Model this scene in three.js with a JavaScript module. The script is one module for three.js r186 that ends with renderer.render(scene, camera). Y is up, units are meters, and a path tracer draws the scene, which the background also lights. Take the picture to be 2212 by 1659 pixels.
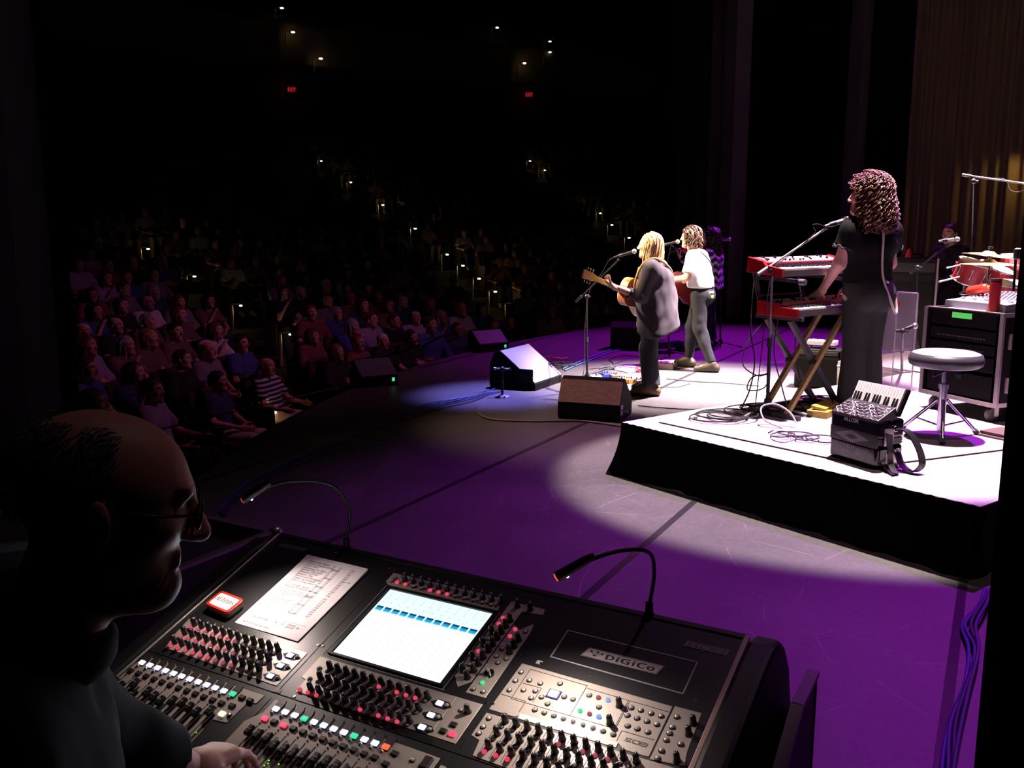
import * as THREE from 'three';
import { RoundedBoxGeometry } from 'three/addons/geometries/RoundedBoxGeometry.js';
import { mergeGeometries, mergeVertices } from 'three/addons/utils/BufferGeometryUtils.js';
import { FontLoader } from 'three/addons/loaders/FontLoader.js';
import { TextGeometry } from 'three/addons/geometries/TextGeometry.js';
import { RectAreaLightUniformsLib } from 'three/addons/lights/RectAreaLightUniformsLib.js';

// ---------------------------------------------------------------- camera, exposure, large lights
RectAreaLightUniformsLib.init();
const scene = new THREE.Scene();
scene.background = new THREE.Color(0x000000);
const F = 2000, CX = 1106, CY = 829.5, EYE = 1.68, PITCH = Math.atan(337.5 / F);   // lens in pixels, eye height, tilt
const camera = new THREE.PerspectiveCamera(2 * Math.atan(CY / F) * 180 / Math.PI, 2212 / 1659, 0.05, 200);
camera.position.set(0, EYE, 0);
camera.rotation.x = -PITCH;
scene.add(camera);
const renderer = new THREE.WebGLRenderer({ antialias: true });
renderer.toneMapping = THREE.LinearToneMapping;
renderer.toneMappingExposure = 1.0;
renderer.shadowMap.enabled = true;

const V = (x, y, z) => new THREE.Vector3(x, y, z);
// survey of the place: a sighted direction from the eye, at a distance or down to a level
const sight = (u, v) => { const a = (u - CX) / F, b = (CY - v) / F, c = Math.cos(PITCH), s = Math.sin(PITCH); return V(a, -s + b * c, -c - b * s); };
const at = (u, v, D) => sight(u, v).multiplyScalar(D).add(V(0, EYE, 0));
const gnd = (u, v, h = 0) => { const d = sight(u, v); return d.multiplyScalar((h - EYE) / d.y).add(V(0, EYE, 0)); };
const rgb = (r, g, b) => new THREE.Color().setRGB(r, g, b);

function stageSpot(name, pos, target, color, intensity, halfAngle, penumbra, size = 6) {
  const l = new THREE.SpotLight(color, intensity, 0, halfAngle * Math.PI / 180, penumbra, 2);
  l.name = name; l.position.copy(pos); l.target.position.copy(target); l.castShadow = true; l.shadow.radius = size;
  scene.add(l); scene.add(l.target); l.target.name = name + '_target';
  stageSpots.push([pos, target]);
  return l;
}
const stageSpots = [];
const VIOLET = rgb(0.58, 0.012, 0.98), BLUE = rgb(0.26, 0.22, 1.0);
// white special on the keyboard riser, with its sharp pool on the floor
stageSpot('riser_special', V(2.9, 8.2, -6.9), V(2.2, 0.0, -6.15), rgb(1.0, 0.80, 0.81), 900, 12.9, 0.07, 5);
// white specials on the singers
stageSpot('singer_special', V(4.9, 8.6, -9.9), V(1.95, 0.0, -10.0), rgb(1.0, 0.82, 0.88), 5600, 12.0, 0.85, 6);
stageSpot('singer_front', V(-7.5, 8.2, -10.6), V(1.9, 1.2, -10.2), rgb(1.0, 0.76, 0.54), 3000, 6.8, 0.4, 6);
stageSpot('front_of_house', V(-4.5, 9.0, -9.0), V(0.8, 0.0, -7.7), rgb(1.0, 0.6, 0.5), 300, 9, 1.0, 6);
stageSpot('drum_special', V(5.4, 8.6, -10.9), V(4.5, 0.9, -8.5), rgb(1.0, 0.8, 0.88), 4200, 8.5, 0.6, 6);
// blue special at the stage edge
stageSpot('blue_special', V(1.5, 8.2, -11.5), V(-0.15, 0.0, -9.35), BLUE, 1500, 6.2, 1.0, 6);
// violet washes
stageSpot('violet_wash', V(4.6, 8.6, -8.2), V(2.4, 0.0, -5.3), VIOLET, 400, 23, 1.0, 8);
stageSpot('violet_wash_back', V(6.2, 8.6, -15.8), V(3.2, 0.0, -13.0), VIOLET, 1400, 22, 0.9, 8);
stageSpot('added_dim_wash', V(3.0, 9.4, -3.8), V(1.3, 0.0, -3.8), rgb(1.0, 0.62, 0.76), 32, 27, 1.0, 8);  // added fill with no known fixture, stands for faint ambient and bounced light
stageSpot('added_house_spill', V(4.0, 8.0, -10.5), V(-2.6, 0.2, -12.4), rgb(0.8, 0.18, 0.6), 46, 28, 1.0, 8);  // added spot, stands for stage light spilling and bouncing onto the audience
// ---------------------------------------------------------------- helpers
let seed = 7;
const rnd = () => { seed = (seed * 1664525 + 1013904223) >>> 0; return seed / 4294967296; };
const rr = (a, b) => a + (b - a) * rnd();
const pick = (a) => a[Math.floor(rnd() * a.length)];
const names = {};
const numbered = (n) => { const k = names[n] = (names[n] ?? -1) + 1; return k ? n + '_' + String(k).padStart(3, '0') : n; };
const shade = (o) => { o.traverse((c) => { if (c.isMesh) { c.castShadow = true; c.receiveShadow = true; } }); return o; };
function tag(o, label, category, group) { o.userData.label = label; o.userData.category = category; if (group) o.userData.group = group; return o; }
function thing(name, label, category, pos = V(0, 0, 0), turn = 0, group) {
  const o = new THREE.Group(); o.name = numbered(name); o.position.copy(pos); o.rotation.y = turn; scene.add(o);
  return tag(o, label, category, group);
}
function mesh(name, geo, mat, parent = scene) {
  const g = Array.isArray(geo) ? merge(geo) : geo;
  const m = new THREE.Mesh(g, mat); m.name = parent === scene ? numbered(name) : name; m.castShadow = m.receiveShadow = true; parent.add(m); return m;
}
function struct(name, geo, mat, parent) { const m = mesh(name, geo, mat, parent); if (!parent) m.userData.kind = 'structure'; return m; }
function merge(list) {
  const anyColor = list.some((g) => g.attributes.color);
  return mergeGeometries(list.map((g0) => {
    let g = g0.index ? g0.toNonIndexed() : g0.clone();
    if (!g.attributes.normal) g.computeVertexNormals();
    const n = g.attributes.position.count;
    if (!g.attributes.uv) g.setAttribute('uv', new THREE.BufferAttribute(new Float32Array(n * 2), 2));
    if (anyColor && !g.attributes.color) g.setAttribute('color', new THREE.BufferAttribute(new Float32Array(n * 3).fill(1), 3));
    for (const k of Object.keys(g.attributes)) if (!['position', 'normal', 'uv', 'color'].includes(k)) g.deleteAttribute(k);
    if (!anyColor) g.deleteAttribute('color');
    g.morphAttributes = {}; g.clearGroups();
    return g;
  }), false);
}
const tint = (g0, c) => { const g = g0.index ? g0.toNonIndexed() : g0; const n = g.attributes.position.count, a = new Float32Array(n * 3); for (let i = 0; i < n; i++) a.set([c.r, c.g, c.b], i * 3); g.setAttribute('color', new THREE.BufferAttribute(a, 3)); return g; };
const bx = (w, h, d, x = 0, y = 0, z = 0) => new THREE.BoxGeometry(w, h, d).translate(x, y, z);
const rbx = (w, h, d, r, x = 0, y = 0, z = 0, s = 2) => new RoundedBoxGeometry(w, h, d, s, r).translate(x, y, z);
const cyl = (r1, r2, h, x = 0, y = 0, z = 0, n = 16) => new THREE.CylinderGeometry(r1, r2, h, n).translate(x, y, z);
const sph = (r, x = 0, y = 0, z = 0, n = 14) => new THREE.SphereGeometry(r, n, Math.max(6, n * 0.7 | 0)).translate(x, y, z);
function bar(a, b, r, r2 = r, n = 10) {            // a round bar from a to b
  const d = b.clone().sub(a), l = d.length();
  const g = new THREE.CylinderGeometry(r2, r, l, n).translate(0, l / 2, 0);
  return g.applyQuaternion(new THREE.Quaternion().setFromUnitVectors(V(0, 1, 0), d.normalize())).translate(a.x, a.y, a.z);
}
function beam(a, b, w, h) {                        // a square bar from a to b
  const d = b.clone().sub(a), l = d.length(), m = new THREE.Matrix4().lookAt(a, b, V(0, 1, 0)).setPosition(a.clone().add(b).multiplyScalar(0.5));
  return new THREE.BoxGeometry(w, h, l).applyMatrix4(m);
}
const tube = (pts, r, n = 6, seg) => new THREE.TubeGeometry(new THREE.CatmullRomCurve3(pts, false, 'centripetal'), seg ?? pts.length * 6, r, n, false);
const lathe = (pts, n = 24) => new THREE.LatheGeometry(pts.map(([x, y]) => new THREE.Vector2(x, y)), n);
function prism(poly, depth, bevel = 0, axis = 'z') { // outline in x,y, thickness along z, centred
  const s = new THREE.Shape(poly.map(([x, y]) => new THREE.Vector2(x, y)));
  return new THREE.ExtrudeGeometry(s, { depth: depth - 2 * bevel, bevelEnabled: bevel > 0, bevelSize: bevel, bevelThickness: bevel, bevelSegments: 2, curveSegments: 10 }).translate(0, 0, -depth / 2 + bevel);
}
const std = (color, roughness = 0.7, extra = {}) => new THREE.MeshStandardMaterial({ color, roughness, metalness: 0, ...extra });
const glow = (color, k = 1, base = 0x111111) => new THREE.MeshStandardMaterial({ color: base, roughness: 0.5, emissive: color, emissiveIntensity: k });
// noise
const hash3 = (x, y, z) => { let n = Math.imul(x, 374761393) ^ Math.imul(y, 668265263) ^ Math.imul(z, 2147483647 ^ 0x5bd1e995); n = Math.imul(n ^ (n >>> 13), 1274126177); return ((n ^ (n >>> 16)) >>> 0) / 4294967296; };
function vnoise(x, y, z) {
  const X = Math.floor(x), Y = Math.floor(y), Z = Math.floor(z); let u = x - X, v = y - Y, w = z - Z;
  u = u * u * (3 - 2 * u); v = v * v * (3 - 2 * v); w = w * w * (3 - 2 * w);
  const L = (a, b, t) => a + (b - a) * t, h = hash3;
  return L(L(L(h(X, Y, Z), h(X + 1, Y, Z), u), L(h(X, Y + 1, Z), h(X + 1, Y + 1, Z), u), v), L(L(h(X, Y, Z + 1), h(X + 1, Y, Z + 1), u), L(h(X, Y + 1, Z + 1), h(X + 1, Y + 1, Z + 1), u), v), w) * 2 - 1;
}
function noiseTexture(size, fn, srgb = true) {      // fn(u, v) -> [r, g, b] 0..255
  const d = new Uint8Array(size * size * 4);
  for (let j = 0; j < size; j++) for (let i = 0; i < size; i++) { const c = fn(i / size, j / size); const k = (j * size + i) * 4; d[k] = c[0]; d[k + 1] = c[1]; d[k + 2] = c[2]; d[k + 3] = 255; }
  const t = new THREE.DataTexture(d, size, size); t.wrapS = t.wrapT = THREE.RepeatWrapping; t.magFilter = THREE.LinearFilter; t.minFilter = THREE.LinearMipmapLinearFilter; t.generateMipmaps = true;
  if (srgb) t.colorSpace = THREE.SRGBColorSpace; t.needsUpdate = true; return t;
}
function canvasTexture(w, h, draw) { const c = document.createElement('canvas'); c.width = w; c.height = h; draw(c.getContext('2d'), w, h); const t = new THREE.CanvasTexture(c); t.colorSpace = THREE.SRGBColorSpace; return t; }

// ---------------------------------------------------------------- bodies: distance fields meshed into one surface
const smin = (a, b, k) => { const h = Math.max(k - Math.abs(a - b), 0) / k; return Math.min(a, b) - h * h * k * 0.25; };
function cone(a, b, ra, rb, k = 0.03, clip) {       // tapered capsule
  const bax = b.x - a.x, bay = b.y - a.y, baz = b.z - a.z, l2 = bax * bax + bay * bay + baz * baz + 1e-9, r = ra - rb, a2 = l2 - r * r, il2 = 1 / l2;
  const f = (px, py, pz) => {
    const x = px - a.x, y = py - a.y, z = pz - a.z, yy = x * bax + y * bay + z * baz, zz = yy - l2;
    const qx = x * l2 - bax * yy, qy = y * l2 - bay * yy, qz = z * l2 - baz * yy, xx = qx * qx + qy * qy + qz * qz;
    const y2 = yy * yy * l2, z2 = zz * zz * l2, kk = Math.sign(r) * r * r * xx;
    if (Math.sign(zz) * a2 * z2 > kk) return Math.sqrt(xx + z2) * il2 - rb;
    if (Math.sign(yy) * a2 * y2 < kk) return Math.sqrt(xx + y2) * il2 - ra;
    return (Math.sqrt(xx * a2 * il2) + yy * r) * il2 - ra;
  };
  return { f: clip ? (x, y, z) => Math.max(f(x, y, z), (x - clip.p.x) * clip.n.x + (y - clip.p.y) * clip.n.y + (z - clip.p.z) * clip.n.z) : f, k };
}
function ell(c, r, k = 0.03, q) {                   // ellipsoid, q turns it
  const qi = q ? q.clone().invert() : null, t = V(0, 0, 0);
  return { k, f: (x, y, z) => { x -= c.x; y -= c.y; z -= c.z; if (qi) { t.set(x, y, z).applyQuaternion(qi); x = t.x; y = t.y; z = t.z; }
    const k0 = Math.hypot(x / r.x, y / r.y, z / r.z), k1 = Math.hypot(x / (r.x * r.x), y / (r.y * r.y), z / (r.z * r.z)); return k0 < 1e-6 ? -Math.min(r.x, r.y, r.z) : k0 * (k0 - 1) / k1; } };
}
function field(prims) { return (x, y, z) => { let d = prims[0].f(x, y, z); for (let i = 1; i < prims.length; i++) { const p = prims[i], e = p.f(x, y, z); d = p.sub ? -smin(-d, e, p.k) : smin(d, e, p.k); } return d; }; }
function meshField(f, lo, hi, cell, color) {        // surface nets
  const nx = Math.ceil((hi.x - lo.x) / cell) + 2, ny = Math.ceil((hi.y - lo.y) / cell) + 2, nz = Math.ceil((hi.z - lo.z) / cell) + 2, S = new Float32Array(nx * ny * nz), B = 4;
  const X = (i) => lo.x + i * cell, Y = (j) => lo.y + j * cell, Z = (k) => lo.z + k * cell, lim = cell * (1.5 * 1.733 * 1.25 + 2);
  for (let k0 = 0; k0 < nz; k0 += B) for (let j0 = 0; j0 < ny; j0 += B) for (let i0 = 0; i0 < nx; i0 += B) {
    const c = f(X(i0 + 1.5), Y(j0 + 1.5), Z(k0 + 1.5)), far = Math.abs(c) > lim;
    for (let k = k0; k < Math.min(k0 + B, nz); k++) for (let j = j0; j < Math.min(j0 + B, ny); j++) for (let i = i0; i < Math.min(i0 + B, nx); i++) S[(k * ny + j) * nx + i] = far ? c : f(X(i), Y(j), Z(k));
  }
  const id = new Int32Array(nx * ny * nz).fill(-1), P = [], I = [], at3 = (i, j, k) => (k * ny + j) * nx + i;
  const E = [[0, 1], [0, 2], [0, 4], [1, 3], [1, 5], [2, 3], [2, 6], [3, 7], [4, 5], [4, 6], [5, 7], [6, 7]];
  for (let k = 0; k < nz - 1; k++) for (let j = 0; j < ny - 1; j++) for (let i = 0; i < nx - 1; i++) {
    let m = 0; const v = [];
    for (let c = 0; c < 8; c++) { const s = S[at3(i + (c & 1), j + (c >> 1 & 1), k + (c >> 2))]; v.push(s); if (s < 0) m |= 1 << c; }
    if (m === 0 || m === 255) continue;
    let x = 0, y = 0, z = 0, n = 0;
    for (const [a, b] of E) if ((v[a] < 0) !== (v[b] < 0)) { const t = v[a] / (v[a] - v[b]); x += (a & 1) + t * ((b & 1) - (a & 1)); y += (a >> 1 & 1) + t * ((b >> 1 & 1) - (a >> 1 & 1)); z += (a >> 2) + t * ((b >> 2) - (a >> 2)); n++; }
    id[at3(i, j, k)] = P.length / 3; P.push(X(i + x / n), Y(j + y / n), Z(k + z / n));
  }
  const quad = (a, b, c, d, flip) => { if (a < 0 || b < 0 || c < 0 || d < 0) return; flip ? I.push(a, c, b, a, d, c) : I.push(a, b, c, a, c, d); };
  for (let k = 1; k < nz - 1; k++) for (let j = 1; j < ny - 1; j++) for (let i = 1; i < nx - 1; i++) {
    const s = S[at3(i, j, k)] < 0;
    if (s !== S[at3(i + 1, j, k)] < 0) quad(id[at3(i, j - 1, k - 1)], id[at3(i, j, k - 1)], id[at3(i, j, k)], id[at3(i, j - 1, k)], !s);
    if (s !== S[at3(i, j + 1, k)] < 0) quad(id[at3(i - 1, j, k - 1)], id[at3(i - 1, j, k)], id[at3(i, j, k)], id[at3(i, j, k - 1)], !s);
    if (s !== S[at3(i, j, k + 1)] < 0) quad(id[at3(i - 1, j - 1, k)], id[at3(i, j - 1, k)], id[at3(i, j, k)], id[at3(i - 1, j, k)], !s);
  }
  const g = new THREE.BufferGeometry(); g.setAttribute('position', new THREE.Float32BufferAttribute(P, 3)); g.setIndex(I); g.computeVertexNormals();
  if (color) { const a = new Float32Array(P.length); for (let i = 0; i < P.length; i += 3) { const c = color(P[i], P[i + 1], P[i + 2]); a[i] = c[0]; a[i + 1] = c[1]; a[i + 2] = c[2]; } g.setAttribute('color', new THREE.BufferAttribute(a, 3)); }
  return g;
}
// joins indexed geometries and keeps them indexed (smooth, small)
function joinIndexed(list) {
  const anyColor = list.some((g) => g.attributes.color);
  return mergeGeometries(list.map((g0) => { const g = new THREE.BufferGeometry(); g.setIndex(g0.index); g.setAttribute('position', g0.attributes.position); g.setAttribute('normal', g0.attributes.normal);
    if (anyColor) g.setAttribute('color', g0.attributes.color ?? new THREE.BufferAttribute(new Float32Array(g0.attributes.position.count * 3).fill(1), 3)); return g; }), false);
}
const chrome = std(0xd8d8dc, 0.22, { metalness: 1 }), blackMetal = std(0x1a1a1c, 0.45, { metalness: 0.6 }), blackPlastic = std(0x101012, 0.5), rubber = std(0x0c0c0d, 0.85);
const matte = (color, roughness = 0.9) => new THREE.MeshPhysicalMaterial({ color, roughness, specularIntensity: 0.15 });
// ---------------------------------------------------------------- people
const headCache = {};
function headGeo(kind, cell) {                      // chin at y -0.115, crown +0.115, face towards +z, left ear +x
  const key = kind + cell; if (headCache[key]) return headCache[key];
  const fem = kind === 'f', old = kind === 'o', j = fem ? 0.9 : 1;
  const P = [ell(V(0, 0.034, -0.018), V(0.075, 0.082, 0.096)), ell(V(0, 0, 0.028), V(0.063, 0.088, 0.064), 0.04),
    cone(V(0, -0.05, 0.022), V(0, -0.09, 0.062), 0.05 * j, 0.026 * j, 0.035),
    cone(V(-0.045 * j, -0.055, 0.0), V(0, -0.095, 0.06), 0.022, 0.02, 0.03), cone(V(0.045 * j, -0.055, 0.0), V(0, -0.095, 0.06), 0.022, 0.02, 0.03),
    ell(V(0.038, -0.012, 0.058), V(0.024, 0.02, 0.024), 0.02), ell(V(-0.038, -0.012, 0.058), V(0.024, 0.02, 0.024), 0.02),
    cone(V(-0.034, 0.031, 0.079), V(0.034, 0.031, 0.079), fem ? 0.009 : 0.013, fem ? 0.009 : 0.013, 0.015)];
  for (const s of [-1, 1]) P.push({ ...ell(V(0.031 * s, 0.013, 0.1), V(0.017, 0.012, 0.018), 0.012), sub: true });
  P.push(cone(V(0, 0.026, 0.086), V(0, old ? -0.024 : -0.02, 0.112), 0.009, old ? 0.0138 : 0.0115, 0.012));
  for (const s of [-1, 1]) P.push(ell(V(0.0115 * s, -0.026, 0.1), V(0.009, 0.008, 0.012), 0.008), ell(V(0.031 * s, 0.012, 0.0765), V(0.0125, 0.0125, 0.0125), 0.003));
  P.push(cone(V(-0.017, -0.052, 0.086), V(0.017, -0.052, 0.086), 0.0065, 0.0065, 0.008), cone(V(-0.014, -0.0625, 0.086), V(0.014, -0.0625, 0.086), 0.0075, 0.0075, 0.006), ell(V(0, -0.093, 0.076), V(0.018, 0.016, 0.016), 0.02));
  for (const s of [-1, 1]) P.push(ell(V(0.08 * s, -0.002, -0.012), V(0.009, 0.031, 0.02), 0.008, new THREE.Quaternion().setFromEuler(new THREE.Euler(-0.15, 0.35 * s, 0))));
  P.push(cone(V(0, -0.045, -0.022), V(0, -0.18, -0.045), fem ? 0.046 : 0.054, fem ? 0.05 : 0.062, 0.03));
  if (old) P.push(ell(V(0, -0.105, 0.03), V(0.04, 0.022, 0.05), 0.03));
  const brow = fem ? 0.35 : 0.3;
  return headCache[key] = meshField(field(P), V(-0.11, -0.22, -0.14), V(0.11, 0.14, 0.15), cell, (x, y, z) => {
    const ax = Math.abs(x); let c = [1, 1, 1];
    const e = Math.hypot(ax - 0.031, y - 0.012, z - 0.0765);
    if (e < 0.0135 && z > 0.08) c = Math.hypot(ax - 0.031, y - 0.012) < 0.0058 ? [0.04, 0.03, 0.03] : [1.15, 1.2, 1.25];
    else if (z > 0.07 && ax < 0.021 && y < -0.047 && y > -0.069) c = [0.86, 0.5, 0.5];
    else if (z > 0.06 && y > 0.03 && y < 0.041 && ax > 0.012 && ax < 0.052) c = [brow, brow * 0.85, brow * 0.75];
    return c;
  });
}
const handCache = {};
function handGeo(curl, spread, thumb, cell) {       // right hand, wrist at origin, fingers +y, palm +z, thumb +x
  const key = [curl, spread, thumb, cell].join(); if (handCache[key]) return handCache[key];
  const K = [[0.028, 0.086, 0.072], [0.0095, 0.091, 0.08], [-0.0095, 0.087, 0.074], [-0.027, 0.077, 0.057]], P = [cone(V(0, -0.03, 0), V(0, 0.02, 0), 0.026, 0.027, 0.02)];
  K.forEach(([x, y, l], i) => {
    P.push(cone(V(x * 0.6, 0.015, 0), V(x, y, 0), 0.017, 0.0125, 0.018));
    let p = V(x, y, 0), a = (Array.isArray(curl) ? curl[i] : curl); const sp = spread * (1.5 - i) * 0.33; let ang = 0;
    [0.45, 0.31, 0.24].forEach((m, q) => { ang += a * [0.8, 1.1, 0.7][q]; const n = p.clone().add(V(Math.sin(sp) * Math.cos(ang), Math.cos(ang) * Math.cos(sp), Math.sin(ang)).multiplyScalar(l * m)); P.push(cone(p, n, 0.0095 - q * 0.001, 0.0085 - q * 0.001, 0.004)); p = n; });
  });
  let p = V(0.02, 0.018, 0.004), d = V(0.75, 0.62, 0.2 + thumb * 0.5).normalize();
  P.push(cone(V(0.008, 0.01, 0), V(0.024, 0.03, 0.006), 0.018, 0.015, 0.015));
  [0.042, 0.034, 0.026].forEach((l, q) => { const n = p.clone().add(d.clone().multiplyScalar(l)); P.push(cone(p, n, 0.0125 - q * 0.0018, 0.0112 - q * 0.0018, 0.005)); p = n; d = d.clone().add(V(-0.35 * thumb, 0.25, 0.3 * thumb)).normalize(); });
  return handCache[key] = meshField(field(P), V(-0.075, -0.07, -0.05), V(0.11, 0.19, 0.13), cell);
}
const basis = (x, y, z, o) => new THREE.Matrix4().makeBasis(x, y, z).setPosition(o);
function placeHand(wrist, dir, palm, side, o, cell) {
  let g = handGeo(o.curl ?? 0.35, o.spread ?? 0.12, o.thumb ?? 0.4, cell).clone();
  if (side < 0) { /* right */ } else { g.scale(-1, 1, 1); const ix = g.index.array; for (let i = 0; i < ix.length; i += 3) { const t = ix[i]; ix[i] = ix[i + 1]; ix[i + 1] = t; } g.computeVertexNormals(); }
  const y = dir.clone().normalize(), z = palm.clone().addScaledVector(y, -palm.dot(y)).normalize(), x = y.clone().cross(z);
  return g.scale(o.size ?? 1, o.size ?? 1, o.size ?? 1).applyMatrix4(basis(x, y, z, wrist));
}
const mix = (a, b, t) => a.clone().lerp(b, t);
// j: joints in the person's own frame (y up, +z ahead, +x to the left hand)
function torsoPrims(j, i, o = {}) {
  const lp = j.hipL.clone().sub(j.hipR).normalize(), lc = j.shL.clone().sub(j.shR).normalize(), b = o.bulk ?? 1, w = o.wide ?? 1, waist = mix(j.pel, j.chest, 0.45);
  const lw = mix(lp, lc, 0.5), P = [];
  for (const s of [1, -1]) {
    P.push(cone(j.pel.clone().addScaledVector(lp, 0.068 * s * w), waist.clone().addScaledVector(lw, 0.055 * s * w), 0.108 * b + i, (o.waist ?? 0.092) * b + i, 0.07));
    P.push(cone(waist.clone().addScaledVector(lw, 0.055 * s * w), j.chest.clone().addScaledVector(lc, 0.075 * s * w), (o.waist ?? 0.092) * b + i, 0.105 * b + i, 0.07));
    const sh = s > 0 ? j.shL : j.shR;
    P.push(cone(j.chest.clone().addScaledVector(lc, 0.06 * s), sh, 0.092 * b + i, 0.054 + i, 0.06));
    P.push(cone(j.neck, sh, 0.052 + i * 0.5, 0.05 + i * 0.8, 0.05));
  }
  return P;
}
function armPrims(j, s, i, o = {}) {
  const [a, b, c] = s > 0 ? [j.shL, j.elL, j.wrL] : [j.shR, j.elR, j.wrR], t = o.to ?? 2, f = o.arm ?? 1, P = [];
  const e1 = t < 1 ? mix(a, b, t) : b, d1 = b.clone().sub(a).normalize();
  P.push(cone(a, e1, 0.053 * f + i, (t < 1 ? 0.05 + (o.flare ?? 0) : 0.042 * f) + i, 0.04, t < 1 ? { p: e1, n: d1 } : null));
  if (t > 1) { const u = Math.min(t - 1, 1), e2 = mix(b, c, u), d2 = c.clone().sub(b).normalize(); P.push(cone(b, e2, 0.042 * f + i, (0.042 - 0.014 * u) * f + i, 0.03, u < 1 || o.cuff ? { p: e2, n: d2 } : null)); }
  return P;
}
function legPrims(j, s, i, o = {}) {
  const [a, b, c] = s > 0 ? [j.hipL, j.knL, j.anL] : [j.hipR, j.knR, j.anR], f = o.leg ?? 1, P = [cone(a, b, 0.09 * f + i, 0.06 * f + i, 0.05)];
  const d = c.clone().sub(b).normalize(), end = o.cut ? mix(b, c, o.cut) : c;
  P.push(cone(b, end, 0.058 * f + i + (o.flare ?? 0) * 0.3, 0.038 * f + i + (o.flare ?? 0), 0.04, o.cut ? { p: end, n: d } : null));
  if (!o.flare) P.push(ell(mix(b, c, 0.3).add(V(0, 0, -0.018)), V(0.045 + i, 0.11, 0.045 + i), 0.04));
  return P;
}
function footPrims(j, s, i) {
  const [an, toe] = s > 0 ? [j.anL, j.toL] : [j.anR, j.toR], d = toe.clone().sub(an); const heel = an.clone().addScaledVector(d.clone().setY(0).normalize(), -0.045); heel.y = an.y - 0.045;
  return [cone(heel, toe, 0.036 + i, 0.027 + i, 0.03), cone(an, mix(an, toe, 0.55), 0.038 + i, 0.032 + i, 0.03)];
}
function bounds(j, pad) { const b = new THREE.Box3(); for (const k in j) if (j[k].isVector3) b.expandByPoint(j[k]); return [b.min.clone().subScalar(pad), b.max.clone().addScalar(pad)]; }
function bodyGeo(j, o = {}) {
  const P = [...torsoPrims(j, 0, o), ...[1, -1].flatMap((s) => [...armPrims(j, s, 0, { arm: o.arm }), ...legPrims(j, s, 0, { leg: o.leg }), ...footPrims(j, s, 0)])];
  P.push(cone(j.neck, mix(j.neck, j.head, 0.45), 0.058, 0.05, 0.04));
  const [lo, hi] = bounds(j, 0.16), list = [meshField(field(P), lo, hi, o.cell ?? 0.013)];
  list.push(headGeo(o.kind ?? 'm', o.headCell ?? 0.0038).clone().scale(o.headSize ?? 1, o.headSize ?? 1, o.headSize ?? 1).applyMatrix4(headMatrix(j)));
  for (const s of [1, -1]) { const h = s > 0 ? o.handL : o.handR, el = s > 0 ? j.elL : j.elR, wr = s > 0 ? j.wrL : j.wrR; const d = wr.clone().sub(el).normalize(); list.push(placeHand(wr.clone().addScaledVector(d, 0.012), h?.dir ?? d, h?.palm ?? V(-s, 0, 0.2), s, h ?? {}, o.handCell ?? 0.0042)); }
  return joinIndexed(list);
}
function headMatrix(j) { const z = j.look.clone().normalize(), up = (j.headUp ?? V(0, 1, 0)).clone(), x = up.cross(z).normalize(), y = z.clone().cross(x); return basis(x, y, z, j.head); }
function garment(prims, lo, hi, cell, folds = 0.004, freq = 14, clips = []) {
  const f0 = field(prims);
  return meshField((x, y, z) => { let d = f0(x, y, z) + folds * (vnoise(x * freq, y * freq * 0.45, z * freq) + 0.5 * vnoise(x * freq * 2.3, y * freq * 0.9, z * freq * 2.3)); for (const c of clips) if (!c.r || Math.hypot(x - c.p.x, z - c.p.z) < c.r) d = Math.max(d, (x - c.p.x) * c.n.x + (y - c.p.y) * c.n.y + (z - c.p.z) * c.n.z); return d; }, lo, hi, cell);
}
// hair made of strands over a cap, in the head's frame
function strandGeo(strands, sides = 4) {
  const P = [], N = [], I = [];
  for (const { pts, r } of strands) {
    const n = pts.length, b0 = P.length / 3;
    for (let i = 0; i < n; i++) {
      const t = pts[Math.min(i + 1, n - 1)].clone().sub(pts[Math.max(i - 1, 0)]).normalize(), u = Math.abs(t.y) < 0.9 ? V(0, 1, 0).cross(t).normalize() : V(1, 0, 0).cross(t).normalize(), w = t.clone().cross(u), q = i / (n - 1), rad = r * (q < 0.85 ? 1 : (1 - q) / 0.15 * 0.9 + 0.1);
      for (let k = 0; k < sides; k++) { const a = k / sides * 2 * Math.PI, nx = u.clone().multiplyScalar(Math.cos(a)).addScaledVector(w, Math.sin(a)); P.push(pts[i].x + nx.x * rad, pts[i].y + nx.y * rad, pts[i].z + nx.z * rad); N.push(nx.x, nx.y, nx.z); }
    }
    for (let i = 0; i < n - 1; i++) for (let k = 0; k < sides; k++) { const a = b0 + i * sides + k, b = b0 + i * sides + (k + 1) % sides; I.push(a, b, a + sides, b, b + sides, a + sides); }
  }
  const g = new THREE.BufferGeometry(); g.setAttribute('position', new THREE.Float32BufferAttribute(P, 3)); g.setAttribute('normal', new THREE.Float32BufferAttribute(N, 3)); g.setIndex(I); return g;
}
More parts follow.
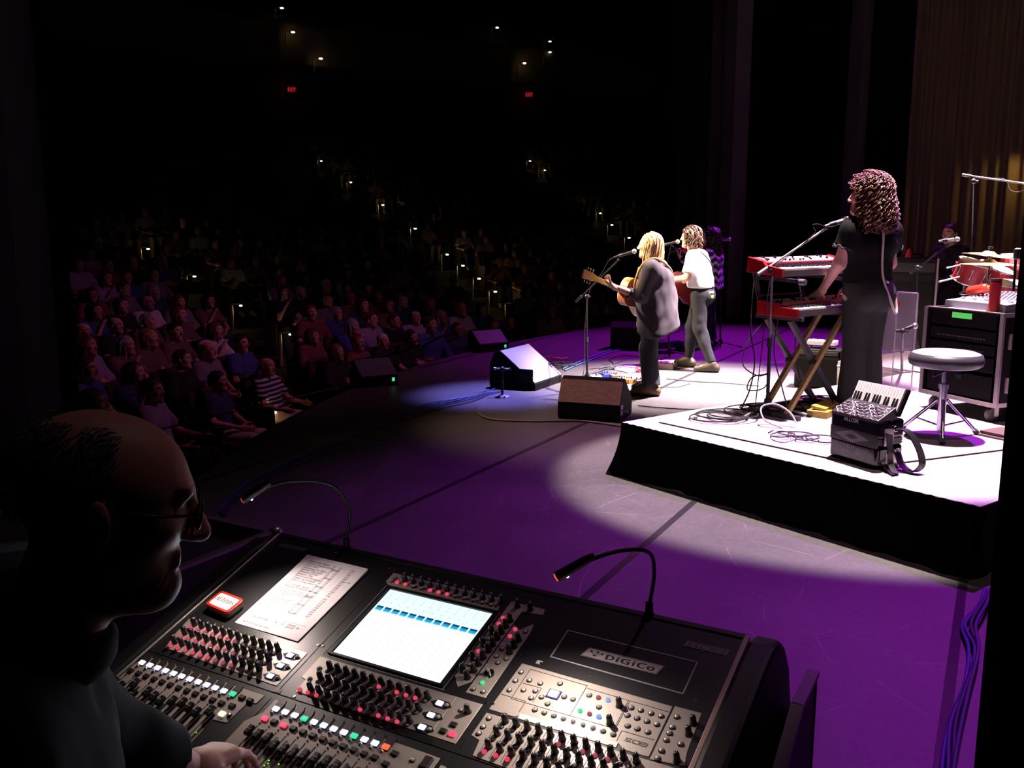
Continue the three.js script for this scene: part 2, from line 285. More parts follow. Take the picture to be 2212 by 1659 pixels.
function hairGeo(o) {
  const c = V(0, 0.036, -0.02), R = V(0.079, 0.087, 0.1).multiplyScalar(o.scale ?? 1), strands = [];
  let guard = 0;
  while (strands.length < o.n && guard++ < o.n * 30) {
    const y = rr(-0.75, 1), a = rr(0, 2 * Math.PI), s = Math.sqrt(1 - y * y), d = V(s * Math.cos(a), y, s * Math.sin(a));
    if (!o.root(d)) continue;
    const off = rr(0, o.puff ?? 0.02), len = rr(...o.len), steps = o.steps ?? 12, st = len / steps, ph = rr(0, 6.28), fr = rr(0.8, 1.2) * (o.freq ?? 0), pts = [];
    let p = c.clone().add(d.clone().multiply(R)); const flow = V(d.x + (d.x > 0 ? 0.25 : -0.25) * Math.max(0, d.z), 0, d.z > 0 ? d.z - 1.1 * (o.sweep ?? 1) : d.z - (o.back ?? 0.2)).normalize();
    for (let i = 0; i <= steps; i++) {
      const e = p.clone().sub(c), q = Math.hypot(e.x / (R.x + off), e.y / (R.y + off), e.z / (R.z + off));
      if (i && (q < 1 || p.y > c.y)) p = c.clone().add(e.multiplyScalar(1 / q));
      if (p.y < 0.055 && p.z > 0.03) p.z -= (p.z - 0.03) * 0.8;
      const am = (o.curl ?? 0) * Math.min(1, i / 3), w = fr * i * st * 6.28 + ph;
      pts.push(p.clone().add(V(Math.cos(w) * am, Math.sin(w * 0.9) * am * 0.4, Math.sin(w) * am)));
      const nrm = p.clone().sub(c).divide(R).normalize(), up = Math.max(0, (p.y - c.y) / R.y);
      const dir = flow.clone().multiplyScalar(up * 1.3 + (o.lift ?? 0)).add(V(0, -1 + up * 0.7, 0)).add(V(rr(-1, 1), rr(-0.4, 0.4), rr(-1, 1)).multiplyScalar(o.messy ?? 0.1));
      if (p.y > c.y) dir.addScaledVector(nrm, -dir.dot(nrm));
      p = p.clone().addScaledVector(dir.normalize(), st);
      if (o.floor && p.y < o.floor(p)) p.y += st * 0.7;
    }
    strands.push({ pts, r: rr(...o.r) });
  }
  const list = [strandGeo(strands, o.sides ?? 4)];
  const k = o.cap ?? 1.06, hairline = o.hairline ?? 0.055;
  list.push(meshField((x, y, z) => Math.max(ell(c, V(R.x * k, R.y * k, R.z * k)).f(x, y, z), (z - 0.045) - Math.max(0, y - hairline) * 3, o.capLow ? o.capLow - y : -0.06 - y - (z < -0.02 ? 0.04 : 0)), V(-0.13, -0.13, -0.16), V(0.13, 0.16, 0.13), 0.007));
  return joinIndexed(list);
}
const SKIN = (c) => new THREE.MeshPhysicalMaterial({ color: c, roughness: 0.55, vertexColors: true });
const skinFair = SKIN(rgb(0.62, 0.36, 0.26)), skinTan = SKIN(rgb(0.45, 0.24, 0.16)), skinRed = SKIN(rgb(0.58, 0.28, 0.2)), skinDeep = SKIN(rgb(0.2, 0.1, 0.065));
const cloth = (c, r = 0.9) => new THREE.MeshPhysicalMaterial({ color: c, roughness: r, specularIntensity: 0.3 });
const hairMat = (c, r = 0.45) => std(c, r);
// standing skeleton, height about 1.66 to the crown; override what the pose moves
function standing(over = {}, H = 1.66) {
  const k = H / 1.66, j = { pel: V(0, 0.9, 0), chest: V(0, 1.22, 0.0), neck: V(0, 1.37, -0.01), head: V(0, 1.545, 0.025), look: V(0, 0, 1),
    hipL: V(0.085, 0.86, 0), hipR: V(-0.085, 0.86, 0), knL: V(0.1, 0.48, 0.02), knR: V(-0.1, 0.48, 0.02), anL: V(0.1, 0.09, -0.02), anR: V(-0.1, 0.09, -0.02), toL: V(0.125, 0.03, 0.15), toR: V(-0.125, 0.03, 0.15),
    shL: V(0.165, 1.335, 0), shR: V(-0.165, 1.335, 0), elL: V(0.21, 1.06, -0.03), elR: V(-0.21, 1.06, -0.03), wrL: V(0.19, 0.85, 0.06), wrR: V(-0.19, 0.85, 0.06) };
  for (const n in j) if (n !== 'look') j[n].multiplyScalar(k);
  return Object.assign(j, over);
}
const heading = (fx, fz) => Math.atan2(fx, fz);
// ---------------------------------------------------------------- stage, house, drapes
const LC = V(12.69, 0, -5.95), LR = 14.84;                          // the stage lip is an arc about this centre
const S = V(0.467, 0, -0.884), SN = V(0.884, 0, 0.467);             // along the floor seams, across them
const floorTex = noiseTexture(1024, (u, v) => {
  let n = 0, a = 1, f = 6; for (let i = 0; i < 5; i++) { n += a * vnoise(u * f, v * f, 3.7 + i); a *= 0.55; f *= 2.1; }
  const grit = vnoise(u * 420, v * 420, 9.1); let k = 70 + n * 9 + grit * 7; return [k * 1.02, k * 0.98, k * 0.97];
});
{ // scuffs: straight fine scratches worn into the dance floor
  const d = floorTex.image.data; let q = 99; const r = () => { q = (q * 1103515245 + 12345) >>> 0; return q / 4294967296; };
  for (let i = 0; i < 170; i++) { let x = r() * 1024, y = r() * 1024; const a = r() * 6.28, l = 15 + r() * 90, b = 6 + r() * 24; for (let t = 0; t < l; t += 0.7) { const k = (((y + Math.sin(a) * t) & 1023) * 1024 + ((x + Math.cos(a + t * 0.002) * t) & 1023)) * 4; for (let c = 0; c < 3; c++) d[k + c] = Math.min(255, d[k + c] + b); } }
}
floorTex.repeat.set(0.22, 0.22);
const floorMat = new THREE.MeshStandardMaterial({ map: floorTex, roughness: 0.5, bumpMap: floorTex, bumpScale: 0.0008 });
{
  const top = new THREE.CircleGeometry(LR, 160).rotateX(-Math.PI / 2), p = top.attributes.position, uv = top.attributes.uv;
  for (let i = 0; i < p.count; i++) uv.setXY(i, p.getX(i), p.getZ(i));
  const side = new THREE.CylinderGeometry(LR, LR, 1.15, 160, 1, true).translate(0, -0.575, 0);
  const f = struct('floor', top.translate(LC.x, 0, LC.z), floorMat);
  mesh('stage_apron', side.translate(LC.x, -0.001, LC.z), std(0x0a0909, 0.8), f);
  mesh('under_deck', new THREE.CircleGeometry(LR, 80).rotateX(Math.PI / 2).translate(LC.x, -1.14, LC.z), std(0x0a0909, 0.9), f);
  const lip = new THREE.TorusGeometry(LR, 0.02, 6, 200).rotateX(Math.PI / 2).translate(LC.x, -0.012, LC.z); mesh('stage_nosing', lip, std(0x17120f, 0.6), f);
  const tape = std(rgb(0.022, 0.02, 0.022), 0.32);
  for (let k = -4; k <= 2; k++) { const d = -1.594 + 1.535 * k, c = SN.clone().multiplyScalar(d); mesh('floor_seam_tape', new THREE.BoxGeometry(0.04, 0.0024, 22).applyMatrix4(basis(SN, V(0, 1, 0), S.clone().negate(), c.addScaledVector(S, 10).setY(0.0012))), tape, f); }
}
// the raked house
const houseY = (dr) => { const d = Math.max(dr - 1, 0); return d < 12 ? -1.05 + 0.07 * d + 0.008 * d * d : -1.05 + 0.84 + 1.152 + 0.262 * (d - 12); };
const ROW = 0.95, row0 = 1.45;
const balcY = (dr) => 8.2 + 0.5 * (dr - 20);
const ring = (profile, mat, name) => { const g = new THREE.LatheGeometry(profile.map(([r, y]) => new THREE.Vector2(r, y)), 90, Math.PI * 0.93, Math.PI * 0.8).translate(LC.x, 0, LC.z); return struct(name, g, mat); };
{
  const carpet = std(rgb(0.018, 0.013, 0.012), 0.95), prof = [[LR - 0.1, -1.05]];
  for (let k = 0; k < 31; k++) { const dr = row0 - 0.5 + k * ROW, y = houseY(dr + 0.5); prof.push([LR + dr, prof[prof.length - 1][1]], [LR + dr, y]); }
  prof.push([LR + 31, prof[prof.length - 1][1]]);
  ring(prof, carpet, 'floor_house');
  const wallM = std(rgb(0.075, 0.05, 0.038), 0.9);
  ring([[LR + 30.6, 3], [LR + 30.6, 10.4], [LR + 31.2, 10.4], [LR + 31.2, 3]], wallM, 'wall_house_back');
  ring([[LR + 20, 7.35], [LR + 30.6, 9.7]], std(rgb(0.05, 0.038, 0.03), 0.9), 'ceiling_under_balcony');
  ring([[LR + 20.1, 7.35], [LR + 19.9, 7.4], [LR + 19.85, 8.6], [LR + 19.8, 8.75], [LR + 19.95, 8.8], [LR + 20.1, 8.6], [LR + 20.1, 7.35]], std(rgb(0.09, 0.062, 0.048), 0.85), 'wall_balcony_front');
  const bp = [[LR + 20.1, 8.1]]; for (let k = 0; k < 15; k++) { const dr = 20.6 + k * 0.95; bp.push([LR + dr, bp[bp.length - 1][1]], [LR + dr, balcY(dr + 0.2)]); }
  ring(bp, carpet, 'floor_balcony');
  ring([[LR + 35, 8], [LR + 35, 21]], wallM, 'wall_balcony_back');
  struct('ceiling', bx(70, 0.3, 80, -6, 21.2, -34), std(rgb(0.03, 0.026, 0.024), 0.95));
  // side wall of the house beyond the far proscenium
  const a = V(4.05, 0, -18.6), b = V(9.2, 0, -58);
  const wall = struct('wall_house_side', beam(a.clone().setY(9.5), b.clone().setY(9.5), 0.4, 24), wallM);
  for (let k = 0; k < 9; k++) { const p = mix(a, b, 0.04 + k * 0.1); mesh('wall_pilaster', bx(0.5, 20, 0.5, p.x, 9, p.z), std(rgb(0.085, 0.056, 0.042), 0.85), wall); }
}
// drapes: pleated cloth with two faces
function drapeGeo(a, b, y0, y1, pleat, amp, top = 0) {
  const L = a.distanceTo(b), n = Math.ceil(L / pleat * 10), x = b.clone().sub(a).normalize(), z = x.clone().cross(V(0, 1, 0)), P = [], I = [], UV = [], m = 10;
  for (let sgn = 0; sgn < 2; sgn++) for (let j = 0; j <= m; j++) for (let i = 0; i <= n; i++) { const t = i / n, ph = t * L / pleat * 6.283 + 0.9 * Math.sin(t * L * 1.7), w = amp * (0.75 + 0.25 * Math.sin(t * 23)) * (1 + 0.15 * Math.sin(j * 0.7 + t * 9)), o = Math.sin(ph) * w + Math.sin(ph * 0.5 + 1) * w * 0.4 + (sgn ? 0.006 : 0), p = a.clone().addScaledVector(x, t * L).addScaledVector(z, o); P.push(p.x, y0 + (y1 - y0) * j / m, p.z); UV.push(t * L, j / m * (y1 - y0)); }
  const N = (m + 1) * (n + 1); for (let s = 0; s < 2; s++) for (let j = 0; j < m; j++) for (let i = 0; i < n; i++) { const q = s * N + j * (n + 1) + i; s ? I.push(q, q + n + 1, q + 1, q + 1, q + n + 1, q + n + 2) : I.push(q, q + 1, q + n + 1, q + 1, q + n + 2, q + n + 1); }
  const g = new THREE.BufferGeometry(); g.setAttribute('position', new THREE.Float32BufferAttribute(P, 3)); g.setAttribute('uv', new THREE.Float32BufferAttribute(UV, 2)); g.setIndex(I); g.computeVertexNormals(); return g;
}
const velvet = matte(rgb(0.0035, 0.0033, 0.0042), 0.96);
const drape = (label, a, b, y0, y1, pleat, amp, mat = velvet) => tag(mesh('stage_curtain', drapeGeo(a, b, y0, y1, pleat, amp), mat), label, 'curtain', 'curtains around the stage');
drape('black curtain edge standing close at the right of the picture', V(1.27, 0, -2.34), V(4.6, 0, -1.6), 0.01, 9.8, 0.3, 0.035);
drape('dark curtain behind the sound engineer at the left of the picture', V(-3.35, 0, -4.9), V(-2.02, 0, -4.2), 0.02, 9.8, 0.32, 0.05);
drape('black wing curtain beside the far proscenium column', at(1592, 690, 18.4).setY(0), at(1815, 690, 17.2).setY(0), 0.02, 13, 0.34, 0.07);
drape('black wing curtain behind the keyboard player', at(1850, 690, 16.2).setY(0), at(1965, 690, 15.2).setY(0), 0.02, 13, 0.34, 0.07);
const goldCloth = new THREE.MeshStandardMaterial({ color: rgb(0.13, 0.085, 0.045), roughness: 0.9 });
drape('golden pleated backdrop curtain lit from above behind the drums', at(1946, 560, 14.6).setY(0), at(2290, 560, 12.8).setY(0), 0.02, 11, 0.19, 0.05, goldCloth);
struct('trim_1', bx(0.3, 13.5, 0.5, 0, 6.75, 0).rotateY(0.2).applyMatrix4(new THREE.Matrix4().setPosition(at(1572, 690, 17.9).setY(0))), std(rgb(0.16, 0.13, 0.14), 0.8));
struct('trim_2', bx(0.24, 13.5, 0.4, 0, 6.75, 0).rotateY(0.2).applyMatrix4(new THREE.Matrix4().setPosition(at(1828, 690, 16.6).setY(0))), std(rgb(0.10, 0.085, 0.09), 0.8));
struct('wall_stage_back', beam(V(4.3, 5, -19.4), V(24, 5, -9), 0.3, 20), std(0x060606, 0.95));
struct('wall_stage_wing', beam(V(-6, 5, 3.2), V(24, 5, 3.2), 0.3, 20), std(0x080808, 0.95));
struct('wall_house_near', beam(V(-2.1, 5, -4.05), V(-26, 5, -8.5), 0.3, 20), std(rgb(0.012, 0.011, 0.012), 0.95));
struct('wall_wing_left', beam(V(-2.25, 5, -4.0), V(-4.4, 5, 3.2), 0.3, 20), std(0x070708, 0.95));
struct('ceiling_stage', bx(32, 0.2, 26, 10, 10.4, -8), std(0x060606, 0.95));
struct('wall_proscenium_header', beam(V(-2.3, 12, -4.2), V(4.1, 12, -18.5), 0.4, 3.4), std(rgb(0.03, 0.024, 0.02), 0.95));
// lighting bar with one lantern for every stage light, the added dim wash and spill included
stageSpots.forEach(([p, t], i) => {
  const o = thing('stage_lantern', `black stage lantern out of view, throwing the ${['white pool on the riser', 'white light on the singers', 'warm front light from the house', 'faint warm light on the wedge', 'white light on the drums', 'blue pool at the stage edge', 'violet wash on the riser', 'violet wash behind the singers', 'added dim wash on the near floor', 'added violet spill on the audience'][i]}`, 'lantern', p.clone(), 0, 'stage lanterns');
  const d = t.clone().sub(p).normalize(), q = new THREE.Quaternion().setFromUnitVectors(V(0, -1, 0), d), put = (n, g, m) => mesh(n, g.applyQuaternion(q), m, o);
  put('housing', lathe([[0.12, 0.16], [0.15, 0.18], [0.15, 0.42], [0.09, 0.55], [0, 0.56]], 20), blackMetal);
  put('lens', cyl(0.115, 0.115, 0.01, 0, 0.17, 0, 24), glow(0xffffff, 2));
  mesh('yoke', merge([tube([V(-0.17, 0.25, 0), V(-0.18, 0.6, 0), V(0.18, 0.6, 0), V(0.17, 0.25, 0)], 0.012, 6), bar(V(0, 0.6, 0), V(0, 9.9 - p.y > 0.7 ? 10.3 - p.y : 0.9, 0), 0.02)]), blackMetal, o);
});
{ // golden wash of the backdrop comes from one lantern above it
  const p = at(2250, 330, 12.6), t = at(2110, 480, 13.9);
  stageSpot('backdrop_light', p, t, rgb(1.0, 0.62, 0.2), 1.3, 44, 0.9, 3);
  const o = thing('backdrop_lantern', 'small lantern beside the golden backdrop curtain', 'lantern', p.clone());
  mesh('housing', cyl(0.09, 0.1, 0.2, 0.12, 0.22, 0), blackMetal, o); mesh('lens', cyl(0.08, 0.08, 0.01, 0.1, 0.1, 0), glow(rgb(1, 0.7, 0.3), 1), o);
}
// ---------------------------------------------------------------- performers and the engineer
function guitarParts(parent, pos, neckDir, faceDir, o) { // body centre, direction of the neck, direction the top faces
  const x = neckDir.clone().normalize(), z = faceDir.clone().addScaledVector(x, -faceDir.dot(x)).normalize(), y = z.clone().cross(x), M = basis(x, y, z, pos);
  const half = [[-0.25, 0.0], [-0.247, 0.07], [-0.225, 0.14], [-0.17, 0.19], [-0.09, 0.195], [-0.02, 0.16], [0.035, 0.128], [0.09, 0.132], [0.15, 0.142], [0.205, 0.12], [0.238, 0.07], [0.243, 0.0]];
  const pts = [...half, ...half.slice(1, -1).reverse().map(([a, b]) => [a, -b])].map(([a, b]) => new THREE.Vector2(a, b));
  const sp = new THREE.SplineCurve([...pts, pts[0]]).getPoints(70).map((p) => [p.x, p.y]);
  const put = (n, g, m) => mesh(n, g.applyMatrix4(M), m, parent);
  put('body', prism(sp, o.depth, 0.004), o.side);
  put('soundboard', prism(sp.map(([a, b]) => [a * 0.985, b * 0.98]), 0.004).translate(0, 0, o.depth / 2 + 0.001), o.top);
  put('binding', new THREE.TubeGeometry(new THREE.CatmullRomCurve3(sp.map(([a, b]) => V(a, b, o.depth / 2)), true), 90, 0.004, 5, true), o.binding);
  put('soundhole', cyl(0.05, 0.05, 0.003, 0, 0, 0, 24).rotateX(Math.PI / 2).translate(0.07, 0, o.depth / 2 + 0.003), std(0x0a0705, 0.9));
  put('bridge', rbx(0.03, 0.15, 0.01, 0.004, -0.11, 0, o.depth / 2 + 0.006), std(0x120a06, 0.5));
  put('neck', merge([rbx(0.42, 0.05, 0.02, 0.008, 0.43, 0, o.depth / 2 + 0.002)]), o.neck);
  put('fretboard', merge([bx(0.46, 0.052, 0.006, 0.41, 0, o.depth / 2 + 0.014), ...[...Array(14).keys()].map((i) => bx(0.002, 0.052, 0.0015, 0.63 - 0.62 * (1 - Math.pow(0.944, i)), 0, o.depth / 2 + 0.0178))]), std(0x150c08, 0.6));
  put('headstock', prism([[0.62, -0.026], [0.66, -0.037], [0.8, -0.042], [0.8, 0.042], [0.66, 0.037], [0.62, 0.026]], 0.016, 0.002).translate(0, 0, o.depth / 2 + 0.002), o.head ?? o.neck);
  for (let i = 0; i < 6; i++) put('tuner', merge([cyl(0.005, 0.005, 0.03, 0, 0, 0, 8).translate(0, (i % 2 ? 1 : -1) * 0.05, 0), rbx(0.016, 0.014, 0.008, 0.003, 0, (i % 2 ? 1 : -1) * 0.068, 0)]).translate(0.68 + 0.04 * (i >> 1), 0, o.depth / 2 - 0.002), chrome);
  put('strings', merge([...Array(6).keys()].map((i) => bx(0.74, 0.0016, 0.0016, 0.26, (i - 2.5) * 0.0075, o.depth / 2 + 0.021))), chrome);
}

function shoePair(o, j, mat, sole) {
  for (const s of [1, -1]) {
    const P = field(footPrims(j, s, 0.016)), Q = field(footPrims(j, s, 0.021)), lo = s > 0 ? j.anL : j.anR, to = s > 0 ? j.toL : j.toR, b = new THREE.Box3().setFromPoints([lo, to]).expandByScalar(0.13);
    const base = (s > 0 ? j.toL : j.toR).y - 0.034, up = mesh('shoe', meshField((x, y, z) => Math.max(P(x, y, z), base + 0.012 - y, y - lo.y - 0.03), b.min, b.max, 0.008), mat, o);
    mesh('sole', meshField((x, y, z) => Math.max(Q(x, y, z), base - 0.004 - y, y - base - 0.016), b.min, b.max, 0.007), sole, up);
  }
}
// singer with the acoustic guitar
{
  const o = thing('person', 'blond long-haired singer in an untucked dark grey shirt playing an acoustic guitar', 'person', V(1.42, 0.007, -9.33), heading(-0.93, -0.37), 'musicians on stage');
  const j = standing({ pel: V(0, 0.9, -0.03), chest: V(0, 1.17, -0.03), neck: V(0, 1.315, 0.0), head: V(0, 1.49, 0.055), look: V(-0.02, 0.02, 1),
    shL: V(0.175, 1.27, -0.02), shR: V(-0.175, 1.27, -0.02), elL: V(0.27, 1.01, 0.07), wrL: V(0.345, 1.1, 0.31), elR: V(-0.29, 1.05, -0.02), wrR: V(-0.16, 1.0, 0.28),
    hipL: V(0.09, 0.84, -0.02), hipR: V(-0.09, 0.84, -0.02), knL: V(0.1, 0.46, 0.01), knR: V(-0.11, 0.46, 0.07), anL: V(0.1, 0.09, -0.03), anR: V(-0.12, 0.09, 0.04), toL: V(0.12, 0.032, 0.14), toR: V(-0.15, 0.032, 0.2) });
  mesh('body', bodyGeo(j, { kind: 'f', bulk: 1.1, handL: { dir: V(-0.2, 0.55, 0.8), palm: V(-0.2, 0.85, -0.5), curl: 0.85, thumb: 0.7 }, handR: { dir: V(0.6, -0.35, 0.5), palm: V(0.1, -0.1, -1), curl: 0.45 } }), skinFair, o);
  const [lo, hi] = bounds(j, 0.28);
  const shirt = [...torsoPrims(j, 0.03, { bulk: 1.14, waist: 0.112 }), cone(V(0.05, 1.0, -0.02), V(0.06, 0.63, -0.05), 0.16, 0.195, 0.09), cone(V(-0.05, 1.0, -0.02), V(-0.06, 0.63, -0.05), 0.16, 0.195, 0.09), cone(V(0, 0.95, -0.09), V(0, 0.72, -0.12), 0.1, 0.14, 0.08),
    ...armPrims(j, 1, 0.022, { to: 1.45, cuff: 1 }), ...armPrims(j, -1, 0.022, { to: 1.45, cuff: 1 })];
  const f0 = field(shirt);
  mesh('shirt', meshField((x, y, z) => Math.max(f0(x, y, z) + 0.014 * vnoise(x * 8 + 3 + y * 5, y * 5, z * 8) + 0.007 * vnoise(x * 20, y * 9 + x * 8, z * 20), 0.64 + 0.05 * Math.cos(Math.atan2(x, z + 0.05) * 2) - y, Math.hypot(x, z - 0.02) < 0.085 ? y - 1.335 : -1), lo, hi, 0.011), cloth(rgb(0.075, 0.062, 0.072)), o);
  mesh('collar', new THREE.TorusGeometry(0.072, 0.016, 8, 24).scale(1, 1, 1.6).rotateX(Math.PI / 2 - 0.25).translate(0, 1.34, 0.0), cloth(rgb(0.065, 0.055, 0.065)), o);
  mesh('jeans', garment([...legPrims(j, 1, 0.018, { leg: 1.05, cut: 0.97, flare: 0.03 }), ...legPrims(j, -1, 0.018, { leg: 1.05, cut: 0.97, flare: 0.03 }), cone(V(0.06, 0.88, -0.03), V(-0.06, 0.88, -0.03), 0.13, 0.13)], lo, hi, 0.011, 0.007, 13, [{ p: V(0, 0.98, 0), n: V(0, 1, 0) }]), cloth(rgb(0.03, 0.032, 0.042)), o);
  shoePair(o, j, std(rgb(0.1, 0.05, 0.018), 0.4), std(0x0b0a09, 0.8));
  mesh('hair', hairGeo({ n: 420, root: (d) => d.y > -0.15 && (d.z < 0.55 || d.y > 0.6), len: [0.24, 0.38], r: [0.004, 0.0065], puff: 0.022, curl: 0.007, freq: 4, back: 0.35, messy: 0.1, floor: (p) => -0.3 }).applyMatrix4(headMatrix(j)), hairMat(rgb(0.82, 0.58, 0.3), 0.4), o);
  mesh('guitar_strap', tube([V(-0.05, 0.98, 0.2), V(0.1, 1.15, 0.16), V(0.13, 1.33, 0.07), V(0.1, 1.375, -0.03), V(-0.03, 1.25, -0.17), V(-0.2, 1.02, -0.12), V(-0.24, 0.93, 0.1)], 0.012, 6), std(rgb(0.42, 0.24, 0.09), 0.7), o);
  const g = thing('acoustic_guitar', 'amber acoustic guitar held by the blond singer', 'guitar', o.position.clone(), o.rotation.y);
  guitarParts(g, V(-0.17, 0.985, 0.2), V(0.841, 0.3, 0.42), V(-0.42, 0.1, 0.86), { depth: 0.1, side: std(rgb(0.34, 0.12, 0.03), 0.28), top: std(rgb(0.62, 0.36, 0.12), 0.3), binding: std(0xe8dcc0, 0.5), neck: std(rgb(0.42, 0.22, 0.06), 0.4), head: std(rgb(0.55, 0.3, 0.06), 0.35) });
}
// musician in white
{
  const o = thing('person', 'dark-haired musician in a white shirt and grey jeans standing with legs apart', 'person', at(1502, 797, 11.15).setY(0.007), heading(-0.88, -0.47), 'musicians on stage');
  const j = standing({ pel: V(0, 0.93, -0.05), chest: V(0, 1.23, 0.01), neck: V(0, 1.38, 0.05), head: V(0, 1.555, 0.115), look: V(-0.05, 0.02, 1), shL: V(0.17, 1.335, 0.02), shR: V(-0.17, 1.335, 0.03),
    elL: V(0.25, 1.1, 0.06), wrL: V(0.2, 1.06, 0.31), elR: V(-0.28, 1.1, 0.0), wrR: V(-0.1, 1.02, 0.28), hipL: V(0.09, 0.88, -0.05), hipR: V(-0.09, 0.88, -0.03),
    knL: V(0.12, 0.49, -0.07), anL: V(0.14, 0.09, -0.24), toL: V(0.19, 0.032, -0.08), knR: V(-0.13, 0.49, 0.1), anR: V(-0.15, 0.09, 0.13), toR: V(-0.19, 0.032, 0.29) });
  mesh('body', bodyGeo(j, { kind: 'm', handL: { dir: V(-0.4, 0.4, 0.5), palm: V(-0.6, 0.3, -0.5), curl: 0.7, thumb: 0.8 }, handR: { dir: V(0.5, -0.4, 0.4), palm: V(0.1, 0, -1), curl: 0.5 } }), skinFair, o);
  const [lo, hi] = bounds(j, 0.2);
  mesh('shirt', garment([...torsoPrims(j, 0.022, { bulk: 1.04, waist: 0.1 }), ...armPrims(j, 1, 0.02, { to: 0.8, flare: 0.012 }), ...armPrims(j, -1, 0.02, { to: 0.8, flare: 0.012 })], lo, hi, 0.011, 0.006, 11, [{ p: V(0, 0.975, 0), n: V(0, -1, 0) }, { p: V(0, 1.405, 0.05), n: V(0, 1, -0.25).normalize(), r: 0.09 }]), cloth(rgb(0.75, 0.74, 0.7)), o);
  mesh('jeans', garment([...legPrims(j, 1, 0.014, { cut: 0.96, leg: 1.04 }), ...legPrims(j, -1, 0.014, { cut: 0.96, leg: 1.04 }), cone(V(0.065, 0.93, -0.05), V(-0.065, 0.93, -0.05), 0.12, 0.12), ell(V(0.07, 0.87, -0.12), V(0.09, 0.1, 0.08)), ell(V(-0.07, 0.87, -0.11), V(0.09, 0.1, 0.08))], lo, hi, 0.011, 0.006, 15, [{ p: V(0, 1.0, 0), n: V(0, 1, 0) }]), cloth(rgb(0.017, 0.017, 0.021)), o);
  mesh('belt', new THREE.TorusGeometry(0.155, 0.015, 8, 36).scale(1.06, 0.78, 1.5).rotateX(Math.PI / 2).translate(0, 0.985, -0.045), std(0x0d0b0a, 0.5), o);
  mesh('pocket_patch', rbx(0.035, 0.028, 0.006, 0.002).rotateY(2.5).translate(0.1, 0.88, -0.205), std(rgb(0.75, 0.65, 0.06), 0.7), o);
  mesh('pocket_flap', rbx(0.07, 0.022, 0.006, 0.002).rotateY(2.5).translate(0.1, 0.93, -0.19), cloth(rgb(0.5, 0.48, 0.46)), o);
  shoePair(o, j, std(rgb(0.045, 0.03, 0.018), 0.45), std(0x0b0a09, 0.8));
  mesh('hair', hairGeo({ n: 260, root: (d) => d.y > -0.35 && (d.z < 0.45 || d.y > 0.55), len: [0.09, 0.17], r: [0.005, 0.008], puff: 0.026, curl: 0.012, freq: 8, messy: 0.35, back: 0.3, steps: 9 }).applyMatrix4(headMatrix(j)), hairMat(rgb(0.07, 0.035, 0.02), 0.38), o);
  mesh('guitar_strap', tube([V(0.12, 1.1, 0.16), V(0.13, 1.36, 0.1), V(0.09, 1.41, 0.01), V(0, 1.3, -0.12), V(-0.14, 1.12, -0.13), V(-0.2, 1.0, 0.02)], 0.008, 6), std(0x0c0c0c, 0.7), o);
  const g = thing('electric_guitar', 'dark red guitar held by the musician in the white shirt', 'guitar', o.position.clone(), o.rotation.y);
  guitarParts(g, V(-0.2, 0.97, 0.22), V(0.841, 0.25, 0.4), V(-0.4, 0.1, 0.86), { depth: 0.06, side: std(rgb(0.12, 0.01, 0.012), 0.25), top: std(rgb(0.25, 0.02, 0.02), 0.25), binding: std(0xb0a080, 0.5), neck: std(rgb(0.2, 0.1, 0.05), 0.4) });
}
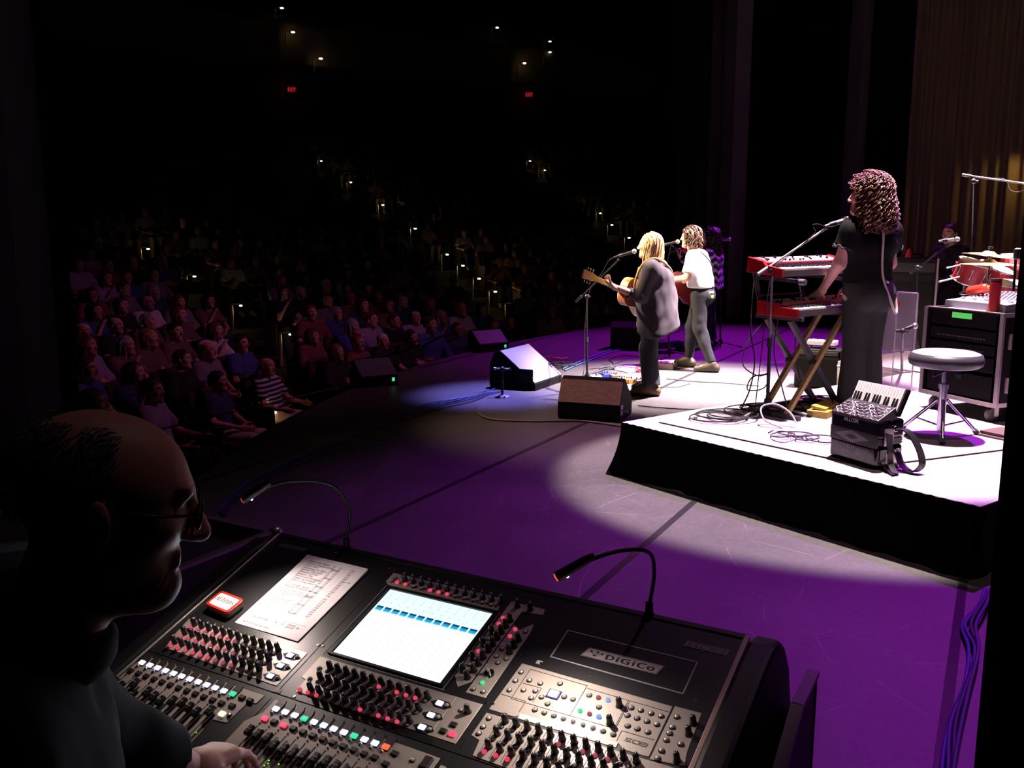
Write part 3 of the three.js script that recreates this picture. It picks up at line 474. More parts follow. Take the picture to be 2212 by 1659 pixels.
// fiddler behind
{
  const o = thing('person', 'black-haired fiddler in a patterned violet shirt half hidden behind the white shirt', 'person', at(1532, 741, 13.2).setY(0.007), heading(-0.8, -0.6), 'musicians on stage');
  const j = standing({ head: V(0.015, 1.54, 0.04), look: V(0.3, -0.1, 1), elL: V(0.25, 1.13, 0.17), wrL: V(0.2, 1.25, 0.38), elR: V(-0.33, 1.12, 0.12), wrR: V(-0.12, 1.2, 0.34), knR: V(-0.1, 0.48, 0.06) }, 1.64);
  mesh('body', bodyGeo(j, { kind: 'f', handL: { dir: V(-0.1, 0.6, 0.5), palm: V(-0.4, 0.6, -0.5), curl: 0.7, thumb: 0.7 }, handR: { dir: V(0.5, -0.1, 0.4), palm: V(0, -1, 0), curl: 0.6 } }), skinFair, o);
  const [lo, hi] = bounds(j, 0.2);
  const tx = noiseTexture(64, (u, v) => { const s = Math.sin(u * 6.28 * 4 + Math.sin(v * 12.6) * 1.2) > 0.2; return s ? [190, 175, 205] : [48, 30, 70]; });
  const shirt = garment([...torsoPrims(j, 0.02, { waist: 0.088 }), cone(V(0.05, 1.0, 0), V(0.06, 0.82, 0), 0.12, 0.135, 0.06), cone(V(-0.05, 1.0, 0), V(-0.06, 0.82, 0), 0.12, 0.135, 0.06), ...armPrims(j, 1, 0.016, { to: 1.9, cuff: 1 }), ...armPrims(j, -1, 0.016, { to: 1.9, cuff: 1 })], lo, hi, 0.012, 0.005, 12, [{ p: V(0, 0.82, 0), n: V(0, -1, 0) }, { p: V(0, 1.375, 0), n: V(0, 1, -0.2).normalize(), r: 0.09 }]);
  { const p = shirt.attributes.position, uv = new Float32Array(p.count * 2); for (let i = 0; i < p.count; i++) { uv[i * 2] = p.getY(i) * 2.4; uv[i * 2 + 1] = Math.atan2(p.getX(i), p.getZ(i)) * 0.6; } shirt.setAttribute('uv', new THREE.BufferAttribute(uv, 2)); }
  mesh('shirt', shirt, new THREE.MeshStandardMaterial({ map: tx, roughness: 0.85 }), o);
  mesh('trousers', garment([...legPrims(j, 1, 0.014, { cut: 0.97 }), ...legPrims(j, -1, 0.014, { cut: 0.97 }), cone(V(0.06, 0.9, 0), V(-0.06, 0.9, 0), 0.115, 0.115)], lo, hi, 0.013, 0.005, 14, [{ p: V(0, 0.98, 0), n: V(0, 1, 0) }]), cloth(rgb(0.02, 0.018, 0.028)), o);
  shoePair(o, j, std(0x151210, 0.5), std(0x0b0a09, 0.8));
  mesh('hair', hairGeo({ n: 260, root: (d) => d.y > -0.3 && (d.z < 0.5 || d.y > 0.6), len: [0.22, 0.34], r: [0.006, 0.009], puff: 0.03, curl: 0.014, freq: 9, messy: 0.25, back: 0.3, floor: () => -0.28 }).applyMatrix4(headMatrix(j)), hairMat(rgb(0.02, 0.012, 0.014), 0.38), o);
  const v = thing('violin', 'violin tucked under the chin of the black-haired fiddler', 'violin', o.position.clone(), o.rotation.y);
  const x = V(0.35, -0.12, 0.93).normalize(), z = V(0.1, 1, 0.05).addScaledVector(x, -V(0.1, 1, 0.05).dot(x)).normalize(), M = basis(x, z.clone().cross(x), z, V(0.11, 1.36, 0.24));
  const half = [[-0.175, 0], [-0.16, 0.07], [-0.11, 0.1], [-0.05, 0.085], [-0.02, 0.056], [0.03, 0.056], [0.06, 0.08], [0.12, 0.083], [0.165, 0.05], [0.175, 0]];
  const vp = [...half, ...half.slice(1, -1).reverse().map(([a, b]) => [a, -b])];
  mesh('body', prism(vp, 0.035, 0.006).applyMatrix4(M), std(rgb(0.3, 0.1, 0.03), 0.3), v);
  mesh('neck', merge([rbx(0.15, 0.026, 0.018, 0.005, 0.24, 0, 0.01), bx(0.27, 0.03, 0.006, 0.17, 0, 0.03), rbx(0.05, 0.03, 0.022, 0.008, 0.33, 0, 0.004)]).applyMatrix4(M), std(0x1a0d07, 0.45), v);
  const b = thing('violin_bow', 'violin bow held by the black-haired fiddler', 'bow', o.position.clone(), o.rotation.y);
  mesh('stick', bar(V(-0.12, 1.2, 0.4), V(0.45, 1.46, 0.42), 0.005), std(0x2a140a, 0.5), b);
  mesh('bow_hair', bar(V(-0.12, 1.185, 0.4), V(0.44, 1.44, 0.42), 0.0025), std(0xd8d0c0, 0.7), b);
}
// keyboard player
{
  const o = thing('person', 'curly-haired keyboard player in a black top with a cream cord down the back', 'person', V(2.53, 0.368, -6.62), heading(-0.31, -0.95), 'musicians on stage');
  const j = standing({ head: V(0.035, 1.52, 0.03), look: V(0.62, 0.04, 0.78), elL: V(0.225, 1.06, 0.03), wrL: V(0.235, 0.86, 0.2), elR: V(-0.235, 1.06, 0.06), wrR: V(-0.12, 0.9, 0.26), knL: V(0.075, 0.48, 0.03), knR: V(-0.085, 0.48, 0.05), anL: V(0.07, 0.09, -0.01), anR: V(-0.08, 0.09, 0.02), toL: V(0.09, 0.032, 0.15), toR: V(-0.1, 0.032, 0.18) }, 1.6);
  j.chest.x = 0.01;
  mesh('body', bodyGeo(j, { kind: 'f', bulk: 0.96, handL: { dir: V(0.02, -0.35, 0.9), palm: V(0, -1, -0.3), curl: 0.42, spread: 0.3 }, handR: { dir: V(0.2, -0.3, 0.9), palm: V(0, -1, -0.3), curl: 0.42, spread: 0.3 } }), skinFair, o);
  const [lo, hi] = bounds(j, 0.2);
  mesh('blouse', garment([...torsoPrims(j, 0.02, { bulk: 0.98, waist: 0.086 }), ...armPrims(j, 1, 0.022, { to: 0.5, flare: 0.014 }), ...armPrims(j, -1, 0.022, { to: 0.5, flare: 0.014 })], lo, hi, 0.009, 0.006, 13, [{ p: V(0, 0.925, 0), n: V(0, -1, 0) }, { p: V(0, 1.33, 0), n: V(0, 1, -0.2).normalize(), r: 0.09 }]), cloth(rgb(0.0075, 0.0075, 0.008)), o);
  for (const s of [1, -1]) { const a = s > 0 ? j.shL : j.shR, b = s > 0 ? j.elL : j.elR, c = mix(a, b, 0.52), q = new THREE.Quaternion().setFromUnitVectors(V(0, 1, 0), b.clone().sub(a).normalize()); const rim = new THREE.TorusGeometry(0.083, 0.008, 6, 40); const p = rim.attributes.position; for (let i = 0; i < p.count; i++) { const an = Math.atan2(p.getY(i), p.getX(i)); p.setZ(i, p.getZ(i) + 0.008 * Math.sin(an * 9)); } rim.computeVertexNormals(); mesh('sleeve_frill', rim.rotateX(Math.PI / 2).applyQuaternion(q).translate(c.x, c.y, c.z), cloth(rgb(0.05, 0.048, 0.052)), o); }
  mesh('trousers', garment([cone(V(0.064, 0.9, 0), V(-0.064, 0.9, 0), 0.119, 0.119, 0.05), ell(V(0.066, 0.84, -0.075), V(0.094, 0.11, 0.098), 0.04), ell(V(-0.066, 0.84, -0.075), V(0.094, 0.11, 0.098), 0.04),
    cone(V(0.078, 0.84, 0), V(0.07, 0.48, 0.02), 0.1, 0.078, 0.03), cone(V(-0.078, 0.84, 0), V(-0.084, 0.48, 0.03), 0.1, 0.078, 0.03), cone(V(0.07, 0.48, 0.02), V(0.075, 0.05, 0), 0.078, 0.1, 0.02), cone(V(-0.084, 0.48, 0.03), V(-0.09, 0.05, 0.02), 0.078, 0.1, 0.02)], lo, hi, 0.01, 0.005, 15, [{ p: V(0, 0.955, 0), n: V(0, 1, 0) }, { p: V(0, 0.06, 0), n: V(0, -1, 0) }]), cloth(rgb(0.036, 0.039, 0.033)), o);
  mesh('waistband', new THREE.TorusGeometry(0.155, 0.011, 8, 40).scale(1.0, 0.72, 1.6).rotateX(Math.PI / 2).translate(0, 0.945, -0.004), cloth(rgb(0.05, 0.054, 0.046)), o);
  mesh('back_cord', tube([V(0.0, 1.36, -0.08), V(0.0, 1.28, -0.13), V(0.0, 1.12, -0.137), V(-0.012, 1.0, -0.135), V(-0.03, 0.94, -0.137), V(-0.06, 0.82, -0.172), V(-0.1, 0.735, -0.175), V(-0.15, 0.72, -0.14), V(-0.165, 0.78, -0.115), V(-0.14, 0.88, -0.1), V(-0.05, 0.945, -0.137)], 0.0085, 7, 70), std(rgb(0.62, 0.55, 0.42), 0.85), o);
  shoePair(o, j, std(0x101010, 0.5), std(0x0b0a09, 0.8));
  const hg = hairGeo({ n: 900, root: (d) => d.y > -0.45 && (d.z < 0.42 || d.y > 0.5), len: [0.14, 0.3], r: [0.003, 0.0046], puff: 0.065, curl: 0.013, freq: 22, messy: 0.5, back: 0.1, lift: 0.22, steps: 30, scale: 1.05, cap: 1.18, floor: () => -0.24 });
  mesh('hair', hg.applyMatrix4(headMatrix(j)), hairMat(rgb(0.15, 0.062, 0.034), 0.34), o);
}
// sound engineer, close to the camera
{
  const hp = at(232, 1092, 1.13), f = V(0.93, 0, -0.37).normalize();
  const o = thing('person', 'balding sound engineer with glasses and dark clothes seated at the mixing console', 'person', V(hp.x - f.x * 0.14, 0, hp.z - f.z * 0.14), heading(f.x, f.z));
  const Y = hp.y;
  const j = { head: V(0, Y, 0.14), look: V(0, -0.2, 1), headUp: V(0, 1, 0), neck: V(0, Y - 0.19, 0.03), chest: V(0, Y - 0.34, -0.02), pel: V(0, Y - 0.7, -0.08), shL: V(0.19, Y - 0.235, 0.0), shR: V(-0.19, Y - 0.235, 0.0),
    elL: V(0.37, Y - 0.475, 0.07), wrL: V(0.5, Y - 0.655, 0.22), elR: V(-0.2, Y - 0.5, 0.12), wrR: V(0.06, Y - 0.545, 0.36), hipL: V(0.1, Y - 0.74, -0.06), hipR: V(-0.1, Y - 0.74, -0.06), knL: V(0.15, Y - 0.72, 0.36), knR: V(-0.15, Y - 0.72, 0.36), anL: V(0.15, 0.34, 0.3), anR: V(-0.15, 0.34, 0.3), toL: V(0.17, 0.29, 0.46), toR: V(-0.17, 0.29, 0.46) };
  mesh('body', bodyGeo(j, { kind: 'o', bulk: 1.1, headCell: 0.003, handCell: 0.0035, handR: { dir: V(0.75, -0.18, 0.55), palm: V(0.1, -1, 0.1), curl: [0.35, 0.5, 0.55, 0.6], spread: 0.15, thumb: 0.35 }, handL: { dir: V(0.55, -0.12, 0.6), palm: V(0.1, -1, 0.1), curl: [0.4, 0.5, 0.55, 0.6], spread: 0.2, thumb: 0.3 } }), skinRed, o);
  const [lo, hi] = bounds(j, 0.2);
  mesh('shirt', garment([...torsoPrims(j, 0.028, { bulk: 1.15, waist: 0.12 }), ...armPrims(j, 1, 0.028, { to: 1.75, cuff: 1 }), ...armPrims(j, -1, 0.028, { to: 1.75, cuff: 1 })], lo, hi, 0.011, 0.008, 9, [{ p: V(0, Y - 0.15, 0.03), n: V(0, 1, -0.35).normalize(), r: 0.085 }, { p: V(0, Y - 0.74, 0), n: V(0, -1, 0) }]), cloth(rgb(0.005, 0.005, 0.006)), o);
  mesh('collar', new THREE.TorusGeometry(0.074, 0.017, 8, 28).scale(1, 1.1, 2.0).rotateX(Math.PI / 2 + 0.35).translate(0, Y - 0.155, 0.045), cloth(rgb(0.006, 0.006, 0.007)), o);
  mesh('trousers', garment([...legPrims(j, 1, 0.016, { cut: 0.97 }), ...legPrims(j, -1, 0.016, { cut: 0.97 }), cone(V(0.07, Y - 0.71, -0.08), V(-0.07, Y - 0.71, -0.08), 0.13, 0.13)], lo, hi, 0.015, 0.006, 12), cloth(rgb(0.012, 0.012, 0.015)), o);
  shoePair(o, j, std(0x0c0c0c, 0.6), std(0x080808, 0.8));
  mesh('hair', hairGeo({ n: 1500, root: (d) => d.z < 0.25 && d.y < 0.8 && d.y > -0.35 && !(Math.abs(d.x) > 0.75 && d.y < -0.05 && d.z > -0.3), len: [0.015, 0.03], r: [0.0007, 0.0011], puff: 0.003, messy: 0.35, back: 0.6, steps: 4, cap: 1.0, capLow: 0.3 }).applyMatrix4(headMatrix(j)), hairMat(rgb(0.16, 0.14, 0.13), 0.6), o);
  const HM = headMatrix(j), gl = [];
  for (const s of [1, -1]) { gl.push(new THREE.TorusGeometry(0.022, 0.0018, 6, 24).scale(1.1, 0.85, 1).translate(0.032 * s, 0.008, 0.105)); gl.push(tube([V(0.055 * s, 0.012, 0.103), V(0.079 * s, 0.014, 0.06), V(0.083 * s, 0.012, 0.0), V(0.082 * s, -0.012, -0.02)], 0.002, 6)); }
  gl.push(bar(V(-0.01, 0.012, 0.107), V(0.01, 0.012, 0.107), 0.0016));
  const gla = thing('eyeglasses', 'thin dark eyeglasses worn by the sound engineer', 'glasses', o.position.clone(), o.rotation.y);
  mesh('frame', merge(gl).applyMatrix4(HM), std(0x0c0c0e, 0.3, { metalness: 0.5 }), gla);
  for (const s of [1, -1]) mesh('lens', new THREE.CircleGeometry(0.021, 24).scale(1.1, 0.85, 1).translate(0.032 * s, 0.008, 0.105).applyMatrix4(HM), new THREE.MeshPhysicalMaterial({ color: 0xffffff, transmission: 1, roughness: 0.02, thickness: 0, ior: 1.45 }), gla);
  const st = thing('stool', 'dark stool under the seated sound engineer', 'stool', o.position.clone(), o.rotation.y);
  mesh('seat', cyl(0.19, 0.18, 0.06, 0, Y - 0.86, -0.06, 32), std(0x0b0b0c, 0.7), st);
  mesh('post', cyl(0.025, 0.025, Y - 0.93, 0, (Y - 0.9) / 2 + 0.02, -0.06, 14), blackMetal, st);
  mesh('foot_ring', new THREE.TorusGeometry(0.2, 0.012, 8, 36).rotateX(Math.PI / 2).translate(0, 0.22, -0.06), blackMetal, st);
  for (let i = 0; i < 4; i++) { const a = i * Math.PI / 2 + 0.6; mesh('leg', bar(V(0, Y - 0.92, -0.06), V(Math.cos(a) * 0.26, 0.01, -0.06 + Math.sin(a) * 0.26), 0.013), blackMetal, st); }
}
// ---------------------------------------------------------------- mixing console
const CON = V(-0.235, 0.728, -2.072), CT = 19.2 * Math.PI / 180, CYAW = -Math.PI / 6, CBASE = 0.42;
const conPoint = (a, b, h = 0) => V(a, Math.sin(CT) * b + Math.cos(CT) * h + CON.y - CBASE, -Math.cos(CT) * b + Math.sin(CT) * h);   // in the console's frame
const conWorld = (a, b, h = 0) => conPoint(a, b, h).applyAxisAngle(V(0, 1, 0), CYAW).add(V(CON.x, CBASE, CON.z));
const mixer = thing('mixing_console', 'large black digital mixing console with a lit touchscreen and rows of knobs', 'mixing console', V(CON.x, CBASE, CON.z), CYAW);
{
  const tilt = (o) => { o.rotation.x = CT; o.position.set(0, CON.y - CBASE, 0); return o; };
  const font = await new FontLoader().loadAsync('fonts/droid/droid_sans_bold.typeface.json');
  const black = std(rgb(0.012, 0.012, 0.014), 0.42), plateM = std(rgb(0.40, 0.355, 0.315), 0.42, { metalness: 0.15 }), ink = std(0x0a0a0b, 0.7), greyInk = std(rgb(0.3, 0.3, 0.31), 0.6);
  // shell, in panel coordinates: x across, y out of the panel, z towards the operator
  const prof = [[0.62, 0], [-0.2168, 0], [-0.25, -0.02], [-0.27, -0.07], [-0.27, -0.24], [-0.1, -0.26], [0.3, -0.14], [0.6, -0.06], [0.64, -0.03]];
  const across = (poly, a0, a1, bev) => prism(poly, a1 - a0, bev).rotateY(Math.PI / 2).scale(1, 1, -1);
  const slab = (poly, a0, a1, bev = 0.003) => { const s = new THREE.Shape(poly.map(([z, y]) => new THREE.Vector2(z, y))); const g = new THREE.ExtrudeGeometry(s, { depth: a1 - a0 - 2 * bev, bevelEnabled: true, bevelSize: bev, bevelThickness: bev, bevelSegments: 2 }); return g.rotateY(-Math.PI / 2).translate(a1 - bev, 0, 0); };
  tilt(mesh('chassis', slab(prof, -0.627, 0.732, 0.001).translate(0, -0.0012, 0), black, mixer));
  const cheek = [[0.66, 0.014], [-0.13, 0.02], [-0.19, 0.012], [-0.235, -0.012], [-0.262, -0.05], [-0.285, -0.12], [-0.285, -0.27], [-0.1, -0.29], [0.3, -0.17], [0.66, -0.08]];
  tilt(mesh('side_cheek', slab(cheek, 0.747, 0.808, 0.012), std(rgb(0.012, 0.011, 0.013), 0.55), mixer));
  tilt(mesh('side_cheek', slab(cheek.map(([z, y]) => [z, y - 0.02]), -0.7, -0.64, 0.01), std(rgb(0.012, 0.011, 0.013), 0.55), mixer));
  tilt(mesh('edge_trim', rbx(0.012, 0.012, 0.85, 0.003, 0.739, 0.006, 0.2), std(rgb(0.42, 0.3, 0.27), 0.5), mixer));
  tilt(mesh('edge_trim', rbx(0.006, 0.006, 0.85, 0.002, -0.63, 0.004, 0.2), std(rgb(0.55, 0.52, 0.5), 0.4, { metalness: 0.6 }), mixer));
  tilt(mesh('rear_rail', rbx(1.37, 0.014, 0.02, 0.006, 0.052, -0.004, -0.228), std(rgb(0.014, 0.013, 0.015), 0.5), mixer));
  mesh('foot_frame', merge([bx(1.36, 0.05, 0.05, 0.05, 0.025, -0.2), bx(1.36, 0.05, 0.05, 0.05, 0.025, 0.3), bx(0.05, 0.16, 0.55, -0.55, 0.08, 0.05), bx(0.05, 0.16, 0.55, 0.65, 0.08, 0.05)]), black, mixer);
  const plate = (name, poly, mat = plateM, t = 0.0022) => { const s = new THREE.Shape(poly.map(([a, b]) => new THREE.Vector2(a, b))); const g = new THREE.ExtrudeGeometry(s, { depth: t, bevelEnabled: true, bevelSize: 0.0006, bevelThickness: 0.0004, bevelSegments: 1 }).rotateX(-Math.PI / 2); return tilt(mesh(name, g, mat, mixer)); };
  // shared small pieces
  const knobG = merge([tint(lathe([[0.0085, 0], [0.0085, 0.003], [0.0068, 0.005], [0.0062, 0.021], [0.0048, 0.0245], [0, 0.0248]], 14), rgb(0.012, 0.012, 0.013)), tint(bx(0.0014, 0.02, 0.0014, 0, 0.0145, -0.0064), rgb(0.5, 0.5, 0.5)), tint(bx(0.0014, 0.001, 0.006, 0, 0.0249, -0.003), rgb(0.5, 0.5, 0.5))]);
  const knobM = std(0xffffff, 0.35, { vertexColors: true });
  const btnG = merge([tint(cyl(0.0066, 0.0066, 0.0016, 0, 0.0028, 0, 16), rgb(0.01, 0.01, 0.01)), tint(lathe([[0.005, 0.002], [0.005, 0.005], [0.0038, 0.0068], [0, 0.0074]], 14), rgb(0.42, 0.4, 0.38))]);
  const btnM = std(0xffffff, 0.3, { vertexColors: true, metalness: 0.35 });
  const led = (c, k) => glow(c, k, 0x331015), redLed = led(rgb(1.0, 0.08, 0.16), 0.75), pinkLed = led(rgb(1, 0.16, 0.28), 0.35), greenLed = led(rgb(0.02, 0.9, 0.3), 0.9), blueLed = led(rgb(0.2, 0.45, 1.0), 0.9);
  const litG = lathe([[0.0052, 0.001], [0.0052, 0.0052], [0.004, 0.007], [0, 0.0076]], 14);
  const keyOff = rbx(0.0165, 0.006, 0.0115, 0.0018, 0, 0.004, 0), keyLitG = rbx(0.0165, 0.0065, 0.0125, 0.0022, 0, 0.0045, 0), hoodG = prism([[-0.0105, 0], [-0.0105, 0.012], [-0.006, 0.02], [0.006, 0.02], [0.0105, 0.012], [0.0105, 0]], 0.0035, 0.0006).rotateX(-Math.PI / 2).translate(0, 0.003, 0);
  const keyM = std(rgb(0.03, 0.025, 0.025), 0.4), white = glow(rgb(0.82, 0.84, 1.0), 1.25, 0x555555), greenK = glow(rgb(0.05, 0.95, 0.5), 0.8, 0x114422), orangeK = glow(rgb(1.0, 0.16, 0.05), 1.0, 0x441108), redK = glow(rgb(1.0, 0.08, 0.18), 1.0, 0x441018);
  const paintedHalo = std(rgb(0.03, 0.028, 0.16), 0.3), haloG = rbx(0.021, 0.003, 0.017, 0.0014, 0, 0.0026, 0), silverBtn = std(rgb(0.55, 0.53, 0.52), 0.3, { metalness: 0.5 });  // blue in the surround plastic stands for key light diffusing through it
  const put = (p, name, g, m, a, b) => { const o = mesh(name, g, m, p); o.position.set(a, 0, -b); return o; };
  const knob = (p, a, b, turn = 0) => { const o = put(p, 'knob', knobG, knobM, a, b); o.rotation.y = turn; return o; };
  const button = (p, a, b, lit) => lit ? put(p, 'lit_button', litG, lit, a, b) : put(p, 'button', btnG, btnM, a, b);
  const lcdKey = (p, a, b, m = white) => { put(p, 'key_surround', haloG, m === white ? paintedHalo : keyM, a, b); put(p, 'lit_key', keyLitG, m, a, b); };
  // black face with the screen
  const screenTex = canvasTexture(1024, 768, (g, w, h) => {
    g.fillStyle = '#e6fbff'; g.fillRect(0, 0, w, h); g.fillStyle = '#fbffff'; g.fillRect(0, h * 0.33, w, h * 0.67);
    for (let i = 0; i < 12; i++) { const x = 18 + i * 84; g.fillStyle = '#0b4a66'; g.fillRect(x, 196, 66, 20); g.fillStyle = '#1fa3d8'; g.fillRect(x, 216, 66, 24); g.fillStyle = '#8fd6ee'; g.fillRect(x, 240, 66, 10);
      g.fillStyle = '#8fb8c4'; g.fillRect(x + 30, 20, 14, 4); g.fillRect(x + 36, 30, 3, 50); g.fillRect(x + 28, 90, 20, 5); g.fillRect(x + 10, 140, 10, 8); g.fillStyle = '#b9c9cf'; for (let k = 0; k < 9; k++) { g.fillRect(x + 28, 290 + k * 50, 9, 6); if (k % 3 === 0) g.fillRect(x, 278 + k * 50, 60, 2); } g.fillStyle = '#d9ecf2'; g.fillRect(x + 74, 0, 2, h); }
  });
  const face = plate('face_panel', [[-0.626, -0.268], [0.731, -0.268], [0.731, 0.2165], [-0.626, 0.2165]], black, 0.0008);
  const low = plate('fader_panel', [[-0.626, -0.64], [0.731, -0.64], [0.731, -0.2715], [-0.626, -0.2715]], black, 0.0008);
  for (const a of [-0.199, 0.288]) { mesh('panel_seam', bx(0.0018, 0.0006, 0.47, a, 0.0014, 0.02), std(0x020202, 0.9), face); mesh('panel_seam', bx(0.0018, 0.0006, 0.34, a, 0.0014, 0.455), std(0x020202, 0.9), low); }
  for (const [a, b] of [[-0.1924, -0.108], [-0.206, -0.1096], [0.28, 0.02], [0.296, 0.02], [-0.205, 0.19], [-0.19, 0.19], [0.32, 0.19], [0.5, 0.18], [0.49, 0.15], [0.66, 0.155], [-0.4, 0.205], [-0.05, 0.2], [0.2, 0.2], [0.69, 0.02], [0.34, 0.01], [0.46, 0.008], [0.6, 0.012], [-0.415, -0.2585], [0.039, -0.262], [-0.149, -0.262], [0.28, -0.13], [0.296, -0.13]]) put(face, 'screw', merge([cyl(0.0034, 0.0034, 0.002, 0, 0.0018, 0, 10)]), chrome, a, b);
  // touchscreen
  tilt(mesh('screen_bezel', merge([bx(0.326, 0.006, 0.006, 0, 0.003, -0.1225), bx(0.326, 0.006, 0.006, 0, 0.003, 0.1225), bx(0.008, 0.006, 0.25, -0.159, 0.003, 0), bx(0.008, 0.006, 0.25, 0.159, 0.003, 0)]), std(rgb(0.02, 0.022, 0.024), 0.35), mixer));
  tilt(mesh('screen', new THREE.PlaneGeometry(0.305, 0.238).rotateX(-Math.PI / 2).translate(0, 0.0022, 0), new THREE.MeshStandardMaterial({ color: 0x0a0a0a, roughness: 0.25, emissive: 0xffffff, emissiveMap: screenTex, emissiveIntensity: 1.12 }), mixer));
  tilt(mesh('screen_frame_line', merge([bx(0.345, 0.001, 0.0016, 0, 0.0016, 0.1305), bx(0.0016, 0.001, 0.26, -0.172, 0.0016, 0), bx(0.0016, 0.001, 0.26, 0.168, 0.0016, 0)]), greyInk, mixer));
  const glowLight = new THREE.RectAreaLight(rgb(0.72, 0.86, 1.0), 6.0, 0.3, 0.23); { const p = conWorld(0, 0, 0.012); glowLight.position.copy(p); glowLight.lookAt(conWorld(0, 0, 1)); glowLight.name = 'screen_light'; scene.add(glowLight); }
  for (const a of [-0.45, -0.01]) { const k = new THREE.RectAreaLight(rgb(0.66, 0.62, 1.0), 36, 0.31, 0.012); k.position.copy(conWorld(a, -0.3085, 0.014)); k.lookAt(conWorld(a, -0.3085, 1)); k.name = 'key_row_light'; scene.add(k); }
  // knob plates
  const bay = (poly, aK, pitch, bs, bOff, aExtra, redRule) => {
    const p = plate('control_plate', poly);
    bs.forEach((b, r) => { for (let i = 0; i < 12; i++) { knob(p, aK + pitch * i, b, -0.6 + 0.15 * ((i * 7 + r * 3) % 9)); button(p, aK + pitch * i - 0.002, b - bOff, redRule(i, r)); } if (aExtra) button(p, aExtra, b - bOff, redRule(-1, r)); });
    return p;
  };
  const L = bay([[-0.614, -0.143], [-0.2125, -0.1405], [-0.2125, -0.251], [-0.59, -0.2475], [-0.606, -0.2]], -0.5785, 0.0262, [-0.158, -0.1915, -0.2255], 0.0125, 0, (i, r) => (r === 2 ? i < 9 : r === 1 ? i < 8 : i < 7) ? (i > 5 ? pinkLed : redLed) : null);
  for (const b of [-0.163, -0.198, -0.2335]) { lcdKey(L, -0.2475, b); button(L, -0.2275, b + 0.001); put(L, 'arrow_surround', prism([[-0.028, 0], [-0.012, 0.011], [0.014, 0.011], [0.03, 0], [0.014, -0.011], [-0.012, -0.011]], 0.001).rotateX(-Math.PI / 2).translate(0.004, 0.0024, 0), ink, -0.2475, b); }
  const M = bay([[-0.173, -0.14], [0.2105, -0.139], [0.2105, -0.249], [-0.156, -0.249], [-0.158, -0.212], [-0.173, -0.208]], -0.1225, 0.0249, [-0.1645, -0.199, -0.2345], 0.0085, -0.149, (i, r) => r === 2 ? ([-1, 0, 1, 6, 8, 9, 10].includes(i) ? redLed : null) : r === 0 ? ([6, 8, 9, 10].includes(i) ? redLed : null) : null);
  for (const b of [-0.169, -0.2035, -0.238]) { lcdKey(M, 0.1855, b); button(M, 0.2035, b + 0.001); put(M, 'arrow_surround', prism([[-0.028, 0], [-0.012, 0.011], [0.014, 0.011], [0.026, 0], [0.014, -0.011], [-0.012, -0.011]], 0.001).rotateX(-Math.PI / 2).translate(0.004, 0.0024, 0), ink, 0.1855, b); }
  const M2 = plate('control_plate', [[0.2125, -0.139], [0.2745, -0.139], [0.2745, -0.249], [0.2125, -0.249]]);
  knob(M2, 0.2565, -0.168); button(M2, 0.239, -0.1686); for (const [a, b, m] of [[0.2456, -0.2085, keyM], [0.234, -0.2305, keyM], [0.2571, -0.231, redK]]) put(M2, m === redK ? 'lit_key' : 'key', keyOff, m, a, b);
  const R = bay([[0.2955, -0.156], [0.712, -0.152], [0.712, -0.275], [0.325, -0.262], [0.318, -0.224], [0.2955, -0.218]], 0.345, 0.0264, [-0.164, -0.198, -0.2325], 0.0145, 0, (i, r) => r === 2 && i < 3 ? redLed : (r === 0 && [5, 7, 8, 9].includes(i)) ? pinkLed : null);
  for (const b of [-0.168, -0.192, -0.21]) button(R, 0.308, b);
  // row of knobs above the screen
  const T = plate('control_plate', [[-0.1835, 0.178], [0.152, 0.1745], [0.158, 0.134], [-0.168, 0.1335], [-0.182, 0.143]]);
  for (let i = 0; i < 12; i++) { knob(T, -0.134 + 0.0262 * i, 0.161); button(T, -0.149 + 0.0257 * i, 0.146, [0, 1, 4, 5, 6].includes(i) ? redLed : null); }
  button(T, -0.1661, 0.16); button(T, -0.1673, 0.148);
  // columns right of the screen
  const X = plate('control_plate', [[0.1765, 0.172], [0.2675, 0.172], [0.272, 0.153], [0.217, 0.149], [0.217, -0.09], [0.197, -0.112], [0.173, -0.086], [0.173, -0.03], [0.1765, 0.14]]);
  for (const [a, b, m] of [[0.1858, 0.113, redLed], [0.1861, 0.0917, redLed], [0.1858, 0.0388], [0.1862, -0.0034, redLed], [0.1854, -0.0463]]) button(X, a, b, m);
  for (const [a, b] of [[0.207, 0.11], [0.207, 0.089], [0.207, 0.068], [0.207, 0.047], [0.207, 0.026], [0.207, 0.005], [0.207, -0.018], [0.207, -0.039], [0.207, -0.06], [0.204, -0.083], [0.186, 0.06], [0.186, 0.018], [0.186, -0.028], [0.184, -0.068], [0.2, 0.16], [0.235, 0.16]]) knob(X, a, b);
  const Y = plate('control_plate', [[0.222, 0.1], [0.243, 0.09], [0.2655, 0.119], [0.271, 0.09], [0.2705, -0.12], [0.2225, -0.12]]);
  for (const [a, b, m] of [[0.2327, 0.0876, redLed], [0.2324, 0.063, redLed], [0.2592, 0.0873], [0.2338, 0.0206], [0.2333, -0.0038], [0.2589, -0.0036], [0.2466, -0.0203], [0.2442, -0.0852, greenLed], [0.2334, -0.1074], [0.2587, -0.1072]]) button(Y, a, b, m);
  for (const [a, b] of [[0.258, 0.058], [0.258, 0.036], [0.257, 0.016]]) knob(Y, a, b);
  put(Y, 'joystick', merge([cyl(0.012, 0.014, 0.004, 0, 0.004, 0, 16), cyl(0.003, 0.004, 0.03, 0, 0.02, 0, 8)]), chrome, 0.2442, -0.056);
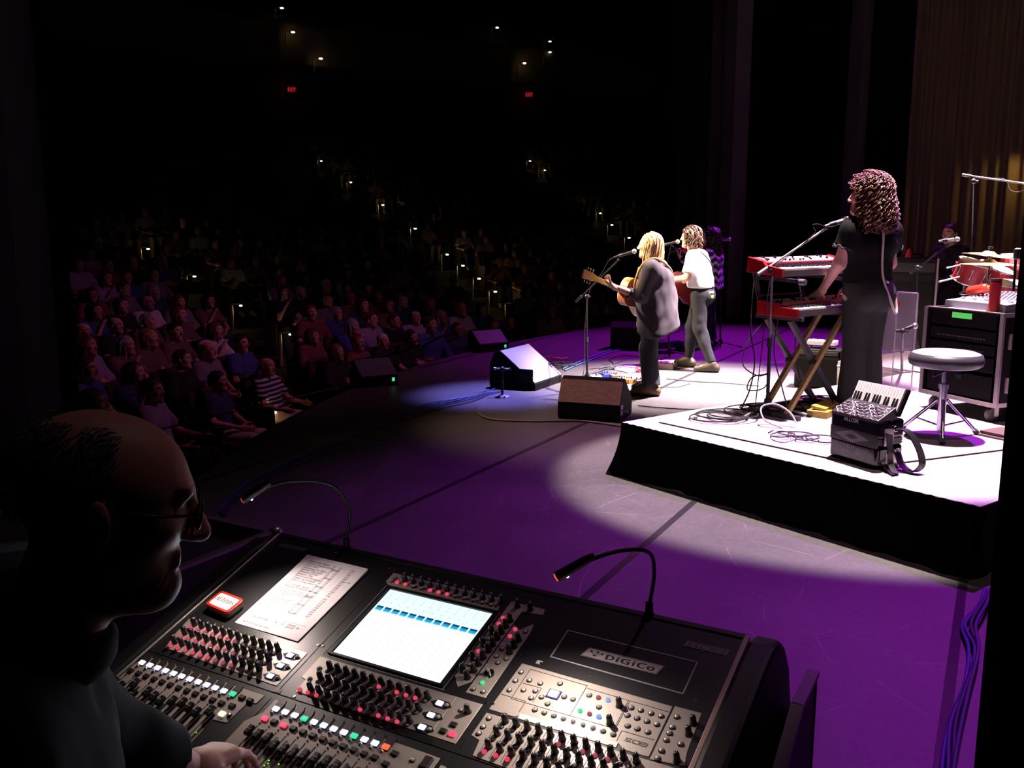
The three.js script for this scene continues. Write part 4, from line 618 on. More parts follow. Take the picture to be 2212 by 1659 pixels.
  // right bay: upper control plates with round buttons
  const R1 = plate('control_plate', [[0.3, -0.004], [0.652, -0.012], [0.652, -0.1445], [0.6, -0.1445], [0.585, -0.133], [0.365, -0.133], [0.36, -0.1445], [0.2955, -0.1445]]);
  const R2 = plate('control_plate', [[0.657, -0.0095], [0.712, -0.009], [0.716, -0.106], [0.722, -0.141], [0.657, -0.1485]]);
  const B = { green: greenLed, red: pinkLed, blue: blueLed };
  for (const [a, b] of [[0.3106, -0.0288], [0.3108, -0.056], [0.3111, -0.084], [0.3395, -0.0446], [0.3664, -0.0446], [0.3404, -0.0738], [0.3663, -0.0677], [0.3666, -0.0884], [0.4073, -0.031], [0.3864, -0.0786], [0.432, -0.0618], [0.4527, -0.0624], [0.407, -0.0909], [0.5757, -0.0427], [0.5964, -0.0425], [0.6186, -0.043], [0.64, -0.0433], [0.5757, -0.064], [0.5968, -0.0643], [0.6183, -0.0653], [0.6394, -0.0659], [0.5865, -0.0888], [0.6074, -0.0894], [0.6292, -0.09], [0.4803, -0.0402], [0.5124, -0.0633]]) button(R1, a, b);
  for (let i = 0; i < 9; i++) button(R1, 0.3894 + 0.0223 * i, -0.1145 - 0.0005 * i);
  for (const [a, b, m] of [[0.5013, -0.0407, B.red], [0.5227, -0.0401, B.blue], [0.4804, -0.0859, B.green], [0.5017, -0.0868, B.red], [0.5226, -0.0873, B.blue]]) button(R1, a, b, m);
  put(R1, 'key_surround', rbx(0.029, 0.003, 0.025, 0.0014, 0, 0.0032, 0), paintedHalo, 0.4079, -0.0632); put(R1, 'lit_key', rbx(0.022, 0.007, 0.018, 0.003, 0, 0.005, 0), white, 0.4079, -0.0632);
  knob(R1, 0.551, -0.046); knob(R1, 0.551, -0.095);
  for (const [a, b] of [[0.67, -0.0347], [0.6703, -0.0625], [0.6705, -0.0784], [0.6703, -0.0959], [0.6995, -0.0962], [0.6707, -0.1234], [0.6702, -0.1428]]) button(R2, a, b);
  for (const [a, b] of [[0.706, -0.04], [0.706, -0.068], [0.706, -0.135]]) knob(R2, a, b);
  const lines = []; for (const [x0, y0, x1, y1] of [[0.326, -0.014, 0.465, -0.017], [0.326, -0.014, 0.326, -0.104], [0.465, -0.017, 0.465, -0.104], [0.326, -0.104, 0.56, -0.104], [0.468, -0.024, 0.563, -0.026], [0.563, -0.026, 0.563, -0.104], [0.566, -0.026, 0.566, -0.104], [0.375, -0.097, 0.375, -0.056], [0.33, -0.056, 0.375, -0.056], [0.58, -0.104, 0.648, -0.104], [0.58, -0.104, 0.58, -0.131], [0.3, -0.1, 0.36, -0.1], [0.36, -0.1, 0.36, -0.13], [0.566, -0.026, 0.65, -0.028]]) { const l = Math.hypot(x1 - x0, y1 - y0); lines.push(new THREE.BoxGeometry(l, 0.0006, 0.0011).rotateY(Math.atan2(y1 - y0, x1 - x0)).translate((x0 + x1) / 2, 0.0028, -(y0 + y1) / 2)); }
  mesh('printed_lines', lines, ink, R1);
  const rLines = []; for (let i = 0; i < 12; i++) rLines.push(bx(0.0009, 0.0006, 0.1, 0.333 + 0.0264 * i, 0.0028, 0.208)); mesh('printed_lines', rLines, ink, R);
  tilt(mesh('label_strip', bx(0.22, 0.001, 0.017, 0.4745, 0.002, 0.1375), std(0xf0ece4, 0.8), mixer));
  // badges
  const badge = (name, tex, w, h, a, b, y, mat) => tilt(mesh(name, new THREE.PlaneGeometry(w, h).rotateX(-Math.PI / 2).translate(a, y, -b), new THREE.MeshStandardMaterial({ map: tex, roughness: 0.6, transparent: true, alphaTest: 0.5, ...mat }), mixer));
  const logoPlate = canvasTexture(1024, 176, (g, w, h) => {
    g.clearRect(0, 0, w, h); const para = (i) => { g.beginPath(); g.moveTo(60 + i, 8 + i); g.lineTo(w - 8 - i, 8 + i); g.lineTo(w - 60 - i, h - 8 - i); g.lineTo(8 + i, h - 8 - i); g.closePath(); };
    g.fillStyle = '#a9a39f'; para(0); g.fill(); g.strokeStyle = '#17171a'; g.lineWidth = 6; para(9); g.stroke(); g.fillStyle = '#141416'; g.font = 'bold 118px sans-serif'; g.textBaseline = 'middle'; g.textAlign = 'left'; g.save(); g.translate(292, 92); g.scale(1.66, 1); g.fillText('DiGiCo', 0, 0); g.restore();
    g.lineWidth = 7; const D = [[110, 60], [170, 118], [192, 52], [252, 66]]; g.beginPath(); g.moveTo(...D[0]); g.lineTo(...D[1]); g.lineTo(...D[3]); g.moveTo(...D[2]); g.lineTo(...D[1]); g.stroke(); for (const [x, y] of D) { g.beginPath(); g.arc(x, y, 17, 0, 7); g.fill(); }
  });
  badge('logo_badge', logoPlate, 0.19, 0.0315, 0.506, 0.0748, 0.0024);
  const sd8 = (fg, bg) => canvasTexture(512, 128, (g, w, h) => { g.clearRect(0, 0, w, h); if (bg) { g.fillStyle = bg; g.beginPath(); g.moveTo(24, 6); g.lineTo(w - 6, 6); g.lineTo(w - 24, h - 6); g.lineTo(6, h - 6); g.closePath(); g.fill(); } g.strokeStyle = fg; g.lineWidth = 13; g.lineJoin = 'round'; const P = (pts) => { g.beginPath(); pts.forEach(([x, y], i) => i ? g.lineTo(x, y) : g.moveTo(x, y)); g.stroke(); };
    P([[175, 26], [60, 26], [52, 64], [158, 64], [150, 102], [36, 102]]); P([[205, 26], [320, 26], [304, 102], [189, 102], [205, 26]]); P([[350, 26], [468, 26], [452, 102], [334, 102], [350, 26]]); P([[342, 64], [460, 64]]); });
  badge('model_badge', sd8('#101012', '#6f6a6c'), 0.1, 0.02, 0.665, 0.168, 0.0024);
  badge('model_badge', sd8('#5c5550', null), 0.056, 0.013, 0.617, -0.121, 0.0034);
  const small = canvasTexture(512, 96, (g, w, h) => { g.clearRect(0, 0, w, h); g.fillStyle = '#4a4648'; g.beginPath(); g.moveTo(30, 6); g.lineTo(w - 6, 6); g.lineTo(w - 30, h - 6); g.lineTo(6, h - 6); g.closePath(); g.fill(); g.fillStyle = '#141416'; g.font = 'bold 62px sans-serif'; g.textBaseline = 'middle'; g.textAlign = 'center'; g.fillText('DiGiCo', w / 2 + 20, h / 2 + 3); });
  badge('maker_badge', small, 0.1, 0.018, -0.545, 0.187, 0.0024);
  const fr = [[0.352, 0.124], [0.66, 0.1215], [0.6605, 0.028], [0.3515, 0.0355]], frame = []; for (let i = 0; i < 4; i++) { const [x0, y0] = fr[i], [x1, y1] = fr[(i + 1) % 4]; frame.push(new THREE.BoxGeometry(Math.hypot(x1 - x0, y1 - y0) + 0.003, 0.0012, 0.0032).rotateY(Math.atan2(y1 - y0, x1 - x0)).translate((x0 + x1) / 2, 0.0018, -(y0 + y1) / 2)); }
  tilt(mesh('logo_frame', frame, greyInk, mixer));
  for (const [a, b] of [[0.3345, 0.012], [-0.197, -0.262], [0.282, -0.31]]) put(face, 'asset_tag', rbx(0.014, 0.001, 0.011, 0.0004, 0, 0.0016, 0), std(0xa8a4a2, 0.7), a, b);
  // fader section
  const faders = (a0, pitch, poly, cols, reds, levels) => {
    const p = plate('control_plate', poly), slot = bx(0.0022, 0.0012, 0.11, 0, 0.0026, 0), strip = bx(0.0075, 0.0008, 0.1, 0, 0.0025, 0);
    const capG = merge([tint(rbx(0.013, 0.011, 0.026, 0.003, 0, 0.012, 0), rgb(0.012, 0.012, 0.013)), tint(bx(0.013, 0.0006, 0.0012, 0, 0.0178, 0), rgb(0.5, 0.5, 0.5)), tint(bx(0.002, 0.008, 0.004, 0, 0.005, 0), rgb(0.2, 0.2, 0.2))]);
    const meter = std(rgb(0.02, 0.02, 0.018), 0.4), grn = glow(rgb(0.3, 1.0, 0.05), 0.9, 0x112208);
    for (let i = 0; i < 12; i++) {
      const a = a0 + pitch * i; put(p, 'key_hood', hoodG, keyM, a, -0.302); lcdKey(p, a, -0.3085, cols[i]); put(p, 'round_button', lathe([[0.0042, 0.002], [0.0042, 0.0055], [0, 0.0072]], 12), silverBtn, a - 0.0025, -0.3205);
      put(p, reds.includes(i) ? 'lit_key' : 'key', keyOff, reds.includes(i) ? redK : keyM, a - 0.0065, -0.3385); put(p, 'led', sph(0.0022, 0, 0.003, 0, 8), keyM, a - 0.0085, -0.354);
      put(p, 'fader_slot', slot, ink, a - 0.009, -0.415); put(p, 'meter_strip', strip, meter, a + 0.003, -0.42); const o = put(p, 'fader_cap', capG, knobM, a - 0.009, levels[i]);
      for (let q = 0; q < [2, 1, 0, 3, 1, 0, 2, 0, 1, 0, 0, 1][i]; q++) put(p, 'meter_light', bx(0.003, 0.001, 0.003, 0, 0.0032, 0), grn, a + 0.001 + (q % 2) * 0.004, -0.425 - q * 0.007);
    }
    return p;
  };
  const W = white, G = greenK;
  const LF = faders(-0.6045, 0.0281, [[-0.612, -0.2875], [-0.219, -0.2855], [-0.2215, -0.31], [-0.243, -0.314], [-0.247, -0.378], [-0.285, -0.383], [-0.285, -0.62], [-0.622, -0.62], [-0.624, -0.32]], [W, W, W, W, W, W, W, W, W, W, W, G], [], [-0.385, -0.39, -0.37, -0.4, -0.38, -0.385, -0.39, -0.38, -0.375, -0.38, -0.385, -0.37]);
  for (const [a, b] of [[-0.2666, -0.3084], [-0.2419, -0.3087], [-0.2712, -0.3359]]) put(LF, 'key', keyOff, keyM, a, b); put(LF, 'lit_key', keyLitG, glow(rgb(1, 1, 0.8), 1.0, 0x555544), -0.2755, -0.3633); button(LF, -0.2559, -0.3606);
  const MF = faders(-0.162, 0.0276, [[-0.185, -0.286], [0.264, -0.292], [0.27, -0.62], [-0.21, -0.62], [-0.21, -0.36], [-0.186, -0.325]], [W, W, W, G, W, W, W, W, G, W, W, orangeK], [0, 2], [-0.382, -0.384, -0.384, -0.395, -0.395, -0.396, -0.392, -0.39, -0.388, -0.392, -0.395, -0.39]);
  for (const [a, b] of [[0.1695, -0.3154], [0.1664, -0.3438]]) put(MF, 'key', keyOff, keyM, a, b); button(MF, 0.2136, -0.3163); put(MF, 'rocker', rbx(0.022, 0.008, 0.03, 0.003, 0, 0.004, 0), keyM, 0.245, -0.312);
}
// things lying on the console
function layOnConsole(o, a, b, h, spin) { const q = new THREE.Quaternion().setFromEuler(new THREE.Euler(0, CYAW, 0)).multiply(new THREE.Quaternion().setFromEuler(new THREE.Euler(CT, 0, 0))).multiply(new THREE.Quaternion().setFromEuler(new THREE.Euler(0, spin, 0))); o.quaternion.copy(q); o.position.copy(conWorld(a, b, h)); }
{
  const tex = canvasTexture(850, 1100, (g, w, h) => {
    g.fillStyle = '#f3eef2'; g.fillRect(0, 0, w, h); g.fillStyle = '#1c1a20'; const f = (s) => { g.font = `italic bold ${s}px serif`; };
    const T = ['Share the Moon', 'Least Complicated', 'Fare Thee', 'Language or Kiss', 'Spread the pain', 'Damned if not', 'Romeo, Too', "We're not through", 'Come on around', 'Love is long away', '1 2'];
    const T2 = ["It's Alright Again", 'Making Promises Strong', 'Love of our lives', 'Moment of Forgiveness', 'Rock & Roll', 'Touch', 'Let me go easy', 'Power of Two', 'Galileo', 'Go', 'Closer'];
    [...T, ...T2].forEach((t, i) => { const y = 90 + i * 33 + (i > 12 ? 16 : 0); f(37); g.fillText(t, 96, y); f(32); g.fillText('A' + (1 + (i * 5) % 3), 430 + (i % 3) * 6, y); g.fillText('E' + (1 + (i * 7) % 4), 520, y + 4); if (i % 4 === 1) g.fillText('Mand.', 450, y + 14); g.fillText(String(110 + (i * 37) % 90), 672, y + 3); g.fillText('-', 610, y); });
    g.lineWidth = 2; g.strokeStyle = '#333'; g.beginPath(); g.moveTo(120, 920); g.lineTo(800, 912); g.stroke(); g.lineWidth = 5; g.beginPath(); g.moveTo(705, 250); g.lineTo(800, 246); g.moveTo(705, 238); g.lineTo(705, 262); g.moveTo(800, 234); g.lineTo(800, 258); g.stroke();
    f(34); g.fillText('Second Song', 110, 970); g.fillText('A2', 410, 968); g.fillText('E3', 500, 968); g.fillText('mand', 585, 955); g.fillText('guitar', 580, 985); g.fillText('96', 700, 970); g.fillText('lights & ring out cues', 60, 1060);
  });
  const o = thing('set_list', 'white handwritten set list sheet lying on the mixing console', 'paper'); layOnConsole(o, -0.368, 0.026, 0.002, -0.018);
  const g = new THREE.PlaneGeometry(0.216, 0.285, 8, 10), p = g.attributes.position; for (let i = 0; i < p.count; i++) p.setZ(i, 0.003 * Math.max(0, p.getY(i) / 0.14) ** 2 + 0.0012 * (1 + Math.sin(p.getX(i) * 20))); g.computeVertexNormals();
  mesh('sheet', g.rotateX(-Math.PI / 2), new THREE.MeshStandardMaterial({ map: tex, roughness: 0.85, side: THREE.DoubleSide }), o);
  const back = mesh('sheet_back', bx(0.2155, 0.0006, 0.2845, 0, -0.0004, 0), std(0xe8e4e6, 0.85), o);
  const tinTex = canvasTexture(512, 330, (c, w, h) => { c.fillStyle = '#c3271c'; c.fillRect(0, 0, w, h); c.fillStyle = '#efe9e8'; const rr2 = (x, y, ww, hh, r) => { c.beginPath(); c.moveTo(x + r, y); c.arcTo(x + ww, y, x + ww, y + hh, r); c.arcTo(x + ww, y + hh, x, y + hh, r); c.arcTo(x, y + hh, x, y, r); c.arcTo(x, y, x + ww, y, r); c.closePath(); }; rr2(42, 40, w - 84, h - 80, 34); c.fill(); c.fillStyle = '#2a2530'; c.textAlign = 'center'; c.textBaseline = 'middle'; c.save(); c.translate(w / 2, h / 2 - 18); c.scale(0.8, 1); c.font = 'bold 104px serif'; c.fillText('ALTOIDS', 0, 0); c.restore(); c.font = '28px serif'; c.fillText('~ \u2666 ~', w / 2, h / 2 + 62); });
  const t = thing('mint_tin', 'red and white ALTOIDS mint tin beside the set list', 'tin'); layOnConsole(t, -0.545, -0.077, 0.001, -0.1);
  const S1 = (w, h, r) => { const s = new THREE.Shape(); s.moveTo(-w / 2 + r, -h / 2); s.lineTo(w / 2 - r, -h / 2); s.quadraticCurveTo(w / 2, -h / 2, w / 2, -h / 2 + r); s.lineTo(w / 2, h / 2 - r); s.quadraticCurveTo(w / 2, h / 2, w / 2 - r, h / 2); s.lineTo(-w / 2 + r, h / 2); s.quadraticCurveTo(-w / 2, h / 2, -w / 2, h / 2 - r); s.lineTo(-w / 2, -h / 2 + r); s.quadraticCurveTo(-w / 2, -h / 2, -w / 2 + r, -h / 2); return s; };
  const ex = (s, d, b) => new THREE.ExtrudeGeometry(s, { depth: d, bevelEnabled: true, bevelSize: b, bevelThickness: b, bevelSegments: 2, curveSegments: 6 }).rotateX(-Math.PI / 2);
  mesh('box', ex(S1(0.088, 0.054, 0.012), 0.013, 0.001).translate(0, 0.001, 0), std(rgb(0.55, 0.5, 0.4), 0.3, { metalness: 0.7 }), t);
  mesh('lid_rim', ex(S1(0.091, 0.057, 0.013), 0.005, 0.0012).translate(0, 0.0145, 0), std(rgb(0.5, 0.04, 0.03), 0.4), t);
  const lg = new THREE.ShapeGeometry(S1(0.091, 0.057, 0.013), 6), lp = lg.attributes.position, lu = lg.attributes.uv; for (let i = 0; i < lp.count; i++) lu.setXY(i, lp.getX(i) / 0.091 + 0.5, lp.getY(i) / 0.057 + 0.5);
  mesh('lid', lg.rotateX(-Math.PI / 2).translate(0, 0.0216, 0), new THREE.MeshStandardMaterial({ map: tinTex, roughness: 0.45 }), t);
  // two gooseneck lamps plugged into the rear rail
  const lamp = (label, base, mids, tip, aim, k) => {
    const l = thing('gooseneck_lamp', label, 'lamp', base, 0, 'gooseneck lamps on the console'), rel = (v) => v.clone().sub(base), dir = tip.clone().sub(mids[mids.length - 1]).normalize(), h0 = rel(tip).addScaledVector(dir, -0.05);
    mesh('plug', merge([bar(V(0, -0.012, 0), V(0, 0.03, 0), 0.01, 0.009), cyl(0.012, 0.012, 0.01, 0, 0, 0)]), blackMetal, l);
    mesh('neck', tube([V(0, 0.02, 0), ...mids.map(rel), h0], 0.0045, 8, 48), blackMetal, l);
    mesh('head', merge([bar(h0.clone().addScaledVector(dir, -0.022), rel(tip), 0.0095, 0.0115, 14), bar(h0.clone().addScaledVector(dir, -0.04), h0.clone().addScaledVector(dir, -0.02), 0.006, 0.0095)]), blackPlastic, l);
    mesh('red_tip', cyl(0.0085, 0.0085, 0.004, 0, 0, 0, 14).applyQuaternion(new THREE.Quaternion().setFromUnitVectors(V(0, 1, 0), dir)).translate(...rel(tip).addScaledVector(dir, 0.0015).toArray()), glow(rgb(1, 0.1, 0.03), 1.0, 0x330a05), l);
    const wb = rel(tip).addScaledVector(dir, -0.025).add(V(0, -0.0115, 0)); mesh('bulb', sph(0.004, wb.x, wb.y, wb.z, 8), glow(rgb(1, 0.9, 0.8), 2.5), l);
    const s = new THREE.SpotLight(rgb(1.0, 0.83, 0.74), k, 0, 1.15, 0.9, 2); s.position.copy(rel(tip).addScaledVector(dir, 0.012).add(V(0, -0.024, 0))); s.target.position.copy(rel(aim)); s.castShadow = true; s.shadow.radius = 0.5; s.name = 'gooseneck_light'; l.add(s); l.add(s.target); s.target.name = 'gooseneck_aim';
  };
  lamp('bent gooseneck lamp with a red tip over the right half of the console', conWorld(0.511, 0.226, 0.005), [conWorld(0.53, 0.24, 0.12), conWorld(0.54, 0.2, 0.21), conWorld(0.5, 0.12, 0.26), conWorld(0.445, 0.055, 0.262)], conWorld(0.41, 0.028, 0.245), conWorld(0.46, -0.2, 0), 0.6);
  lamp('thin gooseneck lamp with a red tip behind the set list', conWorld(-0.3776, 0.226, 0.005), [conWorld(-0.345, 0.245, 0.13), conWorld(-0.35, 0.21, 0.23), conWorld(-0.42, 0.13, 0.28), conWorld(-0.475, 0.08, 0.275)], conWorld(-0.51, 0.06, 0.256), conWorld(-0.34, -0.16, 0), 0.66);
}
// ---------------------------------------------------------------- stage gear
const E1 = V(0.605, 0, 0.796), E2 = V(0.796, 0, -0.605), KTURN = 0.65, RH = 0.36, RO = V(0.762, 0, -6.242);   // riser corner and its two edges
const onRiser = (p, q, h = RH) => RO.clone().addScaledVector(E1, p).addScaledVector(E2, q).setY(h);
const grain = noiseTexture(256, (u, v) => { const n = vnoise(u * 200, v * 200, 1.3) * 22 + vnoise(u * 30, v * 30, 5) * 14; const k = 205 + n; return [k, k * 0.985, k * 0.97]; }); grain.repeat.set(1, 1);
{
  const o = thing('keyboard_riser', 'low platform with a pale top and black skirt carrying the keyboards', 'platform', RO.clone(), KTURN);
  // local frame: x along E2, z along E1
  const top = new THREE.BoxGeometry(3.7, 0.04, 2.46).translate(1.85, RH - 0.02, 1.23), uv = top.attributes.uv, p = top.attributes.position; for (let i = 0; i < p.count; i++) uv.setXY(i, p.getX(i) * 3, p.getZ(i) * 3);
  mesh('deck', top, new THREE.MeshStandardMaterial({ map: grain, color: rgb(0.62, 0.6, 0.6), roughness: 0.85 }), o);
  mesh('deck_edge', merge([bx(3.7, 0.05, 0.012, 1.85, RH - 0.026, -0.004), bx(0.012, 0.05, 2.46, -0.004, RH - 0.026, 1.23)]), std(rgb(0.06, 0.045, 0.045), 0.7), o);
  mesh('frame', merge([bx(3.6, 0.1, 2.36, 1.85, RH - 0.1, 1.23), ...[[0.1, 0.1], [3.6, 0.1], [0.1, 2.36], [3.6, 2.36], [1.8, 0.1], [1.8, 2.36]].map(([x, z]) => bx(0.06, RH - 0.1, 0.06, x, (RH - 0.1) / 2, z))]), blackMetal, o);
  // skirt hangs along the near edge (x = 0) and turns both corners, flaring at the corner foot
  const pts = []; for (let t = 0; t <= 0.35; t += 0.05) pts.push([0.35 - t, -0.012, 0]); for (let t = 0; t <= 2.46; t += 0.03) pts.push([-0.014, t, 1]); for (let t = 0; t <= 0.5; t += 0.05) pts.push([t, 2.475, 2]);
  const P = [], I = [], m = 8; pts.forEach(([x, z, side], i) => { for (let j = 0; j <= m; j++) { const d = 1 - j / m, w = (0.012 * Math.sin(i * 0.9) + 0.012 * Math.sin(i * 0.37 + 1)) * d, corner = Math.max(0, 1 - Math.hypot(x, z) / 0.3) * 0.07 * d * d, wob = j === m ? 0.004 * Math.sin(i * 2.7) : 0; P.push(x - (side === 1 ? w + 0.035 * d * d : 0) - corner, 0.006 + (RH + 0.002 + wob - 0.006) * j / m, z + (side === 2 ? w : side === 0 ? -w : 0) - corner * 0.6); } });
  for (let i = 0; i < pts.length - 1; i++) for (let j = 0; j < m; j++) { const a = i * (m + 1) + j; I.push(a, a + m + 1, a + 1, a + 1, a + m + 1, a + m + 2); }
  const g = new THREE.BufferGeometry(); g.setAttribute('position', new THREE.Float32BufferAttribute(P, 3)); g.setIndex(I); g.computeVertexNormals();
  mesh('skirt', g, new THREE.MeshPhysicalMaterial({ color: rgb(0.0045, 0.0045, 0.005), roughness: 0.95, specularIntensity: 0.2, side: THREE.DoubleSide }), o);
  const mat = thing('floor_mat', 'pale lilac mat with a dark edge under the keyboard stand', 'mat', RO.clone(), KTURN);
  mesh('mat_sheet', prism([[0.18, -0.17], [1.75, -0.35], [1.5, -2.05], [0.24, -1.72]], 0.006).rotateX(-Math.PI / 2).translate(0, RH + 0.003, 0), std(rgb(0.33, 0.28, 0.34), 0.85), mat);
  mesh('mat_border', merge([beam(V(0.24, RH + 0.005, 1.72), V(0.18, RH + 0.005, 0.17), 0.008, 0.006), beam(V(0.24, RH + 0.005, 1.72), V(1.5, RH + 0.005, 2.05), 0.008, 0.006)]), std(0x141014, 0.8), mat);
}
// keyboards
const redM = std(rgb(0.42, 0.012, 0.014), 0.32), KFL = V(1.936, 0, -6.30);
function keyboard(name, label, pos, tilt, len, depth, keys, parent) {
  const o = thing(name, label, 'keyboard', pos, KTURN); o.rotation.set(tilt, KTURN, 0, 'YXZ');
  const sideP = [[0.0, 0], [0.0, 0.052], [-0.15, 0.062], [-0.17, 0.085], [-depth, 0.1], [-depth, 0]];   // front at z = 0
  const slab = (w, x) => new THREE.ExtrudeGeometry(new THREE.Shape(sideP.map(([z, y]) => new THREE.Vector2(z, y))), { depth: w - 0.006, bevelEnabled: true, bevelSize: 0.003, bevelThickness: 0.003, bevelSegments: 2 }).rotateY(-Math.PI / 2).translate(x + w - 0.003, 0, 0);
  mesh('end_block', slab(0.03, 0), redM, o); mesh('end_block', slab(0.03, len - 0.03), redM, o);
  mesh('base', merge([bx(len - 0.06, 0.035, depth, len / 2, 0.018, -depth / 2), bx(len - 0.06, 0.045, 0.012, len / 2, 0.024, -0.004)]), std(rgb(0.1, 0.085, 0.085), 0.5), o);
  const panel = mesh('control_panel', prism([[-0.165, 0.036], [-0.165, 0.078], [-depth, 0.098], [-depth, 0.036]], len - 0.06).rotateY(-Math.PI / 2).scale(-1, 1, 1).scale(-1, 1, 1).translate(len / 2, 0, 0), std(rgb(0.5, 0.06, 0.06), 0.42), o);
  const sl = Math.atan2(0.02, depth - 0.165), knobs = []; for (let i = 0; i < 26; i++) { const x = rr(0.08, len - 0.1), t = rr(0.15, 0.85), z = -0.165 - (depth - 0.165) * t; knobs.push(cyl(0.007, 0.008, 0.014, x, 0.08 + 0.02 * t + 0.006, z, 10)); } mesh('panel_knobs', knobs, blackPlastic, panel);
  mesh('panel_field', merge([new THREE.BoxGeometry(len * 0.82, 0.002, (depth - 0.165) * 0.8).rotateX(sl).translate(len * 0.5, 0.0895, -0.165 - (depth - 0.165) * 0.5)]), std(rgb(0.62, 0.42, 0.42), 0.5), panel);
  const w = (len - 0.07) / keys, W = [], Bk = []; for (let i = 0; i < keys; i++) { W.push(rbx(w - 0.0012, 0.016, 0.148, 0.0015, 0.035 + w * (i + 0.5), 0.048, -0.085, 1)); if ([0, 1, 3, 4, 5].includes(i % 7)) Bk.push(bx(0.011, 0.014, 0.09, 0.035 + w * (i + 1), 0.062, -0.112)); }
  mesh('white_keys', W, std(0xf2eee6, 0.35), o).userData.kind = 'stuff'; mesh('black_keys', Bk, std(0x0d0c0c, 0.35), o).userData.kind = 'stuff';
  return o;
}
keyboard('stage_piano', 'lower red stage piano under the player\'s hand', V(KFL.x, RH + 0.715, KFL.z), 0, 1.28, 0.33, 52);
keyboard('synthesizer', 'upper red synthesizer on the second tier of the stand', V(1.845, RH + 0.985, -6.38), 0.1, 0.98, 0.3, 43);
{
  const o = thing('keyboard_stand', 'double X-braced two-tier keyboard stand under the red keyboards', 'stand', V(KFL.x, RH, KFL.z), KTURN);
  const yel = std(rgb(0.4, 0.29, 0.09), 0.5), dk = std(rgb(0.05, 0.045, 0.05), 0.5);
  for (const z of [-0.04, -0.24]) { mesh('brace', beam(V(0.0, 0.03, z), V(0.62, 0.69, z), 0.03, 0.035), yel, o); mesh('brace', beam(V(0.66, 0.03, z - 0.035), V(0.04, 0.69, z - 0.035), 0.03, 0.035), dk, o); mesh('pivot', cyl(0.035, 0.035, 0.05, 0, 0, 0, 16).rotateX(Math.PI / 2).translate(0.325, 0.36, z - 0.017), dk, o); }
  for (const x of [0.0, 0.66]) mesh('foot_bar', beam(V(x, 0.02, 0.07), V(x, 0.02, -0.36), 0.035, 0.035), dk, o);
  for (const x of [0.04, 0.62]) mesh('rest_bar', beam(V(x, 0.7, 0.03), V(x, 0.7, -0.36), 0.03, 0.025), dk, o);
  for (const x of [0.1, 0.62]) { mesh('tier_post', beam(V(x, 0.7, -0.36), V(x - 0.05, 1.0, -0.4), 0.03, 0.03), dk, o); mesh('tier_arm', beam(V(x - 0.05, 0.972, -0.4), V(x - 0.05, 0.958, 0.0), 0.03, 0.025), dk, o); mesh('arm_cap', bar(V(x - 0.05, 0.955, -0.02), V(x - 0.05, 0.955, 0.025), 0.022, 0.022), std(0x6a6468, 0.5), o); }
  mesh('cross_bar', beam(V(0.05, 0.84, -0.38), V(0.57, 0.84, -0.38), 0.012, 0.012), dk, o);
}
// microphones and stands
const grille = std(rgb(0.4, 0.4, 0.42), 0.4, { metalness: 0.7 });
function micOn(parent, head, tail, mat = blackMetal) {            // head is the grille
  const d = head.clone().sub(tail).normalize();
  mesh('microphone', bar(tail, head.clone().addScaledVector(d, -0.03), 0.0105, 0.019, 14), mat, parent);
  mesh('grille', sph(0.026, head.x, head.y, head.z, 16).translate(0, 0, 0), grille, parent);
  const c = mix(tail, head, 0.35); mesh('clip', bar(c.clone().addScaledVector(d, -0.025), c.clone().addScaledVector(d, 0.025), 0.018, 0.02, 10), blackPlastic, parent);
}
function micStand(label, base, top, boom, mic, o2 = {}) {         // base on the ground, top of the pole, boom [tail, tip], mic [head, tail], world points
  const o = thing('microphone_stand', label, 'microphone stand', base, 0, 'microphone stands'), r = (v) => v.clone().sub(base), T = r(top), m = o2.mat ?? blackMetal, low = mix(V(0, 0, 0), T, 0.5);
  if (o2.round) mesh('base', lathe([[0, 0.02], [0.03, 0.02], [0.075, 0.012], [0.08, 0.004], [0.08, 0]], 28), o2.baseMat ?? m, o);
  else for (let i = 0; i < 3; i++) { const a = (o2.turn ?? 0) + i * 2.094, e = V(Math.cos(a) * 0.3, 0.015, Math.sin(a) * 0.3); const L = mesh('leg', bar(V(0, 0.09, 0), e, 0.009), o2.legMat ?? m, o); mesh('foot', bar(mix(V(0, 0.09, 0), e, 0.9), e, 0.014), rubber, L); }
  mesh('pole', bar(V(0, 0.01, 0), low, 0.0125), m, o); mesh('upper_pole', bar(low, T, 0.009), o2.poleMat ?? m, o); mesh('clutch', bar(mix(V(0, 0, 0), T, 0.48), mix(V(0, 0, 0), T, 0.54), 0.018), blackPlastic, o);
  if (!o2.round) mesh('hub', merge([cyl(0.025, 0.03, 0.06, 0, 0.09, 0), cyl(0.016, 0.016, 0.03, 0, 0.13, 0)]), blackPlastic, o);
  if (boom) { const [a, b] = boom.map(r); mesh('boom', bar(a, b, 0.0085), o2.boomMat ?? m, o); mesh('boom_joint', merge([sph(0.026, T.x, T.y, T.z, 12), bar(T, T.clone().add(V(0.03, 0, 0.04)), 0.01)]), blackPlastic, o); mesh('counterweight', bar(a, mix(a, b, 0.14), 0.015), o2.boomMat ?? m, o); const k = b; mesh('tip_joint', sph(0.014, k.x, k.y, k.z, 10), blackPlastic, o); }
  if (mic) micOn(o, r(mic[0]), r(mic[1]), o2.micMat);
  if (o2.cable) mesh('cable', tube(o2.cable.map(r), 0.0035, 5, 60), o2.cableMat ?? rubber, o);
  return o;
}
const satin = std(rgb(0.3, 0.29, 0.3), 0.4, { metalness: 0.7 });
